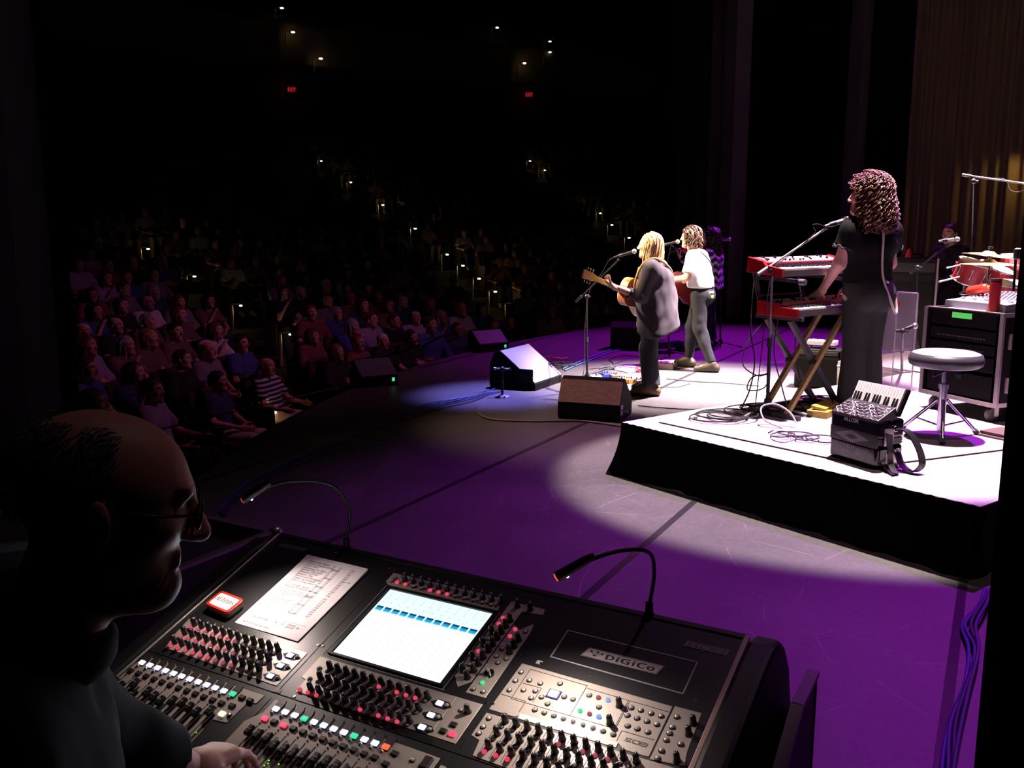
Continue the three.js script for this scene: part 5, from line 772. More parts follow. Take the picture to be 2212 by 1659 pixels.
micStand('tall boom microphone stand in front of the blond singer', gnd(1268, 832), at(1268, 640, 10.1), [at(1244, 652, 10.35), at(1336, 561, 9.6)], [at(1370, 543, 9.42), at(1326, 556, 9.66)], { cable: [at(1326, 556, 9.66), at(1316, 562, 9.7), at(1300, 590, 9.85), at(1275, 625, 10), at(1264, 700, 10.1), at(1262, 790, 10.1), gnd(1255, 835)] });
micStand('boom microphone stand of the musician in the white shirt', gnd(1446, 772), at(1440, 600, 11.6), [at(1432, 612, 11.7), at(1450, 528, 11.0)], [at(1464, 522, 10.88), at(1426, 531, 11.05)]);
micStand('far thin microphone stand with a violet-lit microphone', gnd(1556, 752), at(1556, 545, 13.2), [at(1549, 548, 13.25), at(1552, 520, 13.2)], [at(1576, 517, 13.0), at(1546, 521, 13.2)], { micMat: satin });
micStand('boom microphone stand reaching to the keyboard player\'s mouth', gnd(1657, 897, RH), at(1668, 586, 6.42), [at(1637, 593, 6.42), at(1786, 492, 6.55)], [at(1829, 475, 6.55), at(1782, 489, 6.54)], { boomMat: satin, poleMat: satin, legMat: satin, turn: 2.45, micMat: satin, cable: [at(1782, 489, 6.54), at(1764, 484, 6.5), at(1754, 487, 6.5), at(1762, 500, 6.5), at(1740, 522, 6.5), at(1700, 555, 6.46), at(1672, 580, 6.42), at(1658, 640, 6.4), at(1645, 760, 6.45), gnd(1628, 905, RH)] });
micStand('short round-base stand with a crossbar beside the big wedge monitor', gnd(1085, 857), at(1085, 797, 9.3), [at(1067, 796, 9.3), at(1101, 797, 9.3)], null, { round: true, baseMat: satin, boomMat: satin });
micStand('tall overhead boom stand at the top right above the drums', gnd(2092, 742, 0.36), at(2103, 392, 8.8), [at(2079, 378, 8.85), at(2216, 397, 8.4)], [at(2240, 412, 8.3), at(2222, 402, 8.35)], { boomMat: satin, cable: [at(2090, 382, 8.8), at(2130, 386, 8.7), at(2172, 388, 8.6), at(2182, 410, 8.55), at(2196, 415, 8.5), at(2214, 410, 8.4)] });
micStand('drummer\'s boom stand with a violet-lit microphone', gnd(1978, 770, 0.36), at(1982, 578, 9.4), [at(1966, 592, 9.5), at(2046, 530, 9.3)], [at(2068, 517, 9.25), at(2028, 521, 9.35)], { micMat: satin });
micStand('small dark microphone stand in front of the clear screen', gnd(1948, 803, 0.36), at(1950, 715, 7.5), [at(1936, 716, 7.5), at(1966, 706, 7.5)], [at(1976, 704, 7.5), at(1958, 710, 7.5)], { round: true });
// wedge monitors: profile in depth (0 = rear, + towards the listener) and height
const upward = (v) => v.y < 0 ? v.negate() : v;
function wedge(label, pos, turn, width, profile, o) {
  const t = thing('wedge_monitor', label, 'monitor speaker', pos, turn, 'wedge monitors');
  const g = new THREE.ExtrudeGeometry(new THREE.Shape(profile.map(([z, y]) => new THREE.Vector2(z, y))), { depth: width - 0.016, bevelEnabled: true, bevelSize: 0.008, bevelThickness: 0.008, bevelSegments: 2 }).rotateY(-Math.PI / 2).translate(width / 2 - 0.008, 0.008, 0);
  mesh('cabinet', g, o.mat, t);
  const [a, b] = o.grille, A = V(0, profile[a][1], profile[a][0]), B = V(0, profile[b][1], profile[b][0]), n = upward(V(0, (B.z - A.z), -(B.y - A.y)).normalize()), c = mix(A, B, 0.5).addScaledVector(n, 0.012).add(V(0, 0.008, 0));
  mesh('grille', rbx(width * 0.985, A.distanceTo(B) * 0.97, 0.012, 0.004).applyMatrix4(basis(V(1, 0, 0), A.clone().sub(B).normalize().multiplyScalar(1), V(1, 0, 0).cross(A.clone().sub(B).normalize()), c)), o.grilleMat, t);
  if (o.back) { const [d, e] = o.back, D = V(0, profile[d][1], profile[d][0]), E = V(0, profile[e][1], profile[e][0]); mesh('rear_panel', rbx(width * 0.99, D.distanceTo(E) * 0.98, 0.008, 0.002).applyMatrix4(basis(V(1, 0, 0), E.clone().sub(D).normalize(), V(1, 0, 0).cross(E.clone().sub(D).normalize()), mix(D, E, 0.5).add(V(0, 0.008, 0)).addScaledVector(upward(V(0, E.z - D.z, -(E.y - D.y)).normalize()), 0.009))), o.backMat, t); }
  for (const s of o.handles ?? []) { mesh('handle_recess', merge([rbx(0.02, 0.13, 0.16, 0.008, s * (width / 2 - 0.003), 0.16, 0.17)]), std(0x020202, 0.9), t); mesh('handle', bar(V(s * (width / 2 + 0.005), 0.17, 0.1), V(s * (width / 2 + 0.005), 0.14, 0.25), 0.008), blackPlastic, t); }
  if (o.socket) { mesh('socket_plate', rbx(0.012, 0.09, 0.07, 0.003, o.socket * (width / 2 + 0.002), 0.11, 0.2), std(0x9a9894, 0.4, { metalness: 0.6 }), t); mesh('plug', bar(V(o.socket * (width / 2), 0.11, 0.2), V(o.socket * (width / 2 + 0.06), 0.1, 0.2), 0.012), chrome, t); }
  if (o.lamp) mesh('power_light', rbx(0.03, 0.04, 0.006, 0.002, ...o.lamp), glow(rgb(0.1, 1, 0.35), 0.8, 0x0a2a10), t);
  return t;
}
const ply = noiseTexture(256, (u, v) => { const n = vnoise(u * 150, v * 150, 2) * 18 + vnoise(u * 20, v * 20, 7) * 12; const s = Math.abs(v - 0.42 - u * 0.5) < 0.006 && u > 0.1 && u < 0.24 ? 55 : 0; return [102 + n + s, 74 + n * 0.8 + s, 62 + n * 0.7 + s]; });
const blackTex = matte(rgb(0.008, 0.0075, 0.008), 0.7), clothGrey = std(rgb(0.26, 0.24, 0.27), 0.85);
{
  const dirTurn = (wx, wz) => Math.atan2(-wz, wx);                 // local x along (wx, wz)
  wedge('scuffed brown-backed wedge monitor in front of the keyboard riser', V(0.755, 0, -8.22), dirTurn(0.94, 0.345), 0.57, [[0.21, 0], [-0.21, 0], [-0.23, 0.03], [-0.23, 0.14], [-0.12, 0.335], [-0.07, 0.35], [0.21, 0.13]].map(([z, y]) => [-z, y]), { mat: blackTex, grille: [5, 6], grilleMat: blackTex, back: [3, 4], backMat: new THREE.MeshStandardMaterial({ map: ply, roughness: 0.75 }), socket: 1 });
  wedge('large grey-fronted wedge monitor facing the blond singer', V(0.15, 0, -9.93), dirTurn(0.457, -0.89), 0.68, [[0.27, 0], [-0.25, 0], [-0.26, 0.05], [-0.25, 0.26], [-0.2, 0.37], [-0.15, 0.385], [0.27, 0.06]], { mat: blackTex, grille: [5, 6], grilleMat: clothGrey, handles: [-1] });
  const small = [[0.16, 0], [-0.16, 0], [-0.17, 0.05], [-0.1, 0.21], [-0.06, 0.22], [0.16, 0.08]], sm = [[0.16, 0], [-0.16, 0], [-0.18, 0.04], [-0.11, 0.25], [-0.07, 0.26], [0.16, 0.1]];
  wedge('small monitor with a green light at the near end of the stage edge', V(-1.5, 0, -9.92), dirTurn(0.8, -0.5), 0.42, sm, { mat: blackTex, grille: [4, 5], grilleMat: std(rgb(0.09, 0.085, 0.1), 0.8), lamp: [0.15, 0.07, 0.178] });
  wedge('small monitor with a green light further along the stage edge', V(-0.33, 0, -12.75), dirTurn(0.8, -0.5), 0.46, sm, { mat: blackTex, grille: [4, 5], grilleMat: std(rgb(0.09, 0.085, 0.1), 0.8), lamp: [0.17, 0.07, 0.178] });
  wedge('black upright wedge monitor half hidden behind the blond singer', V(1.62, 0, -13.0), dirTurn(0.95, 0.2), 0.42, [[0.2, 0], [-0.2, 0], [-0.22, 0.05], [-0.18, 0.3], [-0.1, 0.37], [0.2, 0.12]].map(([z, y]) => [-z, y]), { mat: blackTex, grille: [4, 5], grilleMat: blackTex });
}
// accordion
{
  const o = thing('accordion', 'black ALLODI piano accordion standing on the riser with its keys up', 'accordion', V(2.02, RH, -5.16), Math.atan2(-0.9, 0.43));
  const gl = std(rgb(0.006, 0.0055, 0.0065), 0.16), font = await new FontLoader().loadAsync('fonts/droid/droid_sans_bold.typeface.json'), W = 0.36;
  mesh('bass_case', rbx(W, 0.13, 0.2, 0.025, 0, 0.068, 0, 4), gl, o);
  const bel = []; for (let i = 0; i < 6; i++) bel.push(bx(W * 0.965, 0.006, 0.175 + (i % 2) * 0.014, 0, 0.137 + i * 0.006, 0)); mesh('bellows', bel, std(rgb(0.05, 0.045, 0.05), 0.5), o);
  mesh('treble_case', rbx(W, 0.105, 0.2, 0.02, 0, 0.222, 0, 4), gl, o);
  const gm = std(rgb(0.6, 0.55, 0.53), 0.3, { metalness: 0.6 }), gr = []; for (let r = 0; r < 5; r++) for (let i = 0; i < 13; i++) gr.push(new THREE.TorusGeometry(0.009 + 0.003 * ((i * 7 + r * 5) % 3), 0.0034, 5, 12, 4.6).rotateX(-1.0).rotateY(i * 1.3 + r).translate(-W / 2 + 0.03 + i * 0.025, 0.276 + r * 0.0115 + 0.004 * ((i + r) % 2), 0.088 - r * 0.022));
  mesh('treble_grille', merge([prism([[0.1, 0.0], [0.1, 0.012], [-0.03, 0.075], [-0.05, 0.0]], W - 0.02, 0.003).rotateY(-Math.PI / 2).translate(0, 0.262, 0)]), std(rgb(0.03, 0.026, 0.028), 0.4), o);
  mesh('grille_ornament', gr, gm, o);
  const K = basis(V(1, 0, 0), V(0, 0.9, -0.44).normalize(), V(1, 0, 0).cross(V(0, 0.9, -0.44).normalize()), V(0, 0.305, -0.035));
  mesh('keyboard_bed', rbx(W + 0.01, 0.16, 0.016, 0.005, 0.004, 0.07, -0.014).applyMatrix4(K), gl, o);
  const nk = 17, w = (W - 0.02) / nk, wm = std(0xf4f1ec, 0.3), bm = std(0x0b0a0a, 0.3);
  for (let i = 0; i < nk; i++) { const x = -W / 2 + 0.01 + w * (i + 0.5); mesh('white_key', rbx(w - 0.0012, 0.145, 0.012, 0.002, x, 0.075, 0).applyMatrix4(K), wm, o); if ([0, 1, 2, 4, 5].includes(i % 7) && i < nk - 1) mesh('black_key', rbx(0.0075, 0.085, 0.012, 0.002, x + w / 2, 0.04, 0.009).applyMatrix4(K), bm, o); }
  const tg = new TextGeometry('ALLODI', { font, size: 0.022, depth: 0.002, curveSegments: 4 }); tg.computeBoundingBox(); const tw = tg.boundingBox.max.x; mesh('lettering', tg.translate(-tw / 2 - 0.02, 0.237, 0.1), std(rgb(0.45, 0.43, 0.42), 0.35, { metalness: 0.4 }), o);
  const dia = new THREE.Shape([[-0.13, 0], [0, 0.036], [0.13, 0], [0, -0.036]].map(([x, y]) => new THREE.Vector2(x, y))); dia.holes.push(new THREE.Path([[-0.05, 0], [0, -0.015], [0.05, 0], [0, 0.015]].map(([x, y]) => new THREE.Vector2(x, y)))); mesh('diamond_inlay', new THREE.ExtrudeGeometry(dia, { depth: 0.002, bevelEnabled: false }).translate(-0.01, 0.155, 0.1), std(rgb(0.13, 0.12, 0.125), 0.5), o); mesh('bellows_cover', rbx(W * 0.96, 0.078, 0.008, 0.002, 0, 0.156, 0.0965), std(rgb(0.014, 0.012, 0.013), 0.35), o);
  const holes = []; for (let i = 0; i < 17; i++) for (let k = 0; k < 4; k++) if (Math.abs(i - 8) < 9 - k) holes.push(bx(0.005, 0.011, 0.002, -0.12 + i * 0.0145 + k * 0.006, 0.093 - k * 0.015, 0.1005)); mesh('sound_slots', holes, std(rgb(0.22, 0.21, 0.22), 0.4, { metalness: 0.5 }), o);
  mesh('corner_fitting', merge([rbx(0.004, 0.1, 0.07, 0.002, W / 2 + 0.001, 0.18, 0.02), rbx(0.004, 0.06, 0.09, 0.002, W / 2 + 0.001, 0.06, -0.01)]), std(rgb(0.4, 0.36, 0.36), 0.3, { metalness: 0.6 }), o);
  mesh('strap_ring', merge([new THREE.TorusGeometry(0.014, 0.004, 6, 16).rotateY(1.57).translate(W / 2 + 0.008, 0.225, -0.02), new THREE.TorusGeometry(0.014, 0.004, 6, 16).rotateY(1.57).translate(W / 2 + 0.008, 0.1, -0.04)]), chrome, o);
  const ribbon = (pts, wd, th) => { const c = new THREE.CatmullRomCurve3(pts), n = 40, P = [], I = []; for (let i = 0; i <= n; i++) { const p = c.getPoint(i / n), t = c.getTangent(i / n), s = V(0, 0, 1).addScaledVector(t, -t.z).normalize(), q = t.clone().cross(s); for (const [a, b] of [[-1, -1], [1, -1], [1, 1], [-1, 1]]) { const v = p.clone().addScaledVector(s, a * wd / 2).addScaledVector(q, b * th / 2); P.push(v.x, v.y, v.z); } } for (let i = 0; i < n; i++) for (let k = 0; k < 4; k++) { const a = i * 4 + k, b = i * 4 + (k + 1) % 4; I.push(a, b, a + 4, b, b + 4, a + 4); } const g = new THREE.BufferGeometry(); g.setAttribute('position', new THREE.Float32BufferAttribute(P, 3)); g.setIndex(I); const h = g.toNonIndexed(); h.computeVertexNormals(); return h; };
  mesh('shoulder_strap', ribbon([V(W / 2 + 0.012, 0.225, -0.02), V(W / 2 + 0.06, 0.22, -0.05), V(W / 2 + 0.13, 0.13, -0.07), V(W / 2 + 0.17, 0.05, -0.05), V(W / 2 + 0.14, 0.012, -0.02), V(W / 2 + 0.06, 0.03, -0.03), V(W / 2 + 0.012, 0.09, -0.04)], 0.045, 0.007), std(rgb(0.014, 0.013, 0.014), 0.4), o);
  mesh('shoulder_strap', ribbon([V(W / 2 + 0.012, 0.2, 0.03), V(W / 2 + 0.05, 0.12, 0.06), V(W / 2 + 0.06, 0.05, 0.06), V(W / 2 + 0.13, 0.01, 0.1), V(W / 2 + 0.02, 0.03, 0.05)], 0.04, 0.007), std(rgb(0.014, 0.013, 0.014), 0.4), o);
}
// drum throne
{
  const o = thing('drum_throne', 'round drum throne with a glossy grey seat and chrome tripod', 'stool', V(2.74, RH, -5.79), 0.4), seat = std(rgb(0.36, 0.35, 0.36), 0.28);
  mesh('seat', lathe([[0, 0.455], [0.12, 0.45], [0.19, 0.455], [0.215, 0.47], [0.222, 0.5], [0.212, 0.535], [0.17, 0.548], [0.08, 0.545], [0, 0.542]], 40), std(rgb(0.05, 0.05, 0.052), 0.35), o);
  mesh('seat_top', lathe([[0.2, 0.541], [0.17, 0.552], [0.09, 0.553], [0, 0.549]], 40), seat, o);
  mesh('post', merge([cyl(0.016, 0.016, 0.3, 0, 0.32, 0), cyl(0.024, 0.024, 0.3, 0, 0.18, 0), cyl(0.03, 0.03, 0.03, 0, 0.33, 0)]), chrome, o);
  mesh('handle', bar(V(0, 0.43, 0), V(-0.13, 0.405, 0.03), 0.008), blackMetal, o);
  for (let i = 0; i < 3; i++) { const a = i * 2.094 + 0.25, e = V(Math.cos(a) * 0.26, 0.015, Math.sin(a) * 0.26), h = V(Math.cos(a) * 0.03, 0.24, Math.sin(a) * 0.03); const l = mesh('leg', merge([bar(h, e, 0.011), bar(V(0, 0.07, 0), mix(h, e, 0.62), 0.006)]), chrome, o); mesh('foot', bar(mix(h, e, 0.92), e, 0.017), std(0x3a3836, 0.8), l); }
}
// equipment rack on casters with a small mixer on top
{
  const wx = V(0.36, 0, 0.933), turn = Math.atan2(-wx.z, wx.x), base = V(3.17, RH, -6.5), o = thing('equipment_rack', 'black road-case rack on casters with a green display', 'rack', base, turn), W = 0.66, D = 0.72, H = 0.64, y0 = 0.11;
  // local: x across the front, +z out of the front
  const blk = matte(rgb(0.008, 0.0075, 0.008), 0.5), alu = std(rgb(0.55, 0.5, 0.46), 0.35, { metalness: 0.7 }), unit = matte(rgb(0.01, 0.009, 0.01), 0.4);
  mesh('case', merge([bx(0.02, H, D, -W / 2 + 0.01, y0 + H / 2, -D / 2), bx(0.02, H, D, W / 2 - 0.01, y0 + H / 2, -D / 2), bx(W, 0.02, D, 0, y0 + 0.01, -D / 2), bx(W, 0.02, D, 0, y0 + H - 0.01, -D / 2), bx(W, H, 0.02, 0, y0 + H / 2, -D + 0.01)]), blk, o);
  const tr = []; for (const x of [-W / 2, W / 2]) { tr.push(bx(0.03, H, 0.006, x, y0 + H / 2, 0.003), bx(0.006, H, 0.03, x, y0 + H / 2, -0.012), bx(0.006, 0.03, D, x, y0 + H - 0.012, -D / 2), bx(0.006, 0.03, D, x, y0 + 0.012, -D / 2)); } tr.push(bx(W, 0.03, 0.006, 0, y0 + 0.012, 0.003), bx(W, 0.008, 0.03, 0, y0 + H, -0.015)); mesh('edge_trim', tr, alu, o);
  for (const [a, b, n] of [[0.52, 0.63, 0], [0.42, 0.51, 1], [0.34, 0.41, 2], [0.22, 0.33, 3], [0.03, 0.2, 4]]) { const u = mesh('rack_unit', rbx(W - 0.09, b - a - 0.006, 0.03, 0.003, -0.01, y0 + (a + b) / 2, -0.03), unit, o); if (n === 1) mesh('unit_buttons', merge([...Array(16).keys()].map((i) => bx(0.014, 0.008, 0.004, -0.22 + i * 0.027, y0 + 0.45, -0.013))), std(0x66626a, 0.5), u); if (n === 2) mesh('unit_marking', bx(0.18, 0.006, 0.003, 0.1, y0 + 0.365, -0.0135), std(0x5a3038, 0.5), u); if (n > 2) mesh('drawer_latch', rbx(0.05, 0.03, 0.012, 0.003, 0, y0 + b - 0.035, -0.012), std(0x2a282a, 0.4, { metalness: 0.5 }), u); if (n === 0) mesh('green_display', rbx(0.17, 0.042, 0.004, 0.001, -0.02, y0 + 0.6, -0.0135), glow(rgb(0.12, 0.62, 0.12), 0.9, 0x0c2a0c), u); }
  for (const [y, z] of [[0.45, -0.12], [0.15, -0.12]]) mesh('butterfly_latch', rbx(0.02, 0.11, 0.1, 0.005, W / 2 + 0.006, y0 + y, z), alu, o); mesh('side_handle', merge([rbx(0.012, 0.14, 0.16, 0.004, W / 2 + 0.004, y0 + 0.31, -0.32), bar(V(W / 2 + 0.02, y0 + 0.26, -0.32), V(W / 2 + 0.02, y0 + 0.36, -0.32), 0.01)]), alu, o);
  for (const [x, z] of [[-0.25, -0.08], [0.25, -0.08], [-0.25, -0.62], [0.25, -0.62]]) { const c = mesh('caster_fork', merge([bx(0.07, 0.012, 0.07, x, y0 - 0.006, z), bx(0.008, 0.07, 0.04, x - 0.025, y0 - 0.04, z), bx(0.008, 0.07, 0.04, x + 0.025, y0 - 0.04, z)]), alu, o); mesh('wheel', cyl(0.046, 0.046, 0.034, 0, 0, 0, 20).rotateZ(Math.PI / 2).translate(x, 0.047, z + 0.015), std(0x6a6468, 0.6), c); }
  const top = base.y + y0 + H, rel = (x, z, y = 0) => V(x, 0, z).applyAxisAngle(V(0, 1, 0), turn).add(V(base.x, top + y, base.z));
  const mx = thing('small_mixer', 'small pale mixer with rows of knobs on top of the rack', 'mixer', rel(0.02, -0.34), turn);
  mesh('body', prism([[-0.3, 0.004], [0.26, 0.004], [0.26, 0.05], [-0.3, 0.1]].map(([z, y]) => [z, y]), 0.52, 0.004).rotateY(-Math.PI / 2), std(rgb(0.3, 0.29, 0.31), 0.5), mx);
  mesh('panel', new THREE.BoxGeometry(0.49, 0.003, 0.53).rotateX(0.089).translate(0, 0.0775, -0.02), std(rgb(0.55, 0.53, 0.54), 0.5), mx);
  const kn = []; for (let r = 0; r < 6; r++) for (let i = 0; i < 14; i++) kn.push(cyl(0.008, 0.009, 0.018, -0.22 + i * 0.034, 0.1 - r * 0.0058, -0.22 + r * 0.055, 8)); mesh('mixer_knobs', kn, std(0x7d7a80, 0.5), mx).userData.kind = 'stuff';
  const fd = []; for (let i = 0; i < 14; i++) fd.push(rbx(0.012, 0.014, 0.024, 0.002, -0.22 + i * 0.034, 0.068, 0.14 + 0.03 * Math.sin(i * 2.1), 1)); mesh('mixer_faders', fd, std(0xd8d4d6, 0.5), mx).userData.kind = 'stuff';
  const tb = thing('red_tumbler', 'tall red insulated tumbler standing on the rack', 'tumbler', rel(0.2, -0.06), 0); mesh('cup', lathe([[0, 0], [0.034, 0], [0.036, 0.01], [0.038, 0.2], [0.034, 0.212], [0, 0.214]], 24), std(rgb(0.42, 0.02, 0.02), 0.4), tb); mesh('cup_lid', cyl(0.036, 0.037, 0.016, 0, 0.221, 0, 24), std(rgb(0.05, 0.03, 0.03), 0.4), tb);
  const sh = thing('red_shaker', 'red shaker lying at a slant on the small mixer', 'shaker', rel(-0.22, -0.36, 0.12), turn); mesh('shell', new THREE.CapsuleGeometry(0.036, 0.12, 6, 16).rotateZ(-1.35), std(rgb(0.6, 0.05, 0.02), 0.4), sh); mesh('grip', bar(V(0.09, 0.02, 0), V(0.16, 0.05, 0), 0.012), std(rgb(0.6, 0.42, 0.12), 0.5), sh);
  const pp = thing('paper_sheet', 'white paper sheet on the front of the rack top', 'paper', rel(0.0, -0.02, 0.002), turn); mesh('sheet', bx(0.3, 0.002, 0.05, -0.02, 0.001, -0.03), std(0xf0eeee, 0.8), pp);
}
// drum riser, drums and cymbals
{
  const c = V(4.9, 0, -8.06), o = thing('drum_riser', 'violet-lit drum riser behind the keyboard riser', 'platform', V(0, 0, 0)), RD = 0.36, M = (x, y, z) => E2.clone().multiplyScalar(x).add(E1.clone().multiplyScalar(z)).add(V(c.x, y, c.z));
  const put = (g) => g.applyMatrix4(basis(E2, V(0, 1, 0), E1, c));
  mesh('deck', put(bx(2.4, 0.04, 2.6, 0.6, RD - 0.02, -0.6)), std(rgb(0.2, 0.19, 0.2), 0.8), o); mesh('fascia', put(merge([bx(2.4, RD - 0.06, 0.02, 0.6, (RD - 0.05) / 2, 0.69), bx(0.02, RD - 0.06, 2.6, -0.59, (RD - 0.05) / 2, -0.6)])), std(rgb(0.22, 0.2, 0.22), 0.7), o); mesh('edge_trim', put(merge([bx(2.4, 0.012, 0.012, 0.6, RD - 0.045, 0.706), bx(2.4, 0.012, 0.012, 0.6, 0.12, 0.706), bx(0.012, 0.012, 2.6, -0.606, RD - 0.045, -0.6)])), std(0xb8b4b8, 0.4), o);
  const chromeRim = chrome, redShell = std(rgb(0.3, 0.02, 0.03), 0.25), headM = std(0xeeeae6, 0.6);
  const drum = (name, label, pos, r, h, tx, tz, lugs = 8) => { const d = thing(name, label, 'drum', pos); d.rotation.set(tx, 0.3, tz); mesh('shell', cyl(r, r, h, 0, 0, 0, 32), redShell, d); mesh('batter_head', cyl(r * 0.985, r * 0.985, 0.006, 0, h / 2 + 0.003, 0, 32), headM, d); mesh('hoop', merge([new THREE.TorusGeometry(r + 0.004, 0.008, 6, 36).rotateX(1.5708).translate(0, h / 2, 0), new THREE.TorusGeometry(r + 0.004, 0.008, 6, 36).rotateX(1.5708).translate(0, -h / 2, 0)]), chromeRim, d); for (let i = 0; i < lugs; i++) { const a = i / lugs * 6.283; mesh('lug', rbx(0.016, h * 0.5, 0.016, 0.004, Math.cos(a) * (r + 0.008), 0, Math.sin(a) * (r + 0.008)), chromeRim, d); } return d; };
  drum('tom_drum', 'white-headed rack tom under the cymbals, left of the pair', at(2098, 588, 8.9), 0.15, 0.2, 0.35, -0.25);
  drum('tom_drum', 'white-headed rack tom under the cymbals, right of the pair', at(2143, 600, 9.1), 0.17, 0.22, 0.4, -0.3);
  drum('snare_drum', 'snare drum on the drum riser behind the rack', at(2180, 628, 8.7), 0.18, 0.14, 0.15, 0);
  drum('floor_tom', 'bright floor tom at the right edge above the rack', at(2205, 590, 9.3), 0.2, 0.34, 0.1, 0);
  const bd = drum('bass_drum', 'bass drum standing on the drum riser', at(2125, 660, 9.6).setY(RD + 0.285), 0.28, 0.4, 1.5708, 0.9);
  const cym = (label, pos, r, tx, tz) => { const d = thing('cymbal', label, 'cymbal', pos); d.rotation.set(tx, 0, tz); mesh('disc', lathe([[0.006, 0.03], [0.04, 0.028], [0.065, 0.008], [r * 0.7, -0.006], [r, -0.018], [r, -0.021], [r * 0.7, -0.009], [0.06, 0.004], [0.006, 0.026]], 48), std(rgb(0.75, 0.55, 0.3), 0.3, { metalness: 1 }), d); mesh('wing_nut', merge([cyl(0.012, 0.014, 0.03, 0, 0.045, 0, 12), rbx(0.05, 0.02, 0.008, 0.003, 0, 0.06, 0)]), chrome, d); const down = pos.y - RD; const q = new THREE.Quaternion().setFromEuler(d.rotation).invert(); mesh('stand', merge([bar(V(0, 0.03, 0), V(0, -down + 0.02, 0), 0.01)].concat([0, 1, 2].map((i) => bar(V(0, -down + 0.3, 0), V(Math.cos(i * 2.09) * 0.28, -down + 0.01, Math.sin(i * 2.09) * 0.28), 0.009)))).applyQuaternion(q), chrome, d); };
  cym('upper tilted crash cymbal over the drums', at(2137, 549, 8.75), 0.235, 0.02, -0.12);
  cym('lower flat ride cymbal under the crash cymbal', at(2137, 567, 8.65), 0.25, 0.0, -0.01);
  const sticks = (label, a, b) => { const s = thing('drum_stick', label, 'drum stick', a); mesh('shaft', bar(V(0, 0, 0), b.clone().sub(a), 0.009, 0.006), std(rgb(0.6, 0.5, 0.4), 0.6), s); };
  sticks('upper violet-lit drumstick sticking out of its holder', at(2045, 579, 8.8), at(2080, 571, 8.85)); sticks('lower violet-lit drumstick beside the shaker', at(2028, 609, 8.2), at(2072, 598, 8.3));
  const p = thing('percussion_post', 'chrome percussion post holding the sticks beside the toms', 'stand', at(2083, 620, 8.9).setY(RD)); mesh('post', bar(V(0, 0, 0), V(0, 0.95, 0), 0.012), chrome, p); for (let i = 0; i < 5; i++) mesh('clamp', rbx(0.06, 0.035, 0.05, 0.01, rr(-0.02, 0.02), 0.5 + i * 0.1, 0), i % 2 ? std(rgb(0.45, 0.32, 0.16), 0.4) : chrome, p); mesh('base', lathe([[0, 0.02], [0.1, 0.012], [0.11, 0], [0, 0]], 20), blackMetal, p);
  const dv = thing('music_stand', 'thin dark stand in front of the floor tom at the right edge', 'stand', at(2192, 640, 8.1).setY(RH)); mesh('pole', bar(V(0, 0, 0), at(2195, 548, 8.1).sub(at(2192, 640, 8.1).setY(RH)), 0.012), blackMetal, dv); mesh('head', rbx(0.12, 0.1, 0.05, 0.02, 0.02, at(2195, 548, 8.1).y - RH, 0), blackPlastic, dv); mesh('base', lathe([[0, 0.02], [0.12, 0.012], [0.13, 0], [0, 0]], 20), blackMetal, dv);
}
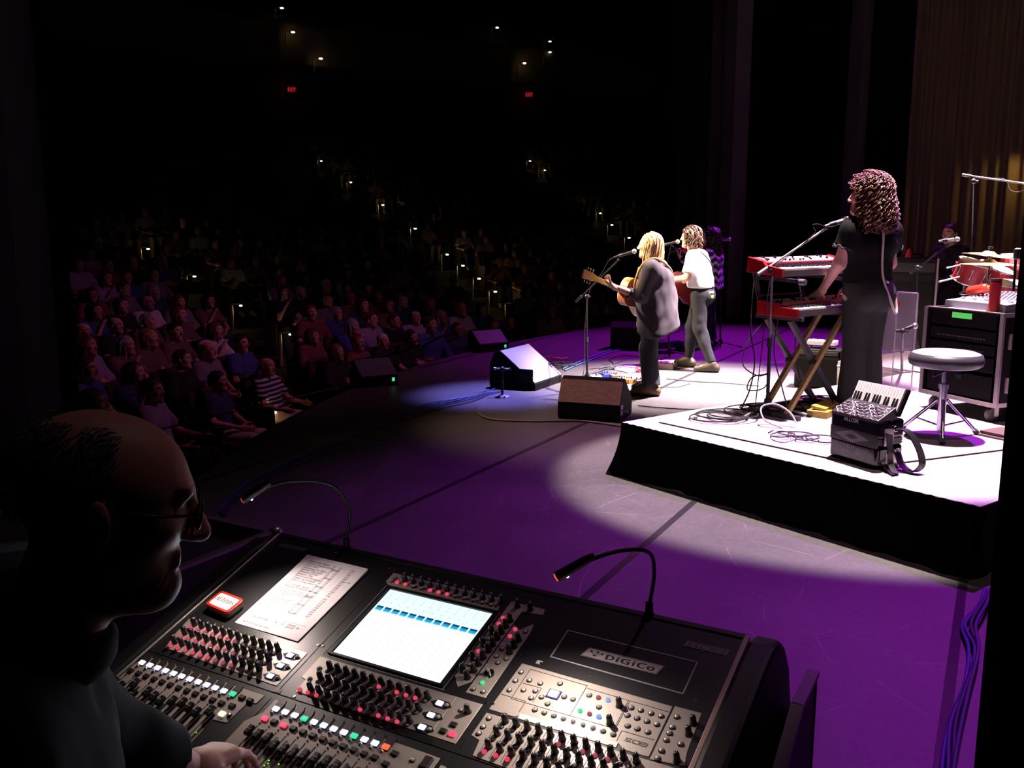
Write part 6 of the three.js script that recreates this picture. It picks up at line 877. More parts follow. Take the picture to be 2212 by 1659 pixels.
// clear screen, amplifiers
{
  const a = at(1925, 842, 7.75), b = at(1968, 842, 7.6), y0 = RH, top = at(1968, 631, 7.6).y, o = thing('clear_screen', 'clear acrylic sound screen behind the keyboard player', 'screen', V(0, 0, 0)), glass = new THREE.MeshPhysicalMaterial({ color: rgb(0.95, 0.88, 0.93), transmission: 0.8, roughness: 0.12, thickness: 0, ior: 1.49 });  // pink tint and haze in the glass stand for reflected light
  const c = at(1890, 842, 8.0); for (const [p, q] of [[a, b], [c, a]]) { const m = new THREE.Mesh(); mesh('panel', beam(p.clone().setY((y0 + top) / 2), q.clone().setY((y0 + top) / 2), 0.012, top - y0), glass, o); }
  mesh('edge', merge([bar(b.clone().setY(y0), b.clone().setY(top), 0.007), bar(a.clone().setY(top), b.clone().setY(top), 0.006), bar(a.clone().setY(y0), a.clone().setY(top), 0.005)]), std(rgb(0.75, 0.7, 0.74), 0.2), o);
  const amp = (name, label, pos, turn, w, h, d, extra) => { const t = thing(name, label, 'amplifier', pos, turn); mesh('cabinet', rbx(w, h, d, 0.015, 0, h / 2, 0), blackTex, t); mesh('speaker_cloth', rbx(w * 0.9, h * 0.7, 0.01, 0.003, 0, h * 0.4, d / 2 + 0.003), matte(rgb(0.005, 0.0045, 0.0055), 0.9), t); mesh('control_strip', rbx(w * 0.9, h * 0.1, 0.012, 0.003, 0, h * 0.9, d / 2 + 0.002), matte(rgb(0.03, 0.028, 0.03), 0.5), t); mesh('carry_handle', tube([V(-0.1, h, 0), V(-0.08, h + 0.03, 0), V(0.08, h + 0.03, 0), V(0.1, h, 0)], 0.01, 6), rubber, t); extra?.(t); return t; };
  amp('guitar_amplifier', 'small black amplifier on the floor behind the keyboard stand', gnd(1806, 842).addScaledVector(E1, -0.22), -0.5, 0.46, 0.42, 0.26);
  amp('bass_amplifier', 'tall dark amplifier with a red light on top behind the keyboard player', at(1962, 690, 10.2).setY(0.36), -0.4, 0.5, 1.0, 0.4, (t) => { mesh('red_lamp', lathe([[0, 0.1], [0.02, 0.09], [0.04, 0.0], [0, 0]], 16).translate(-0.04, 1.002, 0.05), std(rgb(0.6, 0.02, 0.03), 0.4), t); for (const x of [-0.25, 0.25]) mesh('corner_rail', bx(0.02, 1.0, 0.02, x, 0.5, 0.2), std(0x8a868c, 0.35, { metalness: 0.7 }), t); });
  const pd = thing('effects_unit', 'pale effects unit lying on the small black amplifier', 'effects unit', gnd(1806, 842).addScaledVector(E1, -0.22).setY(0.455), -0.5); mesh('body', rbx(0.3, 0.05, 0.16, 0.008, 0.02, 0.025, 0), std(rgb(0.4, 0.38, 0.42), 0.4), pd); mesh('switches', merge([0, 1, 2, 3].map((i) => cyl(0.01, 0.01, 0.014, -0.09 + i * 0.07, 0.056, 0.04, 10))), chrome, pd);
  const yb = thing('sustain_pedal', 'yellow pedal case on the mat behind the accordion', 'pedal', gnd(1782, 896, RH), KTURN + 0.25), ym = std(rgb(0.5, 0.33, 0.06), 0.5); mesh('body', rbx(0.34, 0.055, 0.15, 0.008, 0, 0.028, 0), ym, yb); mesh('treadle', new THREE.BoxGeometry(0.3, 0.018, 0.1).rotateX(0.15).translate(0, 0.07, 0), ym, yb); mesh('knob', cyl(0.012, 0.012, 0.02, 0.1, 0.085, 0.02, 12), blackPlastic, yb);
  const bk = thing('floor_tile_stack', 'short stack of dark wooden tiles at the right edge of the riser', 'tiles', gnd(2166, 945, RH), 0.5); for (let i = 0; i < 2; i++) mesh('tile', rbx(0.22, 0.018, 0.2, 0.003, 0.02 * i, 0.01 + i * 0.02, 0), std(rgb(0.12, 0.075, 0.055), 0.6), bk);
}
// pedals, sheets and coils at the singers' feet
{
  const box = (name, label, cat, u, v, w, h, d, col, turn, group) => { const o = thing(name, label, cat, gnd(u, v), turn, group), m = std(col, 0.4); mesh('case', rbx(w, h, d, 0.006, 0, h / 2, 0), m, o); mesh('footswitch', cyl(0.009, 0.011, 0.016, 0, h + 0.008, d * 0.25, 12), chrome, o); for (const x of [-0.3, 0, 0.3]) mesh('dial', cyl(0.007, 0.008, 0.014, x * w, h + 0.007, -d * 0.25, 10), blackPlastic, o); };
  const G = 'effect pedals by the singer';
  box('effect_pedal', 'blue effect pedal on the floor beside the singer', 'pedal', 1309, 817, 0.11, 0.06, 0.14, rgb(0.02, 0.03, 0.3), 0.4, G); box('effect_pedal', 'brown effect pedal next to the blue one', 'pedal', 1328, 819, 0.1, 0.055, 0.13, rgb(0.2, 0.12, 0.1), 0.2, G); box('effect_pedal', 'white effect pedal left of the blue one', 'pedal', 1287, 820, 0.12, 0.05, 0.12, rgb(0.6, 0.58, 0.56), 0.1, G); box('effect_pedal', 'yellow effect pedal nearest the brown wedge', 'pedal', 1343, 826, 0.09, 0.05, 0.12, rgb(0.55, 0.38, 0.08), -0.2, G); box('effect_pedal', 'orange effect pedal nearest the singer\'s shoe', 'pedal', 1361, 827, 0.09, 0.05, 0.12, rgb(0.5, 0.2, 0.06), 0.3, G); box('effect_pedal', 'black effect pedal touching the singer\'s shoe', 'pedal', 1386, 829, 0.16, 0.05, 0.13, rgb(0.03, 0.02, 0.02), 0.2, G);
  box('effect_pedal', 'red effect pedal behind the singer\'s leg', 'pedal', 1383, 803, 0.1, 0.05, 0.13, rgb(0.4, 0.03, 0.05), 0.2, G); box('effect_pedal', 'dark pedal at the feet of the musician in white', 'pedal', 1438, 796, 0.24, 0.06, 0.16, rgb(0.12, 0.08, 0.07), -0.5, G);
  box('effect_pedal', 'dark pedal in the violet light beyond the singers', 'pedal', 1428, 752, 0.2, 0.1, 0.2, rgb(0.05, 0.03, 0.06), 0.5, G); box('effect_pedal', 'blue pedal in the violet light beyond the singers', 'pedal', 1462, 749, 0.16, 0.08, 0.16, rgb(0.05, 0.06, 0.3), 0.2, G); box('effect_pedal', 'pale pedal in the violet light right of the blue one', 'pedal', 1503, 752, 0.22, 0.06, 0.18, rgb(0.5, 0.45, 0.5), 0.2, G);
  const sheet = (label, u, v, w, d, turn) => { const o = thing('floor_paper', label, 'paper', gnd(u, v), turn, 'papers on the stage floor'), g = new THREE.BoxGeometry(w, 0.003, d, 6, 1, 6), p = g.attributes.position; for (let i = 0; i < p.count; i++) p.setY(i, p.getY(i) + 0.004 + 0.006 * Math.abs(Math.sin(p.getX(i) * 17 + p.getZ(i) * 11))); g.computeVertexNormals(); mesh('sheet', g, std(0xf0eef0, 0.8), o); };
  sheet('white crumpled sheet on the floor beside the singer\'s leg', 1358, 797, 0.4, 0.5, 0.5); sheet('white sheet at the feet of the musician in white', 1445, 783, 0.5, 0.32, 0.2);
  const coil = (name, label, u, v, r, n, col, h = 0, rad = 0.006) => { const c = gnd(u, v, h), pts = []; for (let i = 0; i <= n * 9; i++) { const a = i / 9 * 6.283, q = r * (0.75 + 0.25 * Math.sin(a * 0.37 + n)); pts.push(V(Math.cos(a) * q + 0.05 * Math.sin(i * 0.4), rad + 0.012 * Math.abs(Math.sin(i * 0.23)) + i * 0.0006, Math.sin(a) * q * 0.9)); } const o = thing(name, label, 'cable', c); mesh('loops', tube(pts, rad, 5, pts.length * 3), std(col, 0.7), o); return o; };
  coil('cable_coil', 'tangled dark cable coil right of the big wedge monitor', 1208, 792, 0.16, 5, rgb(0.05, 0.045, 0.05)); coil('cable_coil', 'coil of pale cable with yellow plugs behind the big wedge monitor', 1198, 776, 0.13, 3, rgb(0.4, 0.33, 0.14));
  coil('cable_coil', 'dark tangle of cables beside the white sheet', 1320, 798, 0.1, 4, rgb(0.04, 0.04, 0.05));
  coil('cable_coil', 'loose black cable coil on the lilac mat left of the stand', 1560, 905, 0.2, 5, rgb(0.02, 0.02, 0.022), RH + 0.007, 0.005); coil('cable_coil', 'black cable loops on the mat behind the microphone tripod', 1640, 890, 0.22, 4, rgb(0.02, 0.02, 0.022), RH + 0.007, 0.005); coil('cable_coil', 'black cable loops between the stand legs', 1720, 885, 0.2, 4, rgb(0.02, 0.02, 0.022), RH + 0.007, 0.005);
  coil('cable_coil', 'black cable loops under the keyboard player\'s feet', 1770, 868, 0.18, 3, rgb(0.02, 0.02, 0.022), RH + 0.007, 0.005); coil('cable_coil', 'small flat loop of black cable in front of the accordion', 1705, 945, 0.1, 3, rgb(0.02, 0.02, 0.022), RH + 0.007, 0.004); coil('cable_coil', 'black cable loop left of the accordion', 1755, 952, 0.12, 2, rgb(0.02, 0.02, 0.022), RH + 0.007, 0.004);
  const lead = (name, label, pts, r, col, cat = 'cable') => { const o = tag(mesh(name, tube(pts, r, 6, pts.length * 10), std(col, 0.6)), label, cat); return o; };
  lead('white_cable', 'white cable standing up in a loop beside the microphone tripod', [gnd(1690, 925, RH + 0.01), at(1650, 905, 6.2), at(1645, 880, 6.25), at(1670, 872, 6.25), at(1705, 890, 6.2), at(1720, 918, 6.15), at(1700, 945, 6.05), gnd(1668, 948, RH + 0.01), gnd(1690, 955, RH + 0.01), gnd(1745, 935, RH + 0.01)], 0.006, rgb(0.5, 0.45, 0.5));
  lead('black_cable', 'black cable hanging from the synthesizer to the mat', [at(1632, 585, 6.7), at(1625, 640, 6.7), at(1622, 720, 6.75), at(1630, 780, 6.7), at(1620, 840, 6.65), gnd(1600, 885, RH + 0.01)], 0.005, rgb(0.02, 0.02, 0.02)); lead('black_cable', 'black cable in a slack curve left of the keyboard stand', [at(1655, 690, 6.8), at(1612, 745, 6.8), at(1606, 790, 6.8), at(1640, 812, 6.75), at(1662, 806, 6.7), at(1650, 838, 6.65), at(1615, 842, 6.65), at(1625, 815, 6.7), at(1660, 808, 6.7)], 0.0045, rgb(0.02, 0.02, 0.02)); lead('black_cable', 'black cable dropping from the stage piano behind the braces', [at(1722, 690, 6.75), at(1718, 760, 6.8), at(1732, 830, 6.75), gnd(1760, 868, RH + 0.01)], 0.0045, rgb(0.02, 0.02, 0.02)); lead('black_cable', 'black cable hanging along the microphone pole to the floor', [at(1690, 640, 6.5), at(1672, 760, 6.45), at(1690, 840, 6.45), gnd(1705, 905, RH + 0.01), gnd(1660, 935, RH + 0.01)], 0.0045, rgb(0.02, 0.02, 0.02));
  // long runs on the stage floor
  const F2 = (u, v) => gnd(u, v, 0.012);
  for (let k = 0; k < 5; k++) lead('blue_cable', ['bright blue cable of the bundle crossing the stage floor', 'second blue cable of the bundle crossing the stage floor', 'third blue cable of the bundle crossing the stage floor', 'dark blue cable of the bundle crossing the stage floor', 'violet cable of the bundle crossing the stage floor'][k], [[1074, 843], [1056, 848], [1020, 860], [950, 874], [880, 893], [820, 917], [740, 950], [660, 985], [590, 1018], [520, 1062], [480, 1110]].map(([u, v], i) => F2(u + (k - 2) * 2.2 + 3 * Math.sin(i * 1.7 + k * 2), v + (k - 2) * 2.4 + 3 * Math.sin(i * 1.3 + k))), 0.0065, [rgb(0.03, 0.06, 0.22), rgb(0.025, 0.04, 0.14), rgb(0.02, 0.03, 0.1), rgb(0.012, 0.014, 0.05), rgb(0.03, 0.022, 0.07)][k]);
  for (let k = 0; k < 2; k++) lead('blue_cable', ['blue cable running behind the tall microphone stand', 'pale blue cable running behind the tall microphone stand'][k], [[1215, 797], [1240, 786], [1280, 770], [1315, 757], [1380, 745]].map(([u, v]) => F2(u + k * 5, v + k * 3)), 0.009, rgb(0.06, 0.16, 0.36));
  lead('black_cable', 'long cable curving from the blue light to the keyboard riser', [F2(1030, 868), F2(1032, 890), F2(1060, 905), F2(1150, 910), F2(1250, 909), F2(1300, 914), F2(1348, 921)], 0.009, rgb(0.12, 0.1, 0.1)); lead('black_cable', 'thin cable from the brown wedge to the keyboard riser', [F2(1378, 876), F2(1420, 880), F2(1500, 884), F2(1560, 880)], 0.007, rgb(0.015, 0.013, 0.013)); lead('black_cable', 'thin straight cable across the bright floor behind the singer', [F2(1440, 818), F2(1500, 824), F2(1560, 827), F2(1640, 834)], 0.006, rgb(0.02, 0.02, 0.02)); lead('black_cable', 'short curved cable behind the singer\'s heel', [F2(1428, 836), F2(1460, 836), F2(1490, 829)], 0.005, rgb(0.02, 0.02, 0.02)); lead('black_cable', 'black cable on the floor behind the tall microphone stand', [F2(1258, 812), F2(1300, 800), F2(1325, 786), F2(1318, 775), F2(1345, 768), F2(1400, 772)], 0.006, rgb(0.02, 0.02, 0.02));
  for (let k = 0; k < 4; k++) lead('blue_cable', ['blue cable hanging beside the black curtain edge', 'outer blue cable hanging beside the black curtain edge', 'dark blue cable beside the black curtain edge', 'violet cable beside the black curtain edge'][k], [[2128, 1272], [2108, 1310], [2082, 1350], [2095, 1400], [2078, 1480], [2052, 1560], [2040, 1650], [2036, 1760]].map(([u, v], i) => gnd(u + k * 7 + 5 * Math.sin(i * 1.9 + k * 1.4), v, 0.02 + 0.008 * k)), 0.008, [rgb(0.03, 0.03, 0.2), rgb(0.025, 0.025, 0.14), rgb(0.012, 0.012, 0.05), rgb(0.03, 0.02, 0.12)][k]);
}
// cases around the console
{
  const alu = std(rgb(0.4, 0.36, 0.33), 0.3, { metalness: 0.8 }), blk = std(rgb(0.02, 0.018, 0.022), 0.5);
  const roadCase = (label, pos, w, d, h) => { const o = thing('road_case', label, 'case', pos, CYAW, 'road cases around the console'), t = 0.02; mesh('tray', merge([bx(w, t, d, 0, t / 2, 0), bx(w, h, t, 0, h / 2, -d / 2 + t / 2), bx(w, h, t, 0, h / 2, d / 2 - t / 2), bx(t, h, d, -w / 2 + t / 2, h / 2, 0), bx(t, h, d, w / 2 - t / 2, h / 2, 0), bx(w - 0.04, t, d - 0.04, 0, h - 0.06, 0)]), blk, o);
    mesh('edge_trim', merge([bx(w, 0.012, 0.028, 0, h, -d / 2 + 0.012), bx(w, 0.012, 0.028, 0, h, d / 2 - 0.012), bx(0.028, 0.012, d, -w / 2 + 0.012, h, 0), bx(0.028, 0.012, d, w / 2 - 0.012, h, 0), ...[[-1, -1], [1, -1], [-1, 1], [1, 1]].map(([x, z]) => bx(0.02, h, 0.02, x * (w / 2), h / 2, z * (d / 2)))]), alu, o); for (const [x, z] of [[-1, -1], [1, -1], [-1, 1], [1, 1]]) mesh('ball_corner', sph(0.022, x * w / 2, h, z * d / 2, 10), alu, o); for (const x of [-0.25, 0.25]) mesh('latch', rbx(0.1, 0.11, 0.014, 0.004, x * w, h * 0.6, d / 2 + 0.006), alu, o); };
  const R2 = V(Math.cos(Math.PI / 6), 0, Math.sin(Math.PI / 6)), fw = V(0.5, 0, -0.866);
  roadCase('dark road case with metal edges behind the left end of the console', V(-0.85, 0, -3.2).addScaledVector(R2, -0.45).addScaledVector(fw, -0.42), 0.9, 0.84, 0.6);
  { // open case base around the console: floor, rear and side walls, with metal rims
    const o = thing('road_case', 'open dark road case base carrying the mixing console', 'case', V(CON.x, 0, CON.z), CYAW, 'road cases around the console'), side = [[0.3, 0], [0.3, 0.4], [-0.2, 0.68], [-0.34, 0.69], [-0.34, 0]];
    const wall = (x) => new THREE.ExtrudeGeometry(new THREE.Shape(side.map(([z, y]) => new THREE.Vector2(z, y))), { depth: 0.018, bevelEnabled: false }).rotateY(-Math.PI / 2).translate(x + 0.018, 0, 0);
    mesh('case_floor', bx(1.6, 0.02, 0.62, 0.05, CBASE - 0.014, -0.02), blk, o); mesh('side_wall', wall(0.845), blk, o); mesh('side_wall', wall(-0.765), blk, o); mesh('rear_wall', bx(1.62, 0.6, 0.018, 0.05, 0.3, -0.335), blk, o);
    for (const x of [0.854, -0.756]) mesh('rim', merge([beam(V(x, 0.685, -0.2), V(x, 0.405, 0.3), 0.026, 0.014), beam(V(x, 0.694, -0.345), V(x, 0.684, -0.195), 0.026, 0.014), bar(V(x, 0, -0.335), V(x, 0.69, -0.335), 0.012), bar(V(x, 0, 0.295), V(x, 0.4, 0.295), 0.012)]), std(rgb(0.22, 0.19, 0.21), 0.35, { metalness: 0.6 }), o);
  }
  const lf = thing('road_case', 'small dark case at the far left edge behind the engineer', 'case', at(-30, 1090, 2.6).setY(0), 0.4, 'road cases around the console'); mesh('box', rbx(0.5, 0.86, 0.5, 0.01, 0, 0.43, 0), blk, lf); mesh('edge_trim', merge([bx(0.5, 0.02, 0.02, 0, 0.86, 0.25), bx(0.02, 0.02, 0.5, 0.25, 0.86, 0)]), alu, lf);
}
// ---------------------------------------------------------------- the house: aisle lamps, exit signs, seats, audience
const onHouse = (u, v, h, fn) => { const d = sight(u, v); for (let t = 7; t < 75; t += 0.03) { const p = d.clone().multiplyScalar(t).add(V(0, EYE, 0)), dr = Math.hypot(p.x - LC.x, p.z - LC.z) - LR; if (dr < (fn === balcY ? 19.5 : 0.6)) continue; if (p.y < fn(dr) + h) return p; } return null; };
{
  const spots = [[694, 348], [758, 394], [827, 443], [897, 494], [966, 550], [1000, 574], [1035, 602], [1070, 630], [1105, 658], [1145, 348], [1177, 368], [1297, 461], [1322, 486], [1359, 514], [320, 538], [420, 597], [520, 660], [627, 722], [590, 890]];
  const high = [[609, 18], [633, 70], [693, 127], [1074, 60], [1133, 137], [1188, 90], [1188, 113]];
  const bulb = glow(rgb(1, 0.78, 0.38), 7), postM = std(rgb(0.42, 0.38, 0.28), 0.8), hoodM = std(0x14110f, 0.7);
  const aisle = (i) => i < 9 ? 'middle aisle' : i < 14 ? 'aisle by the far wall' : 'aisle at the left';
  const ord = ['first', 'second', 'third', 'fourth', 'fifth', 'sixth', 'seventh', 'eighth', 'ninth'];
  [...spots.map((s) => [s, houseY]), ...high.map((s) => [s, balcY])].forEach(([[u, v], fn], i) => {
    const p = onHouse(u, v, fn === balcY ? 0.5 : 0.55, fn), base = fn === balcY ? p.y - 0.5 : p.y - 0.55, D = -p.z, k = Math.min(1, D / 26);
    const label = fn === houseY ? `small warm lamp, ${ord[i < 9 ? i : i < 14 ? i - 9 : i - 14]} from the top of the ${aisle(i)}` : `small warm lamp up on the balcony, ${['highest of the left three', 'middle of the left three', 'lowest of the left three', 'left of the faint pair', 'just above the right exit sign', 'upper of the faint right pair', 'lower of the faint right pair'][i - 19]}`;
    const o = thing('aisle_lamp', label, 'lamp', V(p.x, base, p.z), Math.atan2(-p.x, -p.z), 'aisle lamps in the house');
    const b = i < 24 ? 1 : 0.3, sc = fn === balcY ? 1.5 : 1, h = fn === balcY ? 0.5 : 0.55;
    mesh('post', rbx(0.05, h + 0.02, 0.12, 0.01, -0.17 * sc, h / 2, 0), postM, o);
    mesh('bracket', bx(0.17, 0.018, 0.05, -0.09 * sc, h + 0.035, 0), hoodM, o);
    mesh('bulb', sph(0.028 * sc * k * (i === 18 ? 2 : 1), 0, 0, 0).scale(1.7, 0.8, 1).translate(0, h, 0.03), i > 23 ? glow(rgb(0.8, 0.85, 1), 1.2) : bulb, o);
    const l = new THREE.PointLight(rgb(1, 0.72, 0.34), 0.075 * b * (fn === balcY ? 0.2 : 1), 0, 2); l.position.set(-0.06, h - 0.06, 0.05); l.castShadow = true; l.name = 'aisle_lamp_light'; o.add(l);
  });
  // exit signs on the rear wall under the balcony
  const sign = canvasTexture(256, 128, (g, w, h) => { g.fillStyle = '#3a0206'; g.fillRect(0, 0, w, h); g.fillStyle = '#ff3a44'; g.font = 'bold 104px sans-serif'; g.textAlign = 'center'; g.textBaseline = 'middle'; g.fillText('EXIT', w / 2, h / 2 + 4); });
  for (const [u, v, where] of [[630, 193, 'left'], [1143, 204, 'right']]) {
    let p = null; for (let t = 25; t < 60; t += 0.02) { p = at(u, v, t); if (Math.hypot(p.x - LC.x, p.z - LC.z) > LR + 30.4) break; } const o = thing('exit_sign', `red lit EXIT sign on the dark rear wall, the ${where} one of two`, 'sign', p, Math.atan2(-p.x, -p.z), 'exit signs');
    mesh('housing', rbx(0.46, 0.36, 0.08, 0.01, 0, 0, -0.05), std(0x120404, 0.6), o);
    mesh('face', new THREE.PlaneGeometry(0.43, 0.3), new THREE.MeshStandardMaterial({ color: 0x200404, emissiveMap: sign, emissive: 0xffffff, emissiveIntensity: 0.5 }), o);
    const l = new THREE.PointLight(rgb(1, 0.08, 0.08), 0.04); l.position.set(0, 0, 0.2); l.castShadow = true; l.name = 'exit_sign_light'; o.add(l);
  }
}
// seated people: a few figures, many copies
const seatedKinds = [];
function seatedJoints(v) {
  const L = [0.0, 0.05, -0.04, 0.1, 0.02][v], arms = [
    { elL: V(0.27, 0.72, 0.0), wrL: V(0.14, 0.62, 0.24), elR: V(-0.27, 0.72, 0.0), wrR: V(-0.12, 0.64, 0.25) },
    { elL: V(0.27, 0.74, 0.08), wrL: V(0.02, 0.76, 0.22), elR: V(-0.27, 0.74, 0.08), wrR: V(-0.02, 0.73, 0.23) },
    { elL: V(0.3, 0.7, 0.02), wrL: V(0.27, 0.66, 0.26), elR: V(-0.3, 0.7, 0.02), wrR: V(-0.27, 0.66, 0.26) },
    { elL: V(0.25, 0.68, 0.24), wrL: V(0.06, 0.62, 0.42), elR: V(-0.2, 0.7, 0.26), wrR: V(-0.04, 0.92, 0.24) },
    { elL: V(0.28, 0.7, 0.06), wrL: V(0.16, 0.6, 0.3), elR: V(-0.3, 0.72, 0.02), wrR: V(-0.26, 0.68, 0.27) }][v];
  return { pel: V(0, 0.52, -0.05), chest: V(0, 0.83, -0.08 + L), neck: V(0, 0.985, -0.07 + L * 1.3), head: V(0, 1.155, -0.03 + L * 1.4), look: V([0, 0.15, -0.12, 0.05, 0.2][v], 0.05, 1), hipL: V(0.09, 0.5, -0.02), hipR: V(-0.09, 0.5, -0.02), knL: V(0.13, 0.5, 0.42), knR: V(-0.13, 0.5, 0.42), anL: V(0.13, 0.1, 0.4), anR: V(-0.13, 0.1, 0.4), toL: V(0.15, 0.035, 0.55), toR: V(-0.15, 0.035, 0.55), shL: V(0.17, 0.945, -0.08 + L), shR: V(-0.17, 0.945, -0.08 + L), ...arms };
}
for (let v = 0; v < 5; v++) {
  const j = seatedJoints(v), fem = v % 2 === 1, [lo, hi] = bounds(j, 0.18), H = headMatrix(j);
  const body = bodyGeo(j, { kind: fem ? 'f' : 'm', cell: 0.03, headCell: 0.0085, handCell: 0.011, bulk: 1.02 });
  const top = garment([...torsoPrims(j, 0.024, { bulk: 1.06 }), ...armPrims(j, 1, 0.022, { to: v === 4 || v === 1 ? 1.9 : 0.75, flare: 0.01, cuff: 1 }), ...armPrims(j, -1, 0.022, { to: v === 4 || v === 1 ? 1.9 : 0.75, flare: 0.01, cuff: 1 })], lo, hi, 0.026, 0.008, 10, [{ p: V(0, j.neck.y + 0.02, j.neck.z), n: V(0, 1, -0.25).normalize(), r: 0.085 }]);
  const legs = garment([...legPrims(j, 1, 0.02, { cut: 0.95 }), ...legPrims(j, -1, 0.02, { cut: 0.95 }), cone(V(0.06, 0.52, -0.04), V(-0.06, 0.52, -0.04), 0.12, 0.12)], lo, hi, 0.032, 0.004, 10);
  const mk = (o) => hairGeo({ sides: 3, steps: 5, messy: 0.2, ...o }).applyMatrix4(H);
  const shortHair = mk({ n: 60, root: (d) => d.y > -0.4 && (d.z < 0.35 || d.y > 0.6), len: [0.04, 0.09], r: [0.007, 0.011], puff: 0.012, back: 0.4 });
  const longHair = mk({ n: 90, root: (d) => d.y > -0.3 && (d.z < 0.5 || d.y > 0.6), len: [0.2, 0.32], r: [0.009, 0.013], puff: 0.025, curl: 0.01, freq: 5, back: 0.25, floor: () => -0.26 });
  const bobHair = mk({ n: 80, root: (d) => d.y > -0.3 && (d.z < 0.45 || d.y > 0.6), len: [0.12, 0.19], r: [0.009, 0.013], puff: 0.022, curl: 0.008, freq: 6, back: 0.25 });
  seatedKinds.push({ body, top, legs, shortHair, longHair, bobHair, thinHair: mk({ n: 46, root: (d) => d.y < 0.5 && d.y > -0.4 && d.z < 0.3, len: [0.03, 0.06], r: [0.007, 0.01], puff: 0.008, capLow: 0.4 }) });
}
const memo = {}; const memoMat = (key, mk) => memo[key] ??= mk();
const clothCol = { white: rgb(0.6, 0.58, 0.58), lavender: rgb(0.4, 0.32, 0.5), navy: rgb(0.03, 0.04, 0.1), black: rgb(0.012, 0.012, 0.014), blue: rgb(0.05, 0.07, 0.24), grey: rgb(0.2, 0.19, 0.2), pink: rgb(0.55, 0.3, 0.32), red: rgb(0.2, 0.06, 0.055), brown: rgb(0.16, 0.1, 0.07), tan: rgb(0.45, 0.36, 0.27), plaid: rgb(0.3, 0.24, 0.36) };
const hairCol = { black: rgb(0.012, 0.009, 0.009), brown: rgb(0.07, 0.035, 0.02), auburn: rgb(0.16, 0.06, 0.03), grey: rgb(0.34, 0.33, 0.33), white: rgb(0.6, 0.58, 0.56), fair: rgb(0.4, 0.26, 0.12) };
const stripe = noiseTexture(32, (u, v) => (Math.floor(v * 8) % 2 ? [190, 188, 200] : [22, 22, 40]));
const seatM = std(rgb(0.05, 0.014, 0.016), 0.9), seatWood = std(rgb(0.05, 0.03, 0.02), 0.6);
const seatGeo = { cushion: rbx(0.48, 0.09, 0.46, 0.04, 0, 0.405, 0.06), back: rbx(0.48, 0.62, 0.09, 0.04, 0, 0, 0).rotateX(-0.14).translate(0, 0.66, -0.245), arm: merge([rbx(0.05, 0.03, 0.4, 0.012, -0.26, 0.61, 0), rbx(0.04, 0.6, 0.3, 0.015, -0.26, 0.3, 0)]) };
const taken = [];
function seatAt(p, y, turn, label) {
  const s = thing('theatre_seat', label, 'seat', V(p.x, y, p.z), turn, 'theatre seats in rows');
  mesh('cushion', seatGeo.cushion, seatM, s); mesh('seat_back', seatGeo.back, seatM, s); mesh('armrest', seatGeo.arm, seatWood, s);
}
function sitter(row, ang, o) {
  const dr = row0 + row * ROW, R = LR + dr, p = V(LC.x + R * Math.cos(ang), 0, LC.z + R * Math.sin(ang)), y = houseY(dr);
  const gap = row < 8 ? 0.5 : 0.56; for (const t of taken) if (Math.hypot(t.x - p.x, t.z - p.z) < gap) return null;
  taken.push(p);
  const turnSeat = heading(LC.x - p.x, LC.z - p.z), K = seatedKinds[o.v], look = heading(1.8 - p.x, -9.8 - p.z);
  seatAt(p, y, turnSeat, row < 7 ? `theatre seat of the ${o.short.split(' ').slice(0, 12).join(' ')}` : 'dark theatre seat far back in the unlit rows');
  const g = thing('person', o.label, 'person', V(p.x, y + (o.dy ?? 0), p.z), turnSeat * 0.55 + look * 0.45 + (o.turn ?? 0), row < 5 ? 'audience in the front rows' : 'audience in the dark rows');
  const k = o.k ?? 1; g.scale.set(k, k, k);
  mesh('body', K.body, o.skin ?? skinFair, g);
  const top = mesh('shirt', o.striped ? stripedTop(o.v) : K.top, o.striped ? memoMat('stripe', () => new THREE.MeshStandardMaterial({ map: stripe, roughness: 0.9 })) : memoMat('c' + o.top, () => std(clothCol[o.top], 0.92)), g);
  mesh('trousers', K.legs, memoMat('t' + o.legs, () => std(clothCol[o.legs], 0.92)), g);
  if (o.hair !== 'none') mesh('hair', K[(o.cut ?? 'short') + 'Hair'], memoMat('h' + o.hair, () => std(hairCol[o.hair], 0.5)), g);
  if (o.glasses) { const G = []; for (const s of [1, -1]) G.push(new THREE.TorusGeometry(0.022, 0.0025, 5, 16).translate(0.032 * s, 0.008, 0.104), bar(V(0.055 * s, 0.012, 0.1), V(0.084 * s, 0.01, -0.01), 0.0025)); G.push(bar(V(-0.01, 0.012, 0.107), V(0.01, 0.012, 0.107), 0.002)); mesh('glasses', merge(G).applyMatrix4(headMatrix(seatedJoints(o.v))), std(0x0c0c0e, 0.4), g); }
  return g;
}
function stripedTop(v) { const g = seatedKinds[v].top.clone(), p = g.attributes.position, uv = new Float32Array(p.count * 2); for (let i = 0; i < p.count; i++) { uv[i * 2] = p.getX(i) * 3; uv[i * 2 + 1] = p.getY(i) * 4.4; } g.setAttribute('uv', new THREE.BufferAttribute(uv, 2)); return g; }
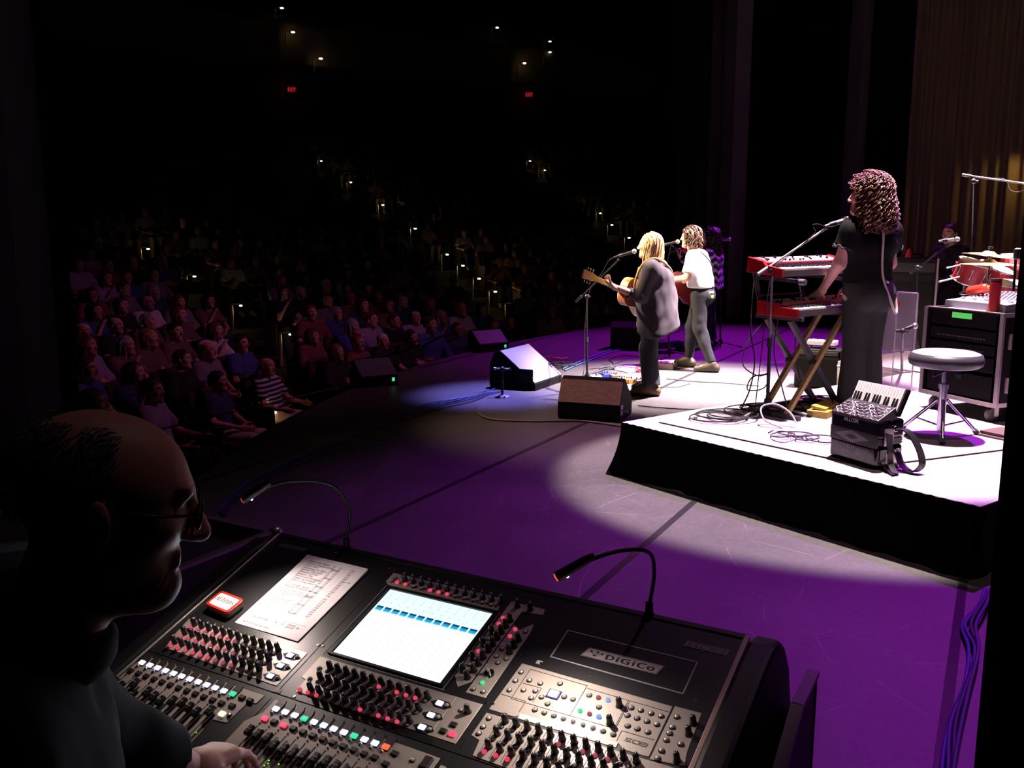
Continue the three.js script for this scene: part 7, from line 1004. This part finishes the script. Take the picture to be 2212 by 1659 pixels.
// people one can tell apart in the photograph: sighted head, look, description
const seen = [
  [482, 884, { v: 0, top: 'navy', legs: 'tan', hair: 'black', cut: 'short', d: 'dark-haired man in a navy T-shirt right below the stage edge' }],
  [503, 853, { v: 1, top: 'white', legs: 'black', hair: 'auburn', cut: 'bob', d: 'woman in a white top beside the dark-haired man in navy' }],
  [591, 809, { v: 2, striped: true, top: 'navy', legs: 'tan', hair: 'grey', cut: 'thin', d: 'grey-haired man in a navy and white striped shirt' }],
  [626, 794, { v: 0, top: 'navy', legs: 'black', hair: 'brown', cut: 'short', d: 'man in plain navy right behind the striped shirt' }],
  [725, 801, { v: 1, top: 'black', legs: 'black', hair: 'auburn', cut: 'bob', d: 'woman with a brown bob and dark cardigan at the stage edge' }],
  [837, 777, { v: 2, top: 'black', legs: 'black', hair: 'white', cut: 'short', d: 'white-haired person behind the small monitor at the stage edge' }],
  [887, 770, { v: 1, top: 'black', legs: 'black', hair: 'brown', cut: 'long', d: 'long-haired woman with glasses right of the white-haired person', glasses: 1 }],
  [991, 730, { v: 0, top: 'navy', legs: 'black', hair: 'brown', cut: 'short', glasses: 1, d: 'man in glasses with a white collar left of the far small monitor' }],
  [921, 733, { v: 3, top: 'black', legs: 'black', hair: 'brown', cut: 'bob', d: 'woman in black one row behind the man with the white collar' }],
  [823, 730, { v: 2, top: 'brown', legs: 'black', hair: 'grey', cut: 'thin', d: 'balding man in brown behind the small monitor' }],
  [767, 760, { v: 1, top: 'black', legs: 'black', hair: 'black', cut: 'long', d: 'black-haired woman in black left of the small monitor' }],
  [711, 753, { v: 4, top: 'black', legs: 'black', hair: 'black', cut: 'short', d: 'man in black with a bright cheek behind the brown bob' }],
  [575, 763, { v: 2, top: 'pink', legs: 'tan', hair: 'grey', cut: 'short', d: 'grey-haired man in a pale pink shirt above the striped shirt' }],
  [633, 763, { v: 4, top: 'lavender', legs: 'black', hair: 'auburn', cut: 'bob', d: 'woman in a bright lavender shirt right of the pale pink shirt' }],
  [511, 777, { v: 3, top: 'lavender', legs: 'black', hair: 'brown', cut: 'long', d: 'woman in a lavender T-shirt with her hand raised' }],
  [455, 760, { v: 0, top: 'grey', legs: 'black', hair: 'brown', cut: 'thin', d: 'man in a pale grey shirt left of the lavender T-shirt' }],
  [453, 796, { v: 2, top: 'navy', legs: 'black', hair: 'black', cut: 'short', d: 'dark-shirted man in front of the pale grey shirt' }],
  [396, 780, { v: 4, top: 'black', legs: 'black', hair: 'brown', cut: 'short', d: 'man in black with folded hands at the far left of the rows' }],
  [350, 845, { v: 2, top: 'plaid', legs: 'black', hair: 'brown', cut: 'short', d: 'man in a dusky purple shirt resting his arms forward' }],
  [312, 866, { v: 0, top: 'blue', legs: 'navy', hair: 'black', cut: 'short', d: 'man in a blue shirt next to the engineer\'s forehead' }],
  [672, 730, { v: 1, top: 'red', legs: 'black', hair: 'auburn', cut: 'bob', d: 'woman in dull red behind the lavender shirt' }],
  [703, 709, { v: 2, top: 'grey', legs: 'black', hair: 'grey', cut: 'thin', d: 'man in a grey shirt sitting tall behind the dull red top' }],
  [759, 733, { v: 3, top: 'lavender', legs: 'black', hair: 'black', cut: 'bob', d: 'woman in mauve leaning on her hand' }],
  [806, 724, { v: 4, top: 'blue', legs: 'black', hair: 'fair', cut: 'bob', d: 'fair-haired woman in blue behind the balding man in brown' }],
  [891, 706, { v: 0, top: 'black', legs: 'black', hair: 'brown', cut: 'short', d: 'man in black above the long-haired woman with glasses' }],
  [952, 697, { v: 1, top: 'lavender', legs: 'black', hair: 'fair', cut: 'long', d: 'fair-haired woman in mauve behind the white collar' }],
  [1104, 704, { v: 0, top: 'black', legs: 'black', hair: 'brown', cut: 'short', d: 'tall man in black right of the far small monitor' }],
  [1128, 727, { v: 2, top: 'black', legs: 'black', hair: 'none', skin: skinRed, d: 'bald red-faced man just above the stage edge' }],
  [1059, 711, { v: 3, top: 'pink', legs: 'black', hair: 'brown', cut: 'short', d: 'man with clasped hands right behind the far small monitor' }],
  [1033, 710, { v: 1, top: 'white', legs: 'black', hair: 'grey', cut: 'bob', d: 'grey-haired woman in white left of the clasped hands' }],
  [1008, 687, { v: 2, top: 'lavender', legs: 'black', hair: 'brown', cut: 'short', d: 'man in mauve two rows behind the man in glasses' }],
  [1237, 671, { v: 3, top: 'brown', legs: 'tan', hair: 'black', cut: 'short', d: 'man with hands at his face left of the tall microphone stand' }],
  [1189, 671, { v: 1, top: 'pink', legs: 'black', hair: 'auburn', cut: 'long', d: 'woman in dusty pink next to the man with hands at his face' }],
  [1264, 700, { v: 0, top: 'black', legs: 'tan', hair: 'brown', cut: 'short', d: 'man in pale trousers behind the tall microphone stand' }],
  [1309, 668, { v: 4, top: 'navy', legs: 'black', hair: 'brown', cut: 'bob', d: 'woman in navy below the singer\'s fretting hand' }],
  [1330, 688, { v: 2, top: 'red', legs: 'tan', hair: 'grey', cut: 'thin', skin: skinRed, d: 'red-faced man close beside the singer\'s guitar' }],
  [1137, 630, { v: 1, top: 'lavender', legs: 'black', hair: 'black', cut: 'bob', d: 'woman in mauve beside the lowest lamp of the middle aisle' }],
  [1294, 637, { v: 3, top: 'lavender', legs: 'black', hair: 'brown', cut: 'long', d: 'woman in mauve leaning forward behind the microphone boom' }],
  [1195, 582, { v: 2, top: 'red', legs: 'black', hair: 'grey', cut: 'short', d: 'grey-haired man in dark red high behind the microphone stand' }],
  [1231, 590, { v: 4, top: 'blue', legs: 'black', hair: 'brown', cut: 'bob', d: 'woman in blue beside the grey-haired man in dark red' }],
  [1113, 545, { v: 0, top: 'pink', legs: 'black', hair: 'brown', cut: 'short', d: 'man in faded pink beside the middle aisle lamps' }],
  [318, 732, { v: 1, top: 'brown', legs: 'black', hair: 'fair', cut: 'bob', d: 'fair-haired woman dim in the dark at the far left' }],
];
const skins = [skinFair, skinFair, skinTan, skinRed];
for (const [u, v, o] of seen) {
  const p = onHouse(u, v, 1.155, houseY), dr = Math.hypot(p.x - LC.x, p.z - LC.z) - LR, row = Math.max(0, Math.round((dr - row0) / ROW));
  const d = sight(u, v); let best = null, be = 9; for (let t = 7; t < 60; t += 0.02) { const e = Math.abs(Math.hypot(d.x * t - LC.x, d.z * t - LC.z) - LR - row0 - row * ROW); if (e < be) { be = e; best = t; } }
  const q = V(d.x * best, EYE + d.y * best, d.z * best), dy = q.y - 1.155 - houseY(row0 + row * ROW);
  const ang = Math.atan2(q.z - LC.z, q.x - LC.x);
  sitter(row, ang, { skin: o.skin ?? pick(skins), ...o, label: o.d, short: o.d, k: 1 + Math.max(-0.08, Math.min(0.1, dy * 0.7)) });
}
// everyone else in the dim rows
const inView = (p, h) => { const d = V(p.x, h - EYE, p.z), z = -d.z * Math.cos(PITCH) - d.y * Math.sin(PITCH); if (z < 1) return false; const u = CX + F * d.x / z, v = CY - F * (d.y * Math.cos(PITCH) - d.z * Math.sin(PITCH)) / z; return u > 170 && u < 1420 && v > 150 && v < 1050; };
const aisles = [];
for (const [u, v] of [[694, 348], [758, 394], [827, 443], [897, 494], [966, 550], [1000, 574], [1035, 602], [1070, 630], [1105, 658], [1145, 348], [1177, 368], [1297, 461], [1322, 486], [1359, 514], [320, 538], [420, 597], [520, 660], [627, 722]]) { const p = onHouse(u, v, 0.55, houseY); aisles.push(p); }
const px = (p) => { const y = p.y - EYE, z = -p.z * Math.cos(PITCH) - y * Math.sin(PITCH); return [CX + F * p.x / z, CY - F * (y * Math.cos(PITCH) - p.z * Math.sin(PITCH)) / z, z]; };
const lampSpots = aisles.map((p) => px(p)); { const q = onHouse(590, 890, 0.55, houseY); lampSpots.push(px(q)); }
const hidesLamp = (p, y) => { const [u, v, z] = px(V(p.x, y + 1.28, p.z)); return lampSpots.some(([a, b, c]) => c > z - 0.3 && Math.abs(a - 6 - u) < 0.38 * F / z && b > v - 14 && b < v + 1.1 * F / z); };
const rest = [], nth = {}, ORD = ['first', 'second', 'third', 'fourth', 'fifth', 'sixth', 'seventh', 'eighth', 'ninth', 'tenth', 'eleventh', 'twelfth', 'thirteenth', 'fourteenth', 'fifteenth', 'sixteenth', 'seventeenth', 'eighteenth', 'nineteenth', 'twentieth'];
for (let row = 0; row < 27; row++) {
  const dr = row0 + row * ROW, R = LR + dr, step = 0.58 / R;
  for (let a = Math.PI * 0.98; a < Math.PI * 1.55; a += step) {
    const ang = a + (row % 2) * step * 0.5, p = V(LC.x + R * Math.cos(ang), 0, LC.z + R * Math.sin(ang));
    if (!inView(p, houseY(dr) + 1.1)) continue;
    if (p.x > 3.6 + (-p.z - 18) * 0.12 && p.z < -18) continue;
    let nearAisle = false; for (const q of aisles) if (Math.hypot(q.x - p.x, q.z - p.z) < 0.75) nearAisle = true;
    if (nearAisle || rnd() < 0.06 || hidesLamp(p, houseY(dr))) continue;
    rest.push([row, ang]);
  }
}
let placed = 0; const farHeads = [];
for (const [row, ang] of rest) {
  const v = Math.floor(rnd() * 5), o = { v, skin: pick(skins), top: pick(['black', 'navy', 'grey', 'lavender', 'brown', 'red', 'white', 'blue', 'black', 'plaid']), legs: pick(['black', 'navy', 'tan', 'black']), hair: pick(['brown', 'black', 'grey', 'fair', 'auburn', 'brown']), cut: v % 2 ? pick(['long', 'bob']) : pick(['short', 'thin', 'short']), turn: rr(-0.15, 0.15), k: rr(0.94, 1.05) };
  if (placed < 190) {
    const n = nth[row] ?? 0, who = `listener in ${o.top}, ${ORD[Math.min(n, 19)]} from the left, ${ORD[row]} row`;
    o.short = who; o.label = row < 7 ? `dim ${who}, ${o.hair} hair` : 'listener sitting in the unlit rows far back in the house';
    if (sitter(row, ang, o)) { placed++; nth[row] = n + 1; }
  } else farHeads.push([row, ang, rr(0.93, 1.05), v]);
}
{ // the crowd beyond, lost in the dark
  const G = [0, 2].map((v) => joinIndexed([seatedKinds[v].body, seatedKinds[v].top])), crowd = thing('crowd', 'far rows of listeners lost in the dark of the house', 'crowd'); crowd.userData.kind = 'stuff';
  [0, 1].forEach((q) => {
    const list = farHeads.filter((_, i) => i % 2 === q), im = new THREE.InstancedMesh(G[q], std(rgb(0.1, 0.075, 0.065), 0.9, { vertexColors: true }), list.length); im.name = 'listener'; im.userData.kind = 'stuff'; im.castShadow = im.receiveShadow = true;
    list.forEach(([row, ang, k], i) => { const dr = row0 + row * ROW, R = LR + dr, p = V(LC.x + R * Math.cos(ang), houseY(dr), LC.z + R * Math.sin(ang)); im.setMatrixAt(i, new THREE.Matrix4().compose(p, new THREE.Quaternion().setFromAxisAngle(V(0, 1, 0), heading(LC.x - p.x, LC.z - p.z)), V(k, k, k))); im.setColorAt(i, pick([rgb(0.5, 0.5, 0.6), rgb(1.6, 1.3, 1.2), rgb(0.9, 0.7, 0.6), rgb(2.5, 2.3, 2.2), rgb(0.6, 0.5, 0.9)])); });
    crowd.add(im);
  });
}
// ---------------------------------------------------------------- bass player in the dark
{
  const o = thing('person', 'bass player standing in the dark behind the cymbals', 'person', at(2046, 640, 11.4).setY(0), heading(-0.85, 0.35), 'musicians on stage');
  const j = standing({ elL: V(0.3, 1.05, 0.08), wrL: V(0.42, 1.12, 0.28), elR: V(-0.27, 1.05, 0.0), wrR: V(-0.1, 0.98, 0.26), look: V(0.1, 0, 1) }, 1.72), [lo, hi] = bounds(j, 0.2);
  mesh('body', bodyGeo(j, { kind: 'm', handCell: 0.006, headCell: 0.005, cell: 0.018, handL: { dir: V(0.1, 0.4, 0.6), palm: V(-0.3, 0.6, -0.5), curl: 0.8 }, handR: { dir: V(0.5, -0.3, 0.4), palm: V(0, 0, -1), curl: 0.4 } }), skinFair, o);
  mesh('shirt', garment([...torsoPrims(j, 0.024, { bulk: 1.05 }), ...armPrims(j, 1, 0.02, { to: 0.8, flare: 0.01 }), ...armPrims(j, -1, 0.02, { to: 0.8, flare: 0.01 })], lo, hi, 0.018, 0.005, 11, [{ p: V(0, 0.92, 0), n: V(0, -1, 0) }]), cloth(rgb(0.02, 0.014, 0.02)), o);
  mesh('trousers', garment([...legPrims(j, 1, 0.016, { cut: 0.96 }), ...legPrims(j, -1, 0.016, { cut: 0.96 }), cone(V(0.06, 0.93, 0), V(-0.06, 0.93, 0), 0.12, 0.12)], lo, hi, 0.02, 0.005, 12), cloth(rgb(0.012, 0.012, 0.016)), o);
  mesh('hair', hairGeo({ n: 120, root: (d) => d.y > -0.3 && (d.z < 0.4 || d.y > 0.6), len: [0.05, 0.1], r: [0.005, 0.008], puff: 0.012, back: 0.4, steps: 6 }).applyMatrix4(headMatrix(j)), hairMat(rgb(0.03, 0.018, 0.012)), o);
  shoePair(o, j, std(0x0c0b0b, 0.5), std(0x0a0909, 0.8));
  const g = thing('bass_guitar', 'pale bass guitar held by the player behind the cymbals', 'guitar', o.position.clone(), o.rotation.y);
  guitarParts(g, V(-0.14, 0.98, 0.22), V(0.9, 0.22, 0.2), V(-0.2, 0.1, 0.95), { depth: 0.05, side: std(rgb(0.2, 0.15, 0.1), 0.4), top: std(rgb(0.35, 0.3, 0.24), 0.4), binding: std(0x807868, 0.5), neck: std(rgb(0.3, 0.17, 0.07), 0.4) });
}
renderer.render(scene, camera);
